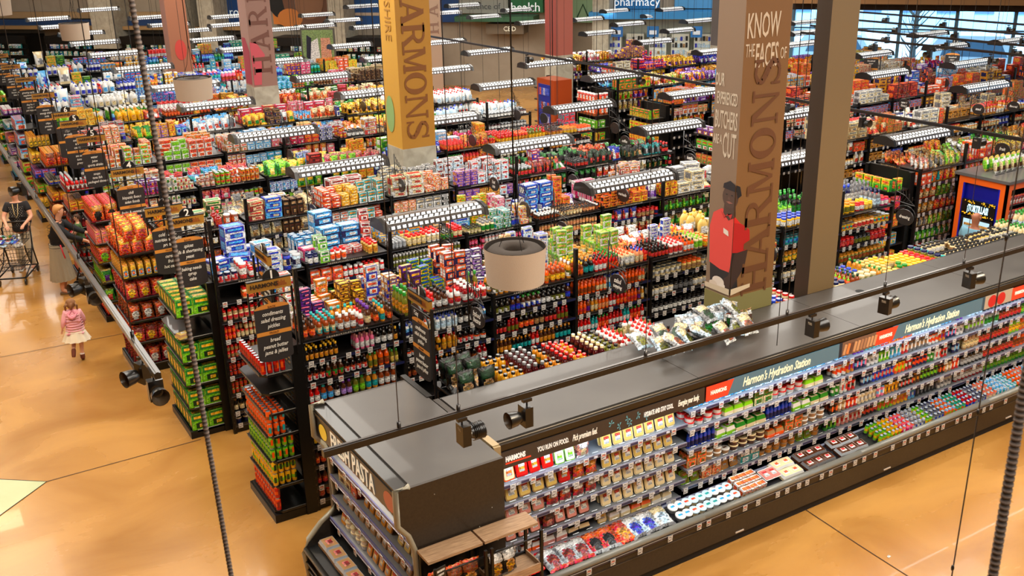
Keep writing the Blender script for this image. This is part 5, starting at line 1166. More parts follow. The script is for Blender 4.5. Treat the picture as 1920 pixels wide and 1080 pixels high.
# tan end trim and black end wall at the left end of the case
t_ = thing('cooler_end_panel', 'black end wall with a tan edge trim closing the left end of the long cooler', 'panel', (3.93, 6.7, 0))
b = MB(); b.box(-.03, .03, .1, 1.25, 0, 2.04, (.06,.05,.045), 'case_panel'); obj('panel', b, t_)
b = MB(); b.box(-.035, .035, .075, .125, .45, 2.05, (.62,.54,.40), 'satin'); b.box(-.035, .035, .1, .3, 2.02, 2.06, (.62,.54,.40), 'satin'); obj('edge_trim', b, t_)
# header strip with its printed messages: (x0, x1, colour, text...)
hd = thing('header_sign_strip', 'printed header strip along the front of the long cooler', 'sign', (3.97, 6.84, 1.86))
HZ0, HZ1 = 1.775, 1.945
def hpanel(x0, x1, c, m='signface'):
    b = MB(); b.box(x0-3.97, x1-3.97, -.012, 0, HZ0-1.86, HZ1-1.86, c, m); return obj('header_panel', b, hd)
BR = (.20,.165,.145)
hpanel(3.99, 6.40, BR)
def htext(s, x, z, size, c, sx=1, shear=0, al='LEFT', bold=0): return text(s, size, (x, 6.824, z), (1,0,0), (0,0,1), c, hd, sx=sx, shear=shear, align=al, m='signface', bold=bold)
def brand(x, s=.075): htext('HARMONS', x, 1.865, s, (.95,.92,.9), .62, 0, 'LEFT', .003)
brand(4.04, .07); b = MB(); b.box(.07, .34, -.016, -.012, -.045, -.03, (.85,.25,.15), 'signface'); obj('red_rule', b, hd)
htext('YOU RUN ON FOOD.', 4.38, 1.86, .072, (.95,.93,.9), .50, 0, 'LEFT', .001); htext('Pick premium fuel.', 4.77, 1.86, .095, (.96,.93,.86), .40, .35)
for k in range(6):
    b = MB(); u = 5.22+(k % 3)*.1+(0 if k < 3 else .22)+3e-3-3.97; v = (.02, -.03)[k % 2]
    for a in range(4): an = a*1.2+k; b.poly([(u,-.016,v),(u+.035*math.cos(an),-.016,v+.045*math.sin(an)),(u+.03*math.cos(an+.5),-.016,v+.035*math.sin(an+.5))], (.35,.58,.62), 'signface')
    obj('leaf_print', b, hd)
htext('HYDRATE AND STAY COOL.', 5.62, 1.86, .072, (.95,.93,.9), .40, 0, 'LEFT', .001); htext('Energize your body.', 6.05, 1.86, .095, (.96,.93,.86), .36, .35)
BLU = (.30,.42,.48); RED_ = (.82,.24,.14)
x = 6.42; seq = [('brand',), ('stat', 'wood'), ('brand',), ('stat', 'red'), ('brand',), ('stat', 'wood'), ('brand',), ('stat', 'red'), ('brand',), ('stat', 'wood')]
for it in seq:
    if it[0] == 'brand':
        b = MB(); b.poly([(x-3.97,-.012,HZ0-1.86),(x+.30-3.97,-.012,HZ0-1.86),(x+.38-3.97,-.012,HZ1-1.86),(x-3.97,-.012,HZ1-1.86)], RED_, 'signface'); obj('red_panel', b, hd)
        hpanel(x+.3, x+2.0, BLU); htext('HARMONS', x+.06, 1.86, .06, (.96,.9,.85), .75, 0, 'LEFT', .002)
        for o_ in hd.children:
            if o_.name.startswith('red_panel'): o_.location.y = -.002
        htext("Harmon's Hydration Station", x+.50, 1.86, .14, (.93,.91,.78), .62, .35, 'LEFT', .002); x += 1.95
    else:
        if it[1] == 'wood':
            hpanel(x, x+.62, (.42,.30,.24)); b = MB(); rn = random.Random(int(x))
            for k in range(10): u = x-3.97+.06+k*.055; b.poly([(u,-.015,-.06),(u+.04,-.015,-.07),(u+.07,-.015,.05),(u+.03,-.015,.06)], rn.choice([(.60,.42,.30),(.72,.52,.36),(.85,.45,.22),(.35,.22,.18)]), 'signface')
            obj('food_print', b, hd); x += .60
        else:
            hpanel(x, x+.62, (.66,.58,.50)); b = MB()
            for u in (.2, .38): b.poly([(x-3.97+u+.085*math.cos(a*.4),-.015,.08*math.sin(a*.4)) for a in range(16)][::-1], (.72,.12,.12), 'signface')
            obj('food_print', b, hd); x += .60
# ---- goods in the case
def cshelf(xa, xb, j, specs, wh, rows=2, clear=None, jit=.004):
    y0 = 6.7+(.30 if j < 4 else .36)
    shelf_run(xa, xb, y0+.01, (TZA if xa < 6.34 else TZB)[j]+.001, S(specs), wh, clear=clear or (.17 if j else .13), rows=rows, jit=jit)
TN = ['top shelf','second shelf','third shelf','fourth shelf','fifth shelf']
def cw(j, sec): return '%s of the cooler, %s' % (TN[j], sec)
sA = 'sliced meat bay'; sB = 'sliced cheese bay'; sC = 'dip and sandwich bay'; sD = 'slim can bay'; sE = 'soda bottle bay'
cshelf(4.0, 5.24, 0, 'cz:cream:white:white*1 tr:cream:orange:white*1 tr:red:gold:white:red*3 cz:white:lime:cream*2 cy:rose:white:cream*2 cy:red:white:red*2', cw(0, sA), clear=.165)
cshelf(4.0, 5.24, 1, 'tr:straw:white:red:tan*5 tr:red:gold:orange:red*1 cy:red:gold:orange*2', cw(1, sA), clear=.2)
cshelf(4.0, 5.24, 2, 'tr:rose:white:red:tan*4 cy:red:white:crimson*4', cw(2, sA), clear=.2)
cshelf(4.0, 5.24, 3, 'tr:rose:white:red:brown*4 cy:crimson:brown:rose*1 tr:rose:white:red:brown*2', cw(3, sA), clear=.2)
cshelf(4.0, 5.24, 4, 'cy:ice:white:cream*2 sw:orange:white:grey*2 sw:rose:white:navy*2 sw:dark:cream:orange*2 sw:ice:cream:white*2', cw(4, sA), clear=.2)
for j in range(4): cshelf(5.27, 6.33, j, 'cz:%s:white:red:cream*9' % ('straw','straw','cream','cream')[j], cw(j, sB), clear=.18)
cshelf(5.27, 6.33, 4, 'cz:cream:straw:white*1 sw:cream:white:tan*2 sw:straw:orange:cream*2 sw:white:cream:straw*3', cw(4, sB), clear=.2)
C3 = ['cy:ice:sky:navy*6 cy:grey:ice:white*5', 'tb:white:red:cream*4 sw:cream:lime:white*3 bx:cream:green:olive*2', 'wb:blue:navy:blue*7 sw:lime:white:red*2 sw:cream:green:lime*3', 'bx:tan:orange:olive*2 tb:tan:white:brown*3 tb:brown:cream:tan*4 sw:orange:tan:red*2', 'cz:olive:lime:gold*2 bx:peach:orange:cream*2 cz:tan:gold:cream*2 bx:teal:white:ice*2 tb:gold:tan:brown*5']
for j in range(5): cshelf(6.37, 8.52, j, C3[j], cw(j, sC), clear=.16)
D5 = ['en:sky:white:red*3 _*1 so:purple:grey:red*3 en:teal:sky:blue*4 ct:red:white:sky*2 bx:orange:red:blue*3 wb:ice:white:blue*9', 'sd:white:orange:red*3 en:gold:red:purple*2 en:navy:sky:pink*3 sd:white:grey:silver*3 en:lime:green:white*3 en:sky:teal:white*3 en:red:peach:white*2 sd:grey:tan:white*5', 'sd:green:white:green*2 en:white:silver:red*2 en:red:dark:silver*2 _*1 en:navy:silver:sky*3 en:blue:silver:red*6 en:orange:yellow:lime*3 en:red:white:dark*2 sd:navy:orange:red*4',
      'sd:dark:amber:orange*2 sd:tan:cream:white*2 sd:red:orange:white*3 sd:cream:white:grey*5 sd:pink:sky:white*2 sd:gold:yellow:dark*4 sd:dark:silver:red*4 en:brown:gold:dark*2 en:dark:lime:green*5', 'sd:green:dark:lime*3 sd:rose:red:white*6 sd:dark:orange:red*4 sd:lime:gold:orange*4 sd:yellow:gold:orange*4 sd:sky:white:blue*2 sd:black:dark:grey*6 sd:white:grey:silver*4']
for j in range(5): cshelf(8.56, 10.95, j, D5[j], cw(j, sD), rows=2, clear=.175)
E5 = ['wb:ice:white:navy*4 so:dark:pink:black*5 so:dark:red:black*8 wb:ice:white:sky*6', 'sd:grey:lime:silver*5 so:ice:green:green*4 so:dark:red:black*6 so:green:lime:green*4 so:dark:red:red*6', 'so:tan:cream:white*4 so:dark:red:grey*8 so:lime:yellow:green*3 so:orange:gold:orange*5 so:dark:crimson:black*6', 'so:dark:silver:black*6 so:dark:red:black*8 so:orange:amber:orange*5 so:red:orange:white*5', 'so:crimson:white:red*8 so:green:lime:green*12 so:orange:gold:white*5 so:teal:sky:orange*4']
for j in range(5): cshelf(10.98, 15.9, j, E5[j], cw(j, sE), rows=2, clear=.24)
# front deck: items lie on the sloping tray
def cdeck(xa, xb, specs, wh, tilt=.2, y0=6.76, y1=7.05, flat=False):
    lst = [sku(q) for q in S(specs)]; u = xa; i = 0
    while u < xb-.04 and i < 40:
        code, pal, n = lst[i % len(lst)]; i += 1
        if code == '_': u += .1*n; continue
        k = K[code]; lay = k['cat'] == 'bag' or code in ('tr','cz'); w_ = k['w']*.72+.006; d_ = (.27 if lay else k['d'])+.006; sl = .26/k['h']
        for a in range(n):
            if u+w_ > xb: break
            v = y0+.01+d_/2
            while v+d_/2 <= y1+.02:
                z = .465+(v-6.73)*.212+.003
                if lay: put(code, pal, u+w_/2, v-k['h']/2*.95, z+.045-k['h']/2*.21, random.uniform(-.12,.12), -1.36, .98, wh)
                else:
                    put(code, pal, u+w_/2, v, z, random.uniform(-.1,.1), .2, 1.0, wh)
                v += d_
            u += w_
dk = 'cooler front tray'
cdeck(4.02, 4.5, 'tr:rose:white:red:red*5', dk+', left end'); cdeck(4.5, 5.35, 'cp:silver:white:crimson:red*3 cp:red:orange:dark:silver*2', dk+', left quarter'); cdeck(5.35, 6.1, 'cp:orange:red:gold:orange*1 cp:ice:white:blue:grey*2 cp:white:cream:ice:grey*2', dk+', below the sliced cheese')
cdeck(6.1, 7.0, 'tb:grey:white:sky*2 tb:cream:ice:orange*2 tb:white:ice:teal*2', dk+', in a cluster of round tubs'); cdeck(7.0, 7.4, 'te:gold:white:orange*3', dk+', beside the round tubs'); cdeck(7.4, 8.0, 'tr:rose:white:red*2 cm:cream:white:orange*2', dk+', below the sandwiches')
cdeck(8.0, 8.5, 'cm:brown:white:red:grey*3', dk+', left of the slim cans'); cdeck(8.55, 9.1, 'cm:brown:white:red:silver*3', dk+', near the dark gap')
def cancl(xa, xb, pals, wh, code='sd'):
    k = K[code]; u = xa; i = 0
    while u < xb:
        pal = pals[(i//3) % len(pals)]; i += 1
        for j in range(4): v = 6.78+j*.07; put(code, pal+('silver',), u+.035, v, .47+(v-6.73)*.212, random.uniform(-.4,.4), .18, .8, wh)
        u += .07
cancl(9.15, 10.1, [('lime','yellow','gold','green'),('yellow','lime','red','gold'),('pink','magenta','white','orange'),('grey','white','blue','silver')], dk+', colourful slim cans')
cancl(10.15, 11.2, [('grey','silver','blue','navy'),('orange','gold','lime','sky'),('teal','orange','lime','green'),('red','blue','sky','crimson')], dk+', mixed slim cans')
cancl(11.2, 12.4, [('rose','cream','white','orange'),('sky','teal','white','ice'),('ice','sky','white','teal'),('orange','green','red','orange')], dk+', pale slim cans')
def botl(xa, xb, pals, wh, code='so'):
    u = xa; i = 0
    while u < xb:
        pal = pals[(i//5) % len(pals)]; i += 1
        for j in range(4): v = 6.79+j*.075; put(code, pal+('silver',), u+.04, v, .47+(v-6.73)*.212, random.uniform(-.4,.4), .18, .9, wh)
        u += .08
botl(12.4, 13.6, [('orange','white','dark','amber'),('green','orange','orange','lime'),('amber','gold','dark','brown')], dk+', short amber bottles'); botl(13.6, 15.8, [('blue','white','ice','sky'),('sky','blue','white','white'),('crimson','teal','blue','red')], dk+', blue and white bottles', 'wb')

# ---------------------------------------------------------------- fresh pasta case (opens towards the main aisle)
pc = thing('pasta_case', 'black open pasta cooler with FRESH PASTA header at the left end of the long cooler', 'refrigerator', (3.0, 6.62, 0))
PY = 1.85   # length along Y
b = MB(); b.box(-.0, .88, .0, PY, 2.01, 2.05, 'dark', 'top_sheet'); obj('top_panel', b, pc)
b = MB(); b.box(-.13, -.0, 0, PY, 1.955, 2.03, (.09,.08,.07), 'satin'); b.box(-.14, .0, .0, PY, 1.99, 2.0, (.2,.18,.16), 'metal'); b.box(-.115, -.08, 0.02, PY-.02, 1.74, 1.955, (.10,.085,.075), 'satin'); obj('canopy', b, pc)
prof = [(-.14,2.05),(-.14,1.72),(-.05,1.60),(.0,1.45),(.02,1.0),(.0,.85),(-.16,.74),(-.30,.60),(-.36,.45),(-.33,.15),(-.25,.0)]
for y0, nm in ((-.03, 'side_wall'), (PY, 'side_wall')):
    b = MB(); P = prof+[(.88,0),(.88,2.05)]
    n_ = len(P); v0 = [(x, y0, z) for x, z in P]; v1 = [(x, y0+.03, z) for x, z in P]
    b.v += v0+v1; b.face(list(range(n_)), (.17,.14,.10), 'case_panel'); b.face([n_+i for i in range(n_)][::-1], (.17,.14,.10), 'case_panel')
    for i in range(n_): j = (i+1) % n_; b.face((i, n_+i, n_+j, j), (.17,.14,.10), 'case_panel')
    for (x, z) in ((.2,1.92),(.75,1.6),(.62,1.45),(.1,1.3),(.25,1.28),(.8,1.25)):
        if y0 < 0: b.ball(x, y0-.002, z, .006, .004, .006, (.8,.78,.72), 'metal', 6, 4)
    o = obj(nm, b, pc)
    t = MB(); t.tube([(-.02, y0+.015, 2.06)]+[(x-.005, y0+.015, z) for x, z in prof], .028, (.58,.55,.47), 'satin', 6); obj('edge_trim', t, pc)
b = MB(); b.box(.84, .88, 0, PY, .1, 2.0, (.06,.05,.045), 'case_panel'); b.box(.35, .38, 0, PY, .4, 1.96, (.80,.74,.62), 'satin'); b.box(-.28, .84, 0, PY, .02, .3, (.08,.07,.06), 'case_panel'); obj('back_wall', b, pc)
b = MB(); b.poly([(-.34,0,.50),(.1,0,.60),(.1,PY,.60),(-.34,PY,.50)][::-1], (.06,.06,.06), 'satin'); b.tube([(-.35,0,.50),(-.35,PY,.50)], .03, (.12,.11,.1), 'satin', 8)
for k in range(3): b.tube([(-.355+.01*k,0,.36-k*.1),(-.355+.01*k,PY,.36-k*.1)], .014, (.10,.09,.08), 'satin', 6)
obj('display_deck', b, pc)
PZ = [1.50, 1.26, 1.02, .78]
for j, z in enumerate(PZ):
    b = MB(); x0 = -.02-.0*j if j < 3 else -.06
    b.box(x0, .34, .01, PY-.01, z-.02, z, (.5,.5,.5), 'satin'); b.box(x0-.015, x0, .01, PY-.01, z-.035, z+.012, (.34,.34,.50), 'satin'); b.box(x0-.018, x0-.015, .02, PY-.02, z-.028, z-.02, (.7,.7,.75), 'satin')
    obj('shelf', b, pc)
    rn = random.Random(j); u = .15
    while u < PY-.1:
        mobj('price_tag', part(('tag', (.75,.12,.10)), lambda: mk_tag((.75,.12,.10))), pc, (x0-.02, u, z-.01), -math.pi/2); u += rn.uniform(.25,.5)
led2 = bpy.data.lights.new('case_light', 'AREA'); led2.shape = 'RECTANGLE'; led2.size = .05; led2.size_y = 1.7; led2.energy = 14; led2.color = (1,.92,.8); o = bpy.data.objects.new('case_light', led2); COL.objects.link(o); o.location = (2.94, 7.54, 1.9)
text('FRESH PASTA', .27, (2.878, 7.60, 1.845), (0,-1,0), (0,0,1), (.92,.88,.78), pc, sx=.62, m='signface', bold=.003)
b = MB(); b.poly([(-.119,.18+.12*math.cos(a*.4),1.845+.09*math.sin(a*.4)) for a in range(16)], (.62,.30,.20), 'signface'); obj('food_print', b, pc)
b = MB(); b.poly([(-.119,1.68+.1*math.cos(a*.4),1.83+.08*math.sin(a*.4)) for a in range(16)], (.85,.70,.20), 'signface'); obj('food_print', b, pc)
for j, z in enumerate(PZ):
    sp = ['cz:straw:white:red:tan*9 cz:white:orange:tan*4', 'cz:straw:white:red:tan*3 _*1 cz:gold:white:red:tan*5 _*1 bx:orange:red:white*1 bx:cream:tan:brown*2', 'cz:tan:white:red:tan*10', 'cz:gold:cream:red:tan*8 tb:white:cream:tan*4'][j]
    pw = 'on the %s shelf of the pasta cooler' % ORD[j]
    shelf_run(6.64, 8.44, 2.99 if j < 3 else 2.95, z+.001, S(sp), pw, clear=.19, rows=2, facing='-X')
for k in range(8):
    y = 6.76+k*.215
    put('cm', ('tan','rose','crimson','silver'), 2.83, y, .565, -math.pi/2+random.uniform(-.05,.05), -.0, 1.22, 'in the bottom tray of the pasta cooler', roll=0)
# black filler wall between pasta case and long case
f_ = MB(); f_.box(3.0, 3.9, 8.53, 8.60, 0, 2.0, (.10,.09,.08), 'blackmetal'); f_.box(3.86, 3.92, 8.0, 8.6, 0, 2.06, (.08,.07,.06), 'blackmetal'); o = obj('filler_panel', f_); tag(o, 'black sheet metal filler behind the pasta cooler top', 'panel')
# ---------------------------------------------------------------- two chip stands in front of the pasta case end
def chip_stand(x0, x1, label):
    g = thing('chip_stand', label, 'display stand', (x0, 6.28, 0)); w_ = x1-x0
    b = MB()
    for x in (0, w_):
        for y in (0, .26): b.box(x-.012, x+.012, y-.012, y+.012, 0, 1.43, (.05,.045,.04), 'blackmetal')
    for z in (.2, .75, 1.05): b.box(0, w_, .25, .27, z, z+.02, (.05,.045,.04), 'blackmetal')
    b.tube([(0,.02,1.36),(w_,.02,1.36)], .008, (.05,.05,.05), 'blackmetal', 5); obj('frame', b, g)
    b = MB(); b.box(-.02, w_+.02, .08, .29, 1.43, 1.455, 'tan', 'wood'); obj('top_board', b, g)
    for z in (1.02, .62, .22):
        b = MB(); b.box(0, w_, 0, .27, z, z+.02, 'tan', 'wood'); b.box(0, w_, -.01, .005, z, z+.08, 'tan', 'wood'); b.box(0, .01, 0, .27, z, z+.07, 'tan', 'wood'); b.box(w_-.01, w_, 0, .27, z, z+.07, 'tan', 'wood'); obj('shelf_tray', b, g)
    return g
chip_stand(3.02, 3.50, 'left wooden tray chip stand beside the pasta cooler')
chip_stand(3.56, 4.06, 'right wooden tray chip stand beside the pasta cooler')
for i in range(3): put('cp', ('dark','amber','gold','orange'), 3.11+i*.15, 6.40, 1.045, random.uniform(-.2,.2), -.1, .86, 'standing in the left chip stand beside the pasta cooler')
for i in range(2): put('cp', ('black','white','gold','grey'), 3.66+i*.13, 6.38, 1.045, .2*i, -.15, .8, 'standing in the right chip stand beside the pasta cooler')
for i in range(3): put('cp', ('dark','orange','gold','red'), 3.66+i*.15, 6.40, .645, random.uniform(-.2,.2), -.1, .86, 'on the lower tray of the right chip stand')
for i in range(3): put('cp', ('dark','orange','gold','amber'), 3.11+i*.15, 6.40, .645, 0, -.1, .86, 'on the lower tray of the left chip stand')
b = MB(); b.box(-.05,.05,-.005,.005,-.05,.05,(.06,.06,.06),'card'); b.front(-.04,.04,.01,.03,-.006,(.8,.8,.78)); b.front(-.035,.03,-.03,-.01,-.006,(.8,.8,.78)); o = obj('clip_sign', b, None, (3.06, 6.26, 1.40), .2); tag(o, 'small black clip sign on the left chip stand corner', 'sign')
# ---- salad kits heaped on the cooler top between the ketchup and the butcher column
rn = random.Random(21)
heap = [(6.35,7.45),(6.55,7.7),(6.5,7.35),(6.75,7.5),(6.9,7.75),(6.95,7.45),(7.1,7.6),(7.15,7.35),(7.25,7.75),(6.7,7.78),(7.35,7.5),(7.45,7.75),(7.5,7.4),(6.3,7.75),(7.6,7.7),(7.0,7.82)]
for i, (x, y) in enumerate(heap):
    pal = rn.choice([('silver','white','olive','ice'),('ice','cream','olive','silver'),('grey','cream','darkgreen','silver'),('silver','cream','amber','white')])
    lift = .045+(.09 if i % 3 == 2 else 0)
    put('cp', pal, x, y-.1, 2.065+lift, rn.uniform(-1.2,1.2), -rn.uniform(.8,1.35), .9, 'heaped on the cooler top beside the butcher column')
for i in range(12):
    pal = rn.choice([('silver','white','olive','ice'),('grey','ice','green','silver')])
    put('cp', pal, 6.95+(i % 6)*.13, 7.68+(i//6)*.14, 2.05, rn.uniform(-.5,.5), -rn.uniform(.1,.5), .78, 'salad kit row beside the butcher column')
for i in range(4): put('nt', ('straw','white','brown','tan'), 7.45+i*.12, 7.66-.0*i, 2.052, .2, -.15, .85, 'packed against the foot of the butcher column')
# ---------------------------------------------------------------- suspended fluorescent fixtures over the aisles
FIX = [(5.46,10.94,2.95,1.37),(5.58,14.22,2.95,1.44),(8.55,10.9,2.95,1.45),(8.8,13.84,2.95,1.5),(8.66,16.68,2.95,1.39),(11.53,13.56,2.95,1.28),(5.63,17.29,2.95,1.45),(5.71,21.12,2.95,1.49),(8.91,20.5,2.95,1.43),(14.23,10.53,2.95,1.41),(14.28,13.17,2.95,1.3),(11.47,10.56,2.95,1.3),(8.94,23.47,2.95,1.33),(9.12,27.05,2.95,1.38),(5.79,28.13,2.95,1.49),(5.85,24.15,2.95,1.48),(5.83,32.05,2.95,1.41),(5.97,35.8,2.95,1.58),(6.19,39.5,2.95,1.64),(5.91,42.0,3.03,1.54),(5.55,42.4,3.31,1.53),(7.19,41.2,3.62,1.36),(8.82,40.5,3.28,1.38),(9.42,40.1,3.0,1.52),(9.51,37.66,2.95,1.47),(9.34,34.12,2.95,1.47),(9.28,30.68,2.95,1.33),(11.48,39.24,3.23,1.5),(11.34,38.9,2.95,1.5),(14.34,37.5,3.22,1.26),(15.19,36.99,3.0,1.3),(13.71,36.07,2.95,1.41),(12.46,35.8,2.95,1.39),(15.13,34.32,2.95,1.44),(15.82,36.61,3.5,1.27),(12.19,29.29,2.95,1.27),(11.71,25.8,2.95,1.22),(14.82,28.17,2.95,1.34),(14.67,25.19,2.95,1.49),(11.84,22.61,2.95,1.46),(11.81,19.61,2.95,1.41),(14.56,22.01,2.95,1.47),(11.5,16.2,2.95,1.4),(14.47,19.08,2.95,1.45),(19.1,34.62,3.46,1.32),(18.3,34.8,3.21,1.4),(19.77,34.21,3.03,1.21),(20.85,33.55,3.25,1.15),(20.36,31.64,2.95,1.3),(22.51,31.29,2.95,1.23),(24.04,31.62,3.14,1.08),(25.84,30.52,3.15,1.06),(25.19,30.64,2.95,1.07),(22.48,28.79,2.95,1.22),(19.92,27.07,2.95,1.19),(19.7,23.99,2.95,1.18),(22.34,25.96,2.95,1.1),(24.99,28.01,2.95,1.26),(27.0,29.82,2.96,1.25),(19.4,21.06,2.95,1.13),(27.19,25.07,2.95,1.22),(24.72,22.74,2.95,1.22),(22.33,20.72,2.95,1.16),(22.06,17.91,2.95,1.21),(19.52,15.45,2.95,1.34),(27.12,20.0,2.95,1.4),(24.85,17.72,2.95,1.44),(22.38,15.31,2.95,1.44),(19.55,12.98,2.95,1.5),(27.27,17.37,2.95,1.5),(14.23,16.09,2.95,1.3),(14.7,10.2,3.0,1.3)][:71]
def fixture_meshes():
    L = 1.38; b = MB(); hw = .2
    pr_ = [(-hw,-.05),(-hw*.9,.03),(-.05,.075),(.05,.075),(hw*.9,.03),(hw,-.05)]
    for (y0, z0), (y1, z1) in zip(pr_, pr_[1:]): b.poly([(-L/2,y0,z0),(L/2,y0,z0),(L/2,y1,z1),(-L/2,y1,z1)], (.30,.28,.27), 'satin')
    body = b.mesh('housing')
    b = MB(); n = 17; dx = (L-.08)/n; q = MB()            # lit strips under a dark slanted louvre grille
    for (ya, yb, za, zb) in ((-hw*.88,-.055,.034,.074),(.055,hw*.88,.074,.034)):
        b.poly([(-L/2+.03,ya,za+.003),(L/2-.03,ya,za+.003),(L/2-.03,yb,zb+.003),(-L/2+.03,yb,zb+.003)], (.95,.95,.93), 'tube')
    b.poly([(-L/2+.03,-hw-.003,-.032),(L/2-.03,-hw-.003,-.032),(L/2-.03,-hw*.93-.003,.004),(-L/2+.03,-hw*.93-.003,.004)], (.86,.86,.88), 'glow')
    for i in range(n+1):
        x = -L/2+.03+dx*i; c = (.13,.12,.12)
        for (ya, yb, za, zb, sh) in ((-hw*.88,-.12,.034,.055,.035),(-.12,-.055,.055,.074,.03),(.055,.12,.074,.055,-.03),(.12,hw*.88,.055,.034,-.035)):
            q.poly([(x,ya,za+.006),(x+.026,ya,za+.006),(x+.026+sh,yb,zb+.006),(x+sh,yb,zb+.006)], c, 'satin')
        q.poly([(x,-hw-.006,-.034),(x+.03,-hw-.006,-.034),(x+.03,-hw*.93-.006,.006),(x,-hw*.93-.006,.006)], c, 'satin')
    for (y0_, z0_) in ((-.12,.055),(.12,.055)): q.box(-L/2+.03,L/2-.03,y0_-.008,y0_+.008,z0_+.004,z0_+.010,(.2,.19,.19),'satin')
    grille = q.mesh('louvre_grille')
    slots = b.mesh('lit_strip')
    b = MB(); b.poly([(-L/2+.03,-.17,-.045),(-L/2+.03,.17,-.045),(L/2-.03,.17,-.045),(L/2-.03,-.17,-.045)], (1,.98,.95), 'lens'); lens = b.mesh('lamp_lens')
    b = MB(); P = [(-hw-.02,-.06),(-hw*.92,.045),(-.05,.09),(.05,.09),(hw*.92,.045),(hw+.02,-.06)]
    b.v += [(0,y,z) for y, z in P]+[(.05,y,z) for y, z in P]; b.face(range(5,-1,-1), (.10,.085,.08), 'satin'); b.face(range(6,12), (.10,.085,.08), 'satin')
    for i in range(6): j = (i+1) % 6; b.face((i, j, 6+j, 6+i), (.10,.085,.08), 'satin')
    cap = b.mesh('end_cap')
    b = MB(); b.tube([(0,0,.08),(0,0,5.0)], .004, (.08,.07,.07), 'matte', 4); cable = b.mesh('hanging_cable')
    return body, slots, lens, cap, cable, grille
FM = fixture_meshes()
for i, (x, y, z, L) in enumerate(FIX):
    L = min(L, 1.45); near = y < 18 and x < 15
    col_ = 'over the %s row of lights' % ORD[min(12, max(0, int((y-9.5)/3.1)))]
    g = thing('suspended_light', 'white louvred light hanging over the aisles, %s from the cooler, %s from the left' % (ORD[min(12, max(0, int((y-9.5)/3.1)))]+' row', ORD[min(12, max(0, int((x-4.2)/2.7)))]), 'ceiling light', (x, y, z), 0, 'louvred lights hanging over the aisles')
    for nm, me in zip(('housing','lit_strip','lamp_lens'), FM[:3]): o = mobj(nm, me, g); o.scale = (L/1.38, 1, 1)
    o = mobj('louvre_grille', FM[5], g); o.scale = (L/1.38, 1, 1)
    o = mobj('end_cap', FM[3], g, (-L/2-.05, 0, 0)); o = mobj('end_cap', FM[3], g, (L/2, 0, 0))
    for sx in (-1, 1): mobj('hanging_cable', FM[4], g, (sx*L*.38, 0, 0))
# ---------------------------------------------------------------- drum pendants
def drum(x, y, z, r, h, label):
    g = thing('drum_pendant', label, 'pendant lamp', (x, y, z))
    b = MB(); b.lathe([(r*.93,-h/2),(r,h/2)], 36, (.74,.66,.58), 'cloth', cap=False); b.lathe([(r*.97,h/2),(r*.90,-h/2)], 36, (.14,.10,.07), 'matte', cap=False); obj('lamp_shade', b, g)
    b = MB(); b.lathe([(r*.95,h/2-.16*h),(r*.8,h/2-.04*h),(r*.45,h/2-.02*h),(r*.33,h/2-.1*h),(r*.33,h/2-.35*h)], 30, (.17,.125,.085), 'cloth', cap=False); obj('fibre_ring', b, g)
    b = MB(); b.lathe([(r*.33,h/2-.34*h),(r*.3,h/2-.35*h)], 20, (.03,.03,.03), 'matte'); b.box(-.03,.03,-.03,.03,h/2-.34*h,h/2-.25*h,(.4,.38,.35),'metal'); obj('socket_plate', b, g)
    b = MB(); b.lathe([(r*.88,-h/2+.01),(r*.5,-h/2+.005)], 30, (.95,.85,.65), 'glow'); obj('diffuser', b, g)
    b = MB()
    for k in range(3): a = k*2.1+.4; b.tube([(r*.55*math.cos(a),r*.55*math.sin(a),h/2-.05),(r*.2*math.cos(a),r*.2*math.sin(a),h/2+.22),(0,0,h/2+.55)], .004, (.07,.06,.06), 'blackmetal', 4)
    b.tube([(0,0,h/2+.5),(0,0,7.9-z)], .008, (.07,.06,.06), 'blackmetal', 5); b.tube([(.03,0,h/2+.3),(.1,.02,h/2+.8),(.02,0,h/2+1.5)], .004, (.07,.06,.06), 'blackmetal', 4); obj('suspension_rod', b, g)
    return g
drum(4.92, 8.03, 3.22, .31, .37, 'largest beige drum pendant hanging in front of the first aisle rack')
drum(4.38, 17.5, 3.85, .32, .36, 'beige drum pendant hanging left of the rosy printed column'); drum(4.37, 28.84, 3.95, .37, .42, 'small beige drum pendant over the far main aisle')
drum(3.1, 34.2, 4.35, .45, .5, 'pale drum pendant cut off by the upper left corner')
# ---------------------------------------------------------------- lighting tracks with spot heads
def track(p, q, label, r=.022):
    p = Vector(p); q = Vector(q); g = thing('lighting_track', label, 'lighting track', p); d = q-p; L = d.length
    rz = math.atan2(d.y, d.x); g.rotation_euler = (0, 0, rz)
    b = MB(); b.box(0, L, -r, r, -r, r, (.085,.06,.045), 'satin'); b.box(0, L, -r*.4, r*.4, r, r+.006, (.17,.12,.09), 'satin'); obj('rail', b, g); return g
def hanger(x, y, z, label='thin wire holding the near lighting track'):
    b = MB(); b.tube([(0,0,0),(0,0,7.95-z)], .0035, (.35,.30,.25), 'metal', 4); b.lathe([(.014,.0),(.014,.05)], 6, (.10,.08,.07), 'satin'); return b
tA = track((1.85,5.365,3.3), (9.9,5.375,3.3), 'long dark lighting track crossing over the black cooler top')
for x in (2.38, 2.82, 4.42, 5.9, 7.1, 8.2, 9.3): lparent(obj('hanging_wire', hanger(0,0,3.3), None, (x, 5.37, 3.32)), tA)
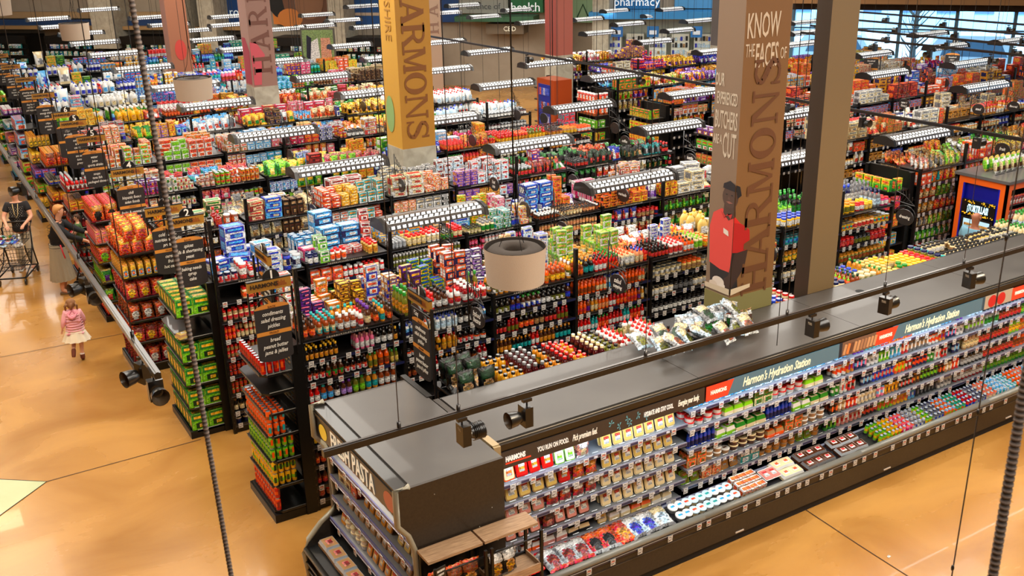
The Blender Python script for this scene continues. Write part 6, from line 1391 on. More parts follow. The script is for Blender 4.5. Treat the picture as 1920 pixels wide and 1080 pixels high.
def spot(x, y, z, rz, label, tilt=0, big=True, ribs=False):
    g = thing('spot_light', label, 'spotlight', (x, y, z), rz)
    b = MB(); b.box(-.05,.05,-.02,.02,-.05,-.02,(.10,.08,.07),'satin'); b.tube([(0,0,-.03),(0,0,-.10)], .01, (.12,.10,.09), 'satin', 6); obj('mount', b, g)
    b = MB(); b.box(-.03,.06,-.07,.07,-.30,-.09,(.085,.065,.05),'satin'); b.box(-.031,-.03,-.03,.03,-.15,-.12,(.5,.45,.4),'card'); obj('driver_box', b, g)
    b = MB(); b.lathe([(.055,0),(.075,.05),(.085,.14)], 14, (.075,.06,.045), 'satin', cap=False); b.lathe([(.05,.02),(.08,.139)], 14, (.35,.28,.2), 'satin', cap=False)
    if ribs:
        for k in range(7): b.lathe([(.078+.002*k,.02+k*.018),(.088,.026+k*.018)], 12, (.06,.05,.04), 'satin', cap=False)
    M = Matrix.Translation((.08, 0, -.2)) @ Matrix.Rotation(R(90+tilt), 4, 'Y'); b.xf(M); obj('lamp_head', b, g)
    g.scale = (.72, .72, .72)
    return g
spot(3.36,5.365,3.28,R(180),'first black spotlight from the left end of the near track, above the cooler top'); spot(2.84,5.365,3.28,R(0),'ribbed black spotlight near the left end of the near track', ribs=True)
spot(6.2,5.365,3.28,R(0),'black spotlight on the near track below the beige column'); spot(7.12,5.365,3.28,R(10),'black spotlight on the near track right of the beige column'); spot(8.3,5.365,3.28,R(-8),'black spotlight on the near track toward the right edge')
tB = track((1.14,6.45,3.6), (1.14,30,3.6), 'long dark lighting track running up the left main aisle')
for y in (7.2, 9.4, 12, 14.5, 18): lparent(obj('hanging_wire', hanger(0,0,3.6), None, (1.14, y, 3.62)), tB)
for y, nm in ((6.62,'nearest'),(6.95,'second'),(8.9,'third'),(9.15,'fourth'),(13.4,'fifth')): spot(1.14, y, 3.58, R(-90) if nm in ('nearest','third') else R(200), '%s black spotlight on the main aisle track' % nm)
tC = track((12.85,28.5,3.5), (12.87,6.2,3.5), 'long thin lighting track slanting over the cross aisle')
for y in (8.5, 10.5, 12.1, 16.1, 20.3): spot(12.87, y, 3.48, R(random.choice((0,180,-90))), 'black spotlight on the cross aisle track %.0f metres from the cooler' % (y-6.7))
for k, (x, y0, y1) in enumerate(((23.8,21.5,14),(21.9,19.5,12.5),(20.0,18.2,11.5),(18.6,17.2,11.2))):
    tD = track((x,y0,3.8), (x,y1,3.8), '%s thin blue-lit lighting track in front of the windows' % ORD[k])
    for j in range(4): yy = y0-.8-j*(y0-y1-1)/3.6; spot(x, yy, 3.78, R(90*j), 'spotlight %s along the %s window track' % (ORD[j], ORD[k]))
# tall thin wires
for k, (x, y) in enumerate(((6.37,5.89),(2.6,14.0),(6.6,9.9),(9.8,12.4),(4.0,20.2),(11.0,14.5),(7.2,20.0))):
    b = MB(); b.tube([(0,0,0),(0,0,5.2)], .005, (.10,.085,.08), 'matte', 4); o = obj('suspension_wire', b, None, (x, y, 2.75)); tag(o, 'thin dark suspension wire, %s one counted from the cooler' % ORD[k], 'wire', 'thin suspension wires')
b = MB(); b.tube([(0,0,0),(0,0,4.6)], .011, (.10,.085,.08), 'matte', 6); o = obj('suspension_rod', b, None, (13.8,20.6,3.3)); tag(o, 'thin black rod hanging in front of the dark red column', 'rod')
# two ribbed black cords close to the camera
def cord(px_, py_, D_, r, label, z0, z1, rot):
    d = fw+rt*((px_-960)/F_PX)-up*((py_-540)/F_PX); P = Vector((0,0,H))+d*D_
    b = MB(); n = int((z1-z0)/.014); prof = []
    for i in range(n): prof += [(r*.8, i*.014), (r, i*.014+.003), (r, i*.014+.009), (r*.8, i*.014+.012)]
    cs = [(.46,.40,.36) if i % 4 == 1 else (.25,.21,.19) for i in range(len(prof)-1)]
    b.lathe(prof, 12, cs, 'matte'); b.v = [(x, y, z+z0-P.z) for x, y, z in b.v]
    o = obj('ribbed_cord', b, None, P); o.rotation_euler = rot; return tag(o, label, 'cord')
cord(340, 540, 3.0, .0085, 'ribbed dark conduit hanging close to the viewer on the left', 4.2, 7.95, (-.015, -.026, 0)); cord(1885, 940, 2.2, .0115, 'ribbed dark conduit at the lower right corner close to the viewer', 4.2, 7.95, (-.02, .03, 0))
d = fw+rt*((1790-960)/F_PX)-up*((1040-540)/F_PX)
b = MB(); b.tube([(0,0,0),(.06,.02,2.6)], .0025, (.16,.12,.09), 'satin', 4); P = Vector((0,0,H))+d*3.2
for k in range(5): b.ball(.0138*k, .0046*k, .25+k*.55, .006, .006, .012, (.10,.08,.07), 'satin', 6, 4)
tag(obj('beaded_wire', b, None, (P.x, P.y, P.z-.3)), 'thin beaded dark wire crossing the front floor', 'wire')
# ---------------------------------------------------------------- aisle signs
def aisle_sign(x, y, z, num, lines, label, rz=0, post=True):
    """number disc, brand board and black chalk panel; faces -Y when rz = 0"""
    g = thing('aisle_sign', label, 'sign', (x, y, z), rz)
    gx = lambda s_, sz, xx, zz, c, **k: text(s_, sz, (0,0,0), (1,0,0), (0,0,1), c, None, **k)
    def put_text(s_, sz, zz, c, sx=1.0, shear=0, xx=0, al='CENTER', nm='lettering', y=-.026, bold=0):
        o = text(s_, sz, (0,0,0), (1,0,0), (0,0,1), c, None, name=nm, sx=sx, shear=shear, align=al, bold=bold)
        o.matrix_world = Matrix.Translation((xx, y, zz)) @ o.matrix_world; o.parent = g
    b = MB(); b.box(-.235,.235,-.02,.02,-.055,.055,(.62,.43,.13),'label_white'); b.box(-.24,.24,-.022,.022,.055,.068,(.08,.07,.06),'label_white'); obj('brand_board', b, g)
    b = MB(); b.lathe([(.09,-.012),(.09,.012)], 22, (.06,.055,.055), 'satin'); b.xf(Matrix.Translation((.03,.005,.075)) @ Matrix.Rotation(R(90),4,'X')); obj('number_disc', b, g)
    put_text(num, .14, .10, (.92,.9,.86), xx=.03, y=-.02, bold=.002); put_text('HARMONS', .062, .005, (.16,.09,.03), 1.0, xx=-.21, al='LEFT', bold=.002)
    b = MB()
    for k, hgt in enumerate((.02,.045,.06,.045,.065,.05,.055,.025)): b.front(.06+k*.016, .07+k*.016, -.03, -.03+hgt, -.0215, (.50,.20,.05),'label_white')
    obj('skyline_print', b, g)
    b = MB(); 
    for xx in (-.235,.235): b.box(xx-.008,xx+.008,-.008,.008,-.30,-.055,(.07,.06,.055),'blackmetal')
    arc = [(-.16+.0,-.0,-.25)]+[(.17*math.cos(R(180-a*18)),0,-.25+.12*math.sin(R(a*18))) for a in range(11)]
    b.tube(arc[1:], .007, (.07,.06,.055), 'blackmetal', 5); b.box(-.235,.235,-.006,.006,-.135,-.12,(.07,.06,.055),'blackmetal'); obj('iron_frame', b, g)
    T = -.20; b = MB(); b.box(-.19,.19,-.012,.012,T-.62,T-.06,(.135,.11,.105),'matte')
    b.poly([(-.19,-.0125,T-.06)]+[(.19*math.cos(R(180-a*12)),-.0125,T-.06+.055*math.sin(R(a*12))) for a in range(1,15)]+[(.19,-.0125,T-.06)], (.78,.50,.20), 'label_white')
    b.poly([(.19*math.cos(R(180+a*12)),-.0125,T-.62-.05*abs(math.sin(R(a*12)))) for a in range(16)], (.135,.11,.105), 'matte')
    b.front(-.19,.19,T-.36,T-.315,-.014,(.80,.52,.20),'label_white'); obj('chalk_panel', b, g)
    zz = [T-.12,T-.19,T-.26,T-.42,T-.49,T-.56]
    for s_, q in zip(lines, zz): put_text(s_, .062, q, (.86,.84,.80), .78, .25, y=-.0145, bold=.0006)
    put_text('BACK', .035, T-.045, (.45,.26,.08), y=-.0145); put_text('FRONT', .032, T-.338, (.45,.26,.08), y=-.016)
    if post:
        b = MB(); b.box(.235,.25,-.012,.012,-.85,-.05,(.07,.06,.055),'blackmetal'); obj('sign_post', b, g)
    return g
AS = [(2.97,9.8,2.88,'1',['condiments','salad dressing','pickles','bread','peanut butter','jams & jellies']),(2.80,12.45,2.97,'2',['spices','oils & shortening','yeast','baking needs','syrup','cake']),(2.72,13.2,2.95,'3',['cold cereals','nutritional snacks','protein','cereals','fruit','hot cereal']),
      (2.80,15.75,2.96,'4',['chili','hispanic foods','asian foods','fruits & vegetables','pasta sauce','pasta']),(2.82,18.8,2.96,'5',['water','juice','sports drinks','soups','tuna fish','packaged dinners']),(2.82,20.6,2.96,'5',['coffee','tea','cocoa','soups','tuna','gravy']),(2.85,21.8,2.95,'6',['chips','pretzels','nuts','snacks','crackers','dips']),
      (2.87,24.8,2.95,'7',['mixers','energy drinks','soda','chips','pretzels','nuts']),(2.9,27.9,2.95,'8',['greeting cards','supplements','vitamins','dog food','cat food','pet supplies']),(2.9,30.9,2.95,'9',['paper towels','paper plates','cleaners','candy','household','bleach']),(2.95,34.0,2.95,'10',['soap','laundry','foil','bags','wraps','towels'])]
for i, (x, y, z, n_, ln) in enumerate(AS): aisle_sign(x, y, z, n_, ln, 'aisle sign number %s over the main aisle, %s one from the camera' % (n_, ORD[i]))
aisle_sign(4.14, 8.62, 2.82, '1', AS[0][4], 'aisle sign number 1 seen from its edge above the left end of the cooler', R(-90))
aisle_sign(3.26, 10.86, 2.85, '2', AS[1][4], 'aisle sign number 2 seen edge-on behind the first end cap', R(-90))
b = MB(); b.box(-.012,.012,-.012,.012,0,2.8,(.07,.06,.055),'blackmetal'); tag(obj('sign_post', b, None, (4.14, 8.36, 0)), 'slim black post carrying the edge-on sign number 1', 'post')
b = MB(); b.box(-.012,.012,-.012,.012,0,2.8,(.07,.06,.055),'blackmetal'); tag(obj('sign_post', b, None, (3.22, 11.12, 0)), 'slim black post carrying the edge-on sign number 2', 'post')
for k, (x, y) in enumerate(((23.3,18.9),(25.6,18.0),(28.0,16.9),(25.3,15.4),(27.5,14.4))): aisle_sign(x, y, 2.9, str(11+k), ['household','paper','','candy','snacks',''], '%s aisle sign before the windows, counted from the cross aisle' % ORD[k], R(-60))
# small oval category signs on scrolled brackets
OV = [(5.06,14.06,'cereal bar'),(5.85,11.26,'jello'),(6.15,18.05,'rice'),(6.86,14.76,'tea'),(7.74,12.32,'jelly'),(7.6,11.12,'peanut butter'),(4.96,8.9,'baked beans'),(6.88,8.9,'salad topping'),(9.3,13.29,'gummy'),(11.88,13.34,'kettle corn'),(9.15,8.72,'dressing'),(11.9,8.8,'dressing'),(9.44,12.13,'marinade'),(11.94,15.31,'coffee'),(12.6,16.5,'soda'),(12.02,18.3,'water'),(11.8,19.04,'water'),(8.15,13.91,'hot tea'),(8.12,17.89,'pasta'),(20.14,13.36,'seed'),(21.01,13.1,'flavored'),(22.03,17.36,'cookie'),(24.03,18.28,'natural'),(18.4,17.02,'cereal'),(19.46,14.76,'natural foods'),(22.78,16.16,'oatmeal'),(4.47,9.4,'bbq'),(16.94,10.65,'fruit'),(6.7,19.8,'soup'),(9.6,17.2,'juice'),(6.3,22.2,'flour'),(9.5,22.3,'sugar')]
def scroll_mesh():
    b = MB(); c = (.085,.075,.07)
    b.tube([(0,.0,-.35),(0,.0,.30)], .009, c, 'blackmetal', 5); b.tube([(0,0,.02),(-.0,-.34,-.0)], .007, c, 'blackmetal', 4); b.tube([(0,0,.16),(0,-.16,.12),(0,-.34,.0)], .006, c, 'blackmetal', 4)
    for a0 in range(5): b.tube([(0,-.05-.05*a0,.03),(0,-.09-.05*a0,.13-.018*a0),(0,-.05-.06*a0,.26-.035*a0)], .006, c, 'blackmetal', 4)
    b.tube([(.0,-.2+.17*math.cos(R(a*20)),-.16+.14*math.sin(R(a*20))) for a in range(10)], .007, c, 'blackmetal', 4)
    return b.mesh('scroll_bracket')
def disc_mesh():
    b = MB(); b.lathe([(.145,-.01),(.15,0),(.145,.01)], 24, (.15,.13,.125), 'satin'); b.xf(Matrix.Translation((0,-.2,-.19)) @ Matrix.Rotation(R(-90),4,'Y') @ Matrix.Scale(.78,4,(1,0,0))); b.poly([(-.011,-.2+.148*math.cos(k*.3),-.19+.115*math.sin(k*.3)) for k in range(21)][::-1], (.15,.13,.125), 'satin'); return b.mesh('oval_disc')
SCM, DCM = scroll_mesh(), disc_mesh()
for k, (x, y, s_) in enumerate(OV):
    g = thing('oval_category_sign', 'black oval sign reading %s on a scrolled iron bracket, %s' % (s_, 'near the first two racks' if y < 13 else ('over the middle racks' if y < 19 else 'over the far racks')), 'sign', (x, y+.2, 2.54))
    mobj('scroll_bracket', SCM, g); mobj('oval_disc', DCM, g)
    if y < 16:
        ws = s_.split()
        for j, w_ in enumerate(ws):
            o = text(w_, .085 if len(w_) < 7 else .068, (0,0,0), (0,-1,0), (0,0,1), (.9,.88,.85), None, sx=.8, shear=.25); o.matrix_world = Matrix.Translation((-.014, -.2, -.185+(.03 if len(ws) > 1 else 0)-j*.07)) @ o.matrix_world; o.parent = g
# ---------------------------------------------------------------- tortilla kiosk with the man in front
kg = thing('tortilla_kiosk', 'orange kiosk cooler with a TORTILLAS sign at the right', 'refrigerator', (15.62, 9.62, 0))
KH = 2.10; OR = (.86,.36,.08)
b = MB(); b.box(-.04, 1.1, -.04, 1.0, KH, KH+.05, (.34,.33,.33), 'satin'); b.box(.2,.45,.38,.4,KH+.05,KH+.056,(.08,.08,.08),'matte'); b.box(.55,.8,.4,.42,KH+.05,KH+.056,(.08,.08,.08),'matte'); obj('top_panel', b, kg)
b = MB(); b.box(0,.04,0,.13,0,KH,OR,'satin'); b.box(0,.04,.83,.96,0,KH,OR,'satin'); b.box(0,.04,.13,.83,1.98,KH,OR,'satin'); b.box(0,.04,0,.96,0,.12,OR,'satin'); b.box(.0,.13,0,.04,0,KH,OR,'satin'); b.box(.0,1.06,.92,.96,0,KH,OR,'satin'); b.box(.13,1.06,0,.03,1.98,KH,OR,'satin'); b.box(1.02,1.06,0,.96,0,KH,(.1,.08,.07),'satin'); obj('orange_frame', b, kg)
b = MB(); b.box(.06,.10,.13,.83,.12,1.98,(.04,.07,.52),'satin'); b.box(.0,.10,.13,.16,.12,1.98,(.05,.09,.62),'satin'); b.box(.0,.10,.80,.83,.12,1.98,(.05,.09,.62),'satin'); obj('blue_lining', b, kg)
b = MB(); b.box(-.02,.03,.16,.80,1.42,1.70,(.04,.04,.04),'satin'); rn = random.Random(4)
for k in range(60):
    u = rn.uniform(.18,.78); v = rn.choice([rn.uniform(1.43,1.47), rn.uniform(1.64,1.69)]); b.poly([(-.022,u,v),(-.022,u-.025,v+.006),(-.022,u-.014,v+.024)], (.95,.72,.12), 'glow')
obj('sign_box', b, kg); o = text('\u00a1TORTILLAS!',   .17, (0,0,0), (0,-1,0), (0,0,1), (.75,.92,.98), None, m='glow', sx=.43, bold=.006); o.matrix_world = Matrix.Translation((-.025,.48,1.555)) @ o.matrix_world; o.parent = kg
b = MB(); b.box(-.01,.02,.18,.78,.25,1.40,(.05,.05,.05),'satin'); b.box(-.015,-.01,.23,.73,.32,1.36,(.62,.76,.82),'glow')
for k, z in enumerate((.55,.8,1.05,1.22)): b.box(-.018,-.015,.25,.71,z,z+.07,[(.8,.72,.5),(.75,.78,.72),(.85,.82,.6),(.8,.6,.35)][k],'card')
obj('glass_door', b, kg)
for j in range(7):
    zz = .2+j*.25
    for i in range(10): put('cy', ('red','crimson','white','red'), 15.80+i*.085, 9.66, zz, 0, 0, .9, 'on the red side rack of the orange kiosk')
    b = MB(); b.box(.13,1.04,.03,.3,zz-.02,zz,(.06,.05,.05),'satin'); obj('side_shelf', b, kg)
for i in range(7): put('fl', ('lime','white','green','straw'), 16.0+i*.16, 10.3, 2.15, .2, -.2, 1.0, 'standing on the orange kiosk'); put('fl', ('cream','lime','brown','white'), 16.0+i*.16, 10.1, 2.15, .1, -.2, .95, 'front row on the orange kiosk')
# second kiosk far back beside the dark red column
b = MB(); b.box(0,.6,0,.9,0,2.15,(.62,.25,.10),'satin'); b.box(-.02,-.001,.2,.8,.3,2.0,(.15,.18,.55),'satin'); rn = random.Random(9)
for z in (.5,.9,1.3,1.7):
    for k in range(5): b.box(-.04,-.02,.24+k*.1,.32+k*.1,z,z+.2,rn.choice([(.7,.7,.85),(.8,.3,.3),(.3,.4,.8)]),'card')
tag(obj('far_kiosk', b, None, (16.0, 23.8, 0)), 'small orange and blue kiosk beside the dark red column', 'refrigerator')
# pet banner hanging over the racks
pg = thing('pet_banner', 'tall hanging banner with a dog and smiling face above a wooden pepper sign', 'banner', (11.9, 31.2, 1.15), R(-35))
b = MB(); b.box(-.55,.55,-.03,.03,.35,2.2,(.30,.28,.25),'print'); b.front(-.5,.5,.4,2.15,-.035,(.50,.58,.36)); b.poly([(-.3,-.04,.5),(.1,-.04,.5),(.0,-.04,1.9),(-.35,-.04,1.7)],(.88,.86,.84)); b.poly([(-.4,-.045,1.3),(-.28,-.045,1.2),(-.2,-.045,1.9),(-.35,-.045,2.0)],(.12,.12,.18)); b.poly([(.05,-.045,.5),(.45,-.045,.6),(.4,-.045,1.9),(.1,-.045,1.9)],(.80,.56,.46)); obj('banner_face', b, pg)
b = MB(); b.box(-.75,.75,-.08,-.04,-.05,.38,(.42,.33,.22),'wood'); obj('wooden_board', b, pg); o = text('pepper', .32, (0,0,0), (1,0,0), (0,0,1), (.85,.80,.68), None); o.matrix_world = Matrix.Translation((0,-.09,.17)) @ o.matrix_world; o.parent = pg
# dark round stool top at the lower right corner
b = MB(); b.lathe([(.03,0),(.03,.62),(.2,.64),(.2,.68),(.17,.7)], 28, (.10,.10,.11), 'cloth'); tag(obj('round_stool', b, None, (9.25, 4.6, 0)), 'dark round stool cut off by the lower right corner', 'stool')
b = MB(); b.poly([(0,0,.006),(.05,.01,.006),(.045,.04,.006),(.01,.03,.006)], 'white', 'card'); tag(obj('paper_scrap', b, None, (8.0, 5.62, 0)), 'tiny white paper scrap on the floor before the cooler', 'paper')
# ---------------------------------------------------------------- people
def skin_mesh(name, pts, edges, radii, m, color, parent=None, root=0, sub=2):
    """one continuous surface grown round a skeleton"""
    me = bpy.data.meshes.new(name); me.from_pydata([tuple(p) for p in pts], edges, [])
    o = bpy.data.objects.new(name, me); COL.objects.link(o)
    sk = o.modifiers.new('skin', 'SKIN'); sk.use_smooth_shade = True
    ss = o.modifiers.new('sub', 'SUBSURF'); ss.levels = sub; ss.render_levels = sub
    if not me.skin_vertices: return o
    for i, r in enumerate(radii): me.skin_vertices[0].data[i].radius = (r, r) if not isinstance(r, tuple) else r
    me.skin_vertices[0].data[root].use_root = True
    key = 'tone_%s_%s' % (m, '_'.join('%02d' % int(v*99) for v in color))
    mat(key, .85 if m == 'cloth' else .5, color=color, bump=.2 if m == 'cloth' else 0, bscale=70)
    me.materials.append(MATS[key])
    if parent: o.parent = parent
    return o
def hand(pts, edges, radii, wrist, d, palmn, idx, s=1.0):
    """palm, four unequal curled fingers and a thumb rooted at the wrist vertex idx"""
    d = Vector(d).normalized(); n = Vector(palmn).normalized(); side = d.cross(n).normalized(); w = Vector(wrist)
    def add(p, r, frm): pts.append(p); radii.append(r if isinstance(r, tuple) else r*s); edges.append((frm, len(pts)-1)); return len(pts)-1
    palm = add(w+d*.05*s, (.030, .018), idx)
    radii[palm] = (.030*s, .018*s)
    for k, L in enumerate((.070,.078,.072,.056)):
        off = side*(-.027+.018*k)*s
        a = add(w+d*.085*s+off, .0085, palm); b_ = add(w+d*(.085+L*.5)*s+off+n*.012*s, .0078, a); add(w+d*(.085+L*.75)*s+off+n*.035*s, .0068, b_)
    a = add(w+d*.045*s-side*.036*s+n*.008*s, .0095, palm); add(w+d*.075*s-side*.050*s+n*.022*s, .008, a)
def body(name, label, loc, rz, hgt, J, skin_c, extra=None):
    """J: joint positions in metres for a 1.70 m figure facing -Y (before rz)"""
    g = thing('person', label, 'person', loc, rz); s = hgt/1.70; g.scale = (s, s, s)
    P = []; E = []; Rr = []
    def add(p, r, frm=None): P.append(Vector(p)); Rr.append(r); (E.append((frm, len(P)-1)) if frm is not None else None); return len(P)-1
    pel = add(J['pelvis'], (.135,.11)); wai = add(J['waist'], (.115,.095), pel); che = add(J['chest'], (.145,.11), wai); nb = add(J['neckbase'], (.07,.06), che)
    nk = add(J['neck'], .052, nb); ch = add(J['chin'], (.062,.07), nk); hd_ = add(J['head'], (.076,.092), ch); add(J['crown'], (.05,.06), hd_)
    for sd in ('l', 'r'):
        sh = add(J['sh'+sd], .062, che); el = add(J['el'+sd], .043, sh); wr = add(J['wr'+sd], .028, el)
        d = (Vector(J['wr'+sd])-Vector(J['el'+sd])); hand(P, E, Rr, J['wr'+sd], d, J.get('palm', (0,0,-1)), wr)
        hp = add(J['hip'+sd], .095, pel); kn = add(J['kn'+sd], .062, hp); an = add(J['an'+sd], .040, kn); add(J['toe'+sd], (.04,.028), an)
    b_ = skin_mesh('body', P, E, Rr, 'skin', skin_c, g)
    b_.name = name
    # face: eyes, nose, mouth, ears as small children
    h = Vector(J['head']); f = Vector(J.get('face', (0,-1,0))).normalized(); sd_ = f.cross(Vector((0,0,1))).normalized()
    m = MB()
    for q in (-1, 1): c = h+f*.082+sd_*.030*q+Vector((0,0,.0)); m.ball(c.x, c.y, c.z, .010, .010, .006, (.15,.10,.08), 'skin', 8, 5)
    c = h+f*.088+Vector((0,0,-.062)); m.ball(c.x, c.y, c.z, .022, .012, .006, (.62,.28,.25), 'skin', 8, 5); obj('facial_features', m, g)
    m = MB(); c = h+f*.094+Vector((0,0,-.028)); m.ball(c.x, c.y, c.z, .012, .014, .020, tuple(v*.96 for v in skin_c), 'skin', 8, 6)
    for q in (-1, 1): c = h+sd_*.078*q+Vector((0,0,-.01)); m.ball(c.x, c.y, c.z, .014, .018, .028, tuple(v*.94 for v in skin_c), 'skin', 8, 6)
    obj('nose_and_ears', m, g)
    return g
def limb(nm, g, J, keys, radii, c, sub=2, m='cloth'):
    P = [Vector(J[k]) if isinstance(k, str) else Vector(k) for k in keys]; return skin_mesh(nm, P, [(i, i+1) for i in range(len(P)-1)], radii, m, c, g, sub=sub)
def stand(**o):
    J = dict(pelvis=(0,0,.92), waist=(0,0,1.08), chest=(0,0,1.28), neckbase=(0,0,1.40), neck=(0,0,1.46), chin=(0,-.01,1.52), head=(0,-.01,1.60), crown=(0,0,1.67),
             shl=(.17,0,1.36), ell=(.22,.03,1.10), wrl=(.22,-.05,.87), shr=(-.17,0,1.36), elr=(-.22,.03,1.10), wrr=(-.22,-.05,.87),
             hipl=(.09,0,.86), knl=(.10,-.02,.48), anl=(.10,.02,.07), toel=(.11,-.13,.035), hipr=(-.09,0,.86), knr=(-.10,-.02,.48), anr=(-.10,.02,.07), toer=(-.11,-.13,.035))
    J.update(o); return J
def torso_shirt(nm, g, J, c, sleeve=.5, fat=1.0, lng=0.0, m='cloth'):
    P = []; E = []; Rr = []
    def add(p, r, frm=None): P.append(Vector(p)); Rr.append(r); (E.append((frm, len(P)-1)) if frm is not None else None); return len(P)-1
    pv = Vector(J['pelvis']); a = add(pv+Vector((0,0,-.06-lng)), (.165*fat,.145*fat)); b = add(pv+Vector((0,0,.06)), (.150*fat,.13*fat), a); w_ = add(J['waist'], (.135*fat,.118*fat), b); c_ = add(J['chest'], (.165*fat,.135*fat), w_); add(Vector(J['neckbase'])+Vector((0,0,-.015)), (.085,.075), c_)
    for sd in 'lr':
        s1 = Vector(J['sh'+sd]); e = Vector(J['el'+sd]); wv = Vector(J['wr'+sd]); q = add(s1, .078*fat, c_)
        if sleeve <= .5: add(s1.lerp(e, sleeve*1.2), .066, q)
        else: r_ = add(e, .062, q); add(e.lerp(wv, .85), .045, r_)
    return skin_mesh(nm, P, E, Rr, m, c, g, root=1)
def skirt(nm, g, z0, z1, r0, r1, c, folds=14, cx=0, cy=0, deep=.06):
    m = MB(); n = 56; rows = 8
    for j in range(rows+1):
        t = j/rows
        for k in range(n):
            a = 2*math.pi*k/n; r = (r0+(r1-r0)*t)*(1+deep*t*math.sin(folds*a)+.02*math.sin(3*a+1)); m.v.append((cx+r*math.cos(a), cy+r*.8*math.sin(a), z0+(z1-z0)*t))
    for j in range(rows):
        for k in range(n): k2 = (k+1) % n; m.face((j*n+k, (j+1)*n+k, (j+1)*n+k2, j*n+k2), c, 'cloth', True)
    m.face([k for k in range(n)], c, 'cloth'); return obj(nm, m, g)
def hair_cap(nm, g, h, c, rx=.088, ry=.105, rz=.095, back=.02, tail=None, f=(0,-1,0), low=-.3):
    m = MB(); f = Vector(f); seg = 20; rings = 9; h = Vector(h)
    for i in range(rings+1):
        ph = R(84)*(1-i/rings)+R(-28)*(i/rings)
        for k in range(seg):
            a = 2*math.pi*k/seg; d = Vector((math.cos(a), math.sin(a), 0)); fr = max(0, d.dot(f))
            bk = max(0, -d.dot(f)); z = math.sin(ph)*rz+((fr*.085-bk*.05)*((i-3)/(rings-3)) if i > 3 else 0)
            r_ = math.cos(ph)*(1-.12*bk*(i/rings)); q = h-f*back+Vector((d.x*rx*r_, d.y*ry*r_, z+.02))
            m.v.append(tuple(q))
    for i in range(rings):
        for k in range(seg): k2 = (k+1) % seg; m.face((i*seg+k, (i+1)*seg+k, (i+1)*seg+k2, i*seg+k2), c, 'hair', True)
    m.face([k for k in range(seg)][::-1], c, 'hair')
    if tail:
        for t in tail: m.tube([h+Vector(p) for p in t[0]], t[1], c, 'hair', 8, r2=t[2])
    return obj(nm, m, g)
def shoe(nm, g, an, toe, c, w_=.045, h=.07):
    m = MB(); a = Vector(an); t = Vector(toe); d = (t-a); d.z = 0; d.normalize(); heel = a-d*.05; s = Vector((-d.y, d.x, 0)); t2 = t+d*.05; z0 = min(a.z, t.z)-.035
    P = [heel-s*w_*.8, heel+s*w_*.8, t2+s*w_, t2-s*w_]; Q = [(heel-s*w_*.7, h), (heel+s*w_*.7, h), (t2+s*w_*.7, h*.45), (t2-s*w_*.7, h*.45)]
    b = [Vector((p.x, p.y, z0)) for p in P]; q = [Vector((p.x, p.y, z0+hh)) for p, hh in Q]; m.v += [tuple(v) for v in b+q]
    for fc in ((3,2,1,0),(4,5,6,7),(0,1,5,4),(1,2,6,5),(2,3,7,6),(3,0,4,7)): m.face(fc, c, 'satin')
    o = obj(nm, m, g); bv = o.modifiers.new('bevel', 'BEVEL'); bv.width = .018; bv.segments = 2; return o
SK = (.86,.62,.50)
# woman with the cart, polka dot top and white trousers
J = stand(ell=(.26,-.10,1.12), wrl=(.17,-.34,1.04), elr=(-.26,-.10,1.12), wrr=(-.17,-.34,1.04), palm=(0,0,-1), face=(-.35,-1,0), chest=(0,-.01,1.28))
pw = body('body', 'woman in a dotted black blouse and white trousers pushing a black cart', (1.66, 21.55, 0), R(-18), 1.68, J, SK)
torso_shirt('dotted_blouse', pw, J, (.10,.09,.10), .5, 1.08, .05)
m = MB(); rn = random.Random(2)
for zi in range(16):
    for k in range(22):
        a = 2*math.pi*(k+.5*(zi % 2))/22; z = .88+zi*.03; rr_ = .155+.012*math.cos((z-1.2)*9); m.ball(rr_*1.02*math.cos(a), rr_*.86*math.sin(a), z, .006, .006, .006, (.85,.82,.75), 'card', 5, 4)
obj('white_dots', m, pw)
for sd in 'lr': limb('trouser_leg', pw, J, ('hip'+sd, 'kn'+sd, 'an'+sd), (.115,.082,.065), (.86,.82,.72)); shoe('shoe', pw, J['an'+sd], J['toe'+sd], (.85,.83,.8))
hair_cap('brown_hair', pw, J['head'], (.22,.10,.06), f=(-.33,-.94,0), tail=[([(0,.07,.02),(.02,.12,-.02),(.02,.10,-.08)], .035, .02)])
m = MB(); m.tube([(-.05,-.10,1.40),(-.03,-.155,1.2),(0,-.165,1.12),(.03,-.155,1.2),(.05,-.10,1.40)], .008, (.75,.65,.45), 'cloth', 5); obj('neck_strap', m, pw)
# woman reaching into her cart, quilted jacket and grey skirt
J2 = stand(waist=(0,-.03,1.08), chest=(0,-.07,1.27), neckbase=(0,-.09,1.39), neck=(0,-.10,1.45), chin=(0,-.13,1.51), head=(0,-.14,1.59), crown=(0,-.13,1.66), shl=(.17,-.07,1.34), ell=(.21,-.30,1.17), wrl=(.16,-.53,1.08), shr=(-.17,-.07,1.34), elr=(-.21,-.30,1.14), wrr=(-.14,-.55,1.02), face=(.1,-1,-.15), palm=(0,0,-1))
pb_ = body('body', 'short-haired blonde woman in a black quilted jacket and grey skirt leaning over her cart', (2.06, 19.62, 0), R(68), 1.70, J2, SK)
torso_shirt('quilted_jacket', pb_, J2, (.085,.09,.105), .9, 1.10, .10)
m = MB()
for k in range(9):
    z = .86+k*.055; rr_ = .172; m.tube([(rr_*1.03*math.cos(a*.45), (-.03 if z > 1 else 0)+rr_*.86*math.sin(a*.45), z) for a in range(14)], .004, (.05,.05,.06), 'cloth', 4, closed=True)
obj('quilt_seams', m, pb_)
skirt('pleated_skirt', pb_, .97, .28, .165, .27, (.60,.55,.46), 16)
for sd in 'lr': shoe('sandal', pb_, J2['an'+sd], J2['toe'+sd], (.45,.34,.22), h=.035)
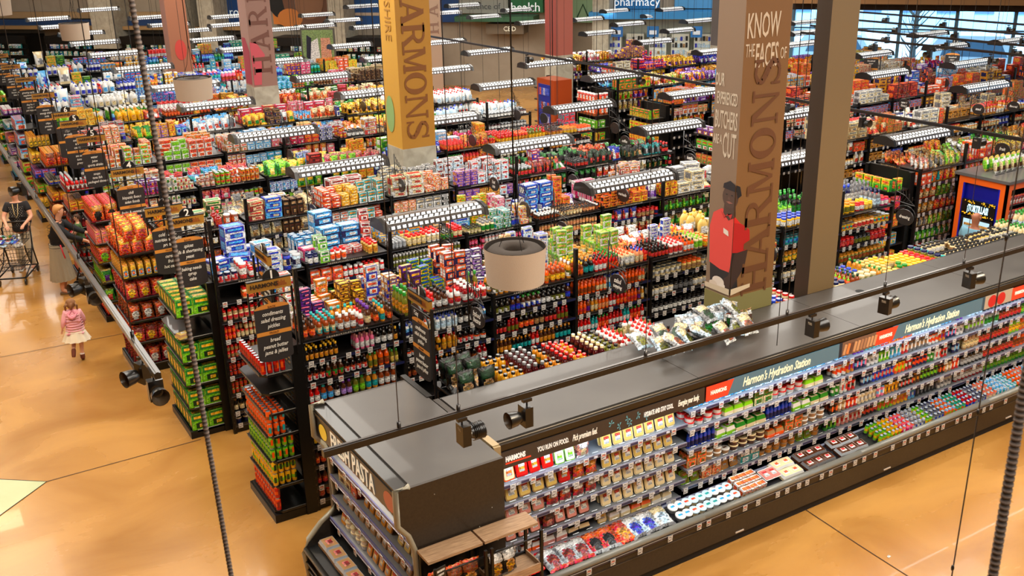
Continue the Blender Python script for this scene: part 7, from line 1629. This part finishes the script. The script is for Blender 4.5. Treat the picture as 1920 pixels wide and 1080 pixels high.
hair_cap('blonde_hair', pb_, J2['head'], (.80,.55,.30), rx=.092, ry=.11)
m = MB(); m.tube([(-.17,-.10,.98),(-.20,-.13,.84),(-.19,-.15,.72)], .012, (.85,.08,.18), 'satin', 6); obj('red_strap', m, pb_)
# running toddler
J3 = stand(ell=(.24,.08,1.16), wrl=(.30,.02,.96), elr=(-.24,-.04,1.14), wrr=(-.22,-.14,1.02), knl=(.10,-.08,.50), anl=(.11,.24,.36), toel=(.12,.33,.24), knr=(-.08,-.04,.48), anr=(-.06,.0,.07), toer=(-.06,-.14,.035), head=(0,-.02,1.57), chin=(0,-.02,1.48), crown=(0,0,1.68), neck=(0,-.01,1.42), face=(0,-1,0))
J3['head'] = (0,-.03,1.60)
pt = body('body', 'small blond child in a pink puffer jacket and cream skirt running away', (1.72, 16.05, 0), R(168), 1.02, J3, (.88,.66,.55))
for o in list(pt.children):
    if o.name.startswith('body'):
        for i in (5, 6, 7): v = o.data.skin_vertices[0].data[i].radius; o.data.skin_vertices[0].data[i].radius = (v[0]*1.4, v[1]*1.35)
torso_shirt('pink_puffer_jacket', pt, J3, (.93,.66,.70), .8, 1.32, .02)
m = MB()
for k in range(7):
    z = .90+k*.07; rr_ = .222-.004*k; m.tube([(rr_*math.cos(a*.45), rr_*.84*math.sin(a*.45), z) for a in range(14)], .018, (.94,.70,.73), 'cloth', 6, closed=True)
obj('puffer_ribs', m, pt)
m = MB(); m.tube([(-.10,.12,1.36),(-.07,.20,1.32),(0,.22,1.27),(.07,.20,1.32),(.10,.12,1.36),(.0,.05,1.44)], .04, (.90,.56,.62), 'cloth', 8, closed=True); obj('jacket_hood', m, pt)
skirt('cream_skirt', pt, .97, .60, .19, .34, (.95,.90,.80), 12, deep=.08)
for sd in 'lr': limb('leg_boot', pt, J3, (Vector(J3['kn'+sd]).lerp(Vector(J3['an'+sd]), .65), 'an'+sd, 'toe'+sd), (.068,.062,.052), (.42,.20,.12))
m = MB(); m.ball(-.06, .0, .19, .062, .055, .03, (.93,.90,.88), 'cloth', 10, 6); obj('white_sock', m, pt)
hair_cap('blond_pigtails', pt, (0,-.03,1.60), (.55,.36,.20), rx=.125, ry=.135, rz=.125, tail=[([(-.09,.08,.02),(-.14,.12,-.02),(-.14,.10,-.14)], .045, .02), ([(.09,.08,.02),(.14,.12,-.02),(.14,.10,-.14)], .045, .02), ([(0,.10,.06),(0,.13,-.04),(.0,.12,-.12)], .06, .03)])
# man at the tortilla kiosk: bald head and blue shirt above the jars
J4 = stand(face=(1,.1,0))
pm = body('body', 'bald man in a pale blue shirt facing the tortilla kiosk door', (15.0, 9.72, 0), R(90), 1.72, stand(), (.62,.38,.27))
torso_shirt('blue_shirt', pm, stand(), (.42,.60,.68), .5, 1.15, .02)
for sd in 'lr': limb('trouser_leg', pm, stand(), ('hip'+sd, 'kn'+sd, 'an'+sd), (.11,.08,.065), (.12,.13,.2)); shoe('shoe', pm, J4['an'+sd], J4['toe'+sd], (.1,.08,.07))
# distant shoppers near the windows
for k, (x, y, rz, cs, lb) in enumerate(((25.6,19.8,1.0,(.85,.10,.45),'distant shopper in a bright pink top near the windows'),(24.6,20.3,2.2,(.12,.20,.26),'distant shopper in dark teal standing by the windows'),(28.0,15.4,.4,(.06,.09,.16),'distant shopper in a dark jacket before the right windows'),(29.0,15.9,2.0,(.20,.35,.30),'distant shopper in green at the right edge of the windows'))):
    g = body('body', lb, (x, y, 0), rz, 1.7, stand(), (.75,.52,.42)); torso_shirt('top', g, stand(), cs, .9, 1.1, .04)
    for sd in 'lr': limb('trouser_leg', g, stand(), ('hip'+sd, 'kn'+sd, 'an'+sd), (.11,.08,.065), (.12,.13,.2), sub=1)
    hair_cap('hair', g, (0,-.01,1.6), (.15,.09,.06))
# ---------------------------------------------------------------- shopping carts
def cart(loc, rz, label):
    """handle at +Y, nose at -Y"""
    g = thing('shopping_cart', label, 'shopping cart', loc, rz); BK = (.045,.04,.04)
    def wires(x0, x1, y0, y1, z0, z1, nx, ny, nz, tap=.04):
        b = MB(); r = .0042
        def P(u, v, t): k = tap*(1-t); return (x0+k+(x1-x0-2*k)*u, y0+k+(y1-y0-2*k)*v, z0+(z1-z0)*t)
        for t in [i/nz for i in range(nz+1)]: b.tube([P(0,0,t),P(1,0,t),P(1,1,t),P(0,1,t)], r*(1.6 if t in (0,1) else 1), BK, 'blackmetal', 4, closed=True)
        for i in range(nx+1):
            u = i/nx; b.tube([P(u,0,1),P(u,0,0),P(u,1,0),P(u,1,1)], r, BK, 'blackmetal', 4)
        for i in range(ny+1): v = i/ny; b.tube([P(0,v,1),P(0,v,0),P(1,v,0),P(1,v,1)], r, BK, 'blackmetal', 4)
        return b
    obj('upper_basket', wires(-.26,.26,-.42,.28,.72,.96,8,10,3), g); obj('lower_basket', wires(-.24,.24,-.50,.20,.30,.52,8,10,3), g)
    b = MB()
    for x in (-.26,.26):
        b.tube([(x,.40,1.02),(x,.28,.94),(x,.20,.55),(x*1.02,.34,.14)], .014, BK, 'blackmetal', 6); b.tube([(x,.20,.60),(x,-.02,.30),(x,-.50,.17)], .013, BK, 'blackmetal', 6); b.tube([(x,.34,.15),(x,-.50,.15)], .015, BK, 'blackmetal', 6)
        b.tube([(x,-.25,.72),(x,-.18,.52),(x,-.05,.30)], .012, BK, 'blackmetal', 6)
    b.tube([(-.26,-.50,.15),(.26,-.50,.15)], .015, BK, 'blackmetal', 6); b.tube([(-.26,.34,.15),(.26,.34,.15)], .013, BK, 'blackmetal', 6); obj('frame', b, g)
    b = MB(); b.tube([(-.27,.41,1.03),(.27,.41,1.03)], .019, (.10,.09,.09), 'satin', 8); obj('handle', b, g)
    for x in (-.24,.24):
        for y in (-.48,.36):
            b = MB(); b.lathe([(.015,-.014),(.06,-.014),(.062,0),(.06,.014),(.015,.014)], 16, (.09,.09,.09), 'satin'); b.xf(Matrix.Rotation(R(90),4,'Y')); o = obj('wheel', b, g, (x,y,.062))
    return g
cart((1.45, 21.05, 0), R(-22), 'black two-tier shopping cart pushed by the woman in the dotted blouse'); cart((2.72, 19.9, 0), R(68), 'black shopping cart beside the end caps, pushed by the blonde woman')
rn = random.Random(8)
c_, s_ = math.cos(R(-22)), math.sin(R(-22))
for k, (code, pal) in enumerate([('cy',('blue','sky','white','blue')),('tr',('ice','white','teal','ice')),('cy',('blue','white','sky','blue')),('cm',('white','crimson','rose','white')),('sb',('crimson','white','white','red')),('cm',('white','rose','red','ice')),('bx',('cream','ice','blue','tan')),('sb',('white','white','white','cream')),('cy',('ice','sky','green','white')),('cy',('straw','olive','green','tan'))]):
    x, y = -.17+.11*(k % 4), -.30+.17*(k//4); put(code, pal, 1.45+x*c_-y*s_, 21.05+x*s_+y*c_, .735+(.05 if K[code]['cat'] == 'bag' else .0), rn.uniform(-1,1), -1.3 if K[code]['cat'] in ('bag','tray') and code != 'cm' else 0, .9, 'in the cart at the left edge')
# child seated in the second cart
JC = stand(pelvis=(0,0,.92), hipl=(.09,-.04,.90), knl=(.12,-.34,.86), anl=(.12,-.42,.58), toel=(.12,-.52,.50), hipr=(-.09,-.04,.90), knr=(-.12,-.34,.86), anr=(-.12,-.42,.58), toer=(-.12,-.52,.50), ell=(.22,-.12,1.10), wrl=(.12,-.28,1.0), elr=(-.22,-.12,1.10), wrr=(-.12,-.28,1.0))
pch = body('body', 'child with brown shoes seated in the blonde woman\'s cart, half hidden by the track', (2.52, 20.0, .38), R(-100), .98, JC, (.86,.64,.52))
torso_shirt('green_shirt', pch, JC, (.32,.44,.26), .5, 1.2, .0)
for sd in 'lr': limb('trouser_leg', pch, JC, ('hip'+sd, 'kn'+sd, 'an'+sd), (.10,.085,.07), (.50,.45,.32)); shoe('shoe', pch, JC['an'+sd], JC['toe'+sd], (.45,.24,.13))
hair_cap('brown_hair', pch, JC['head'], (.30,.18,.10))
flush_items()
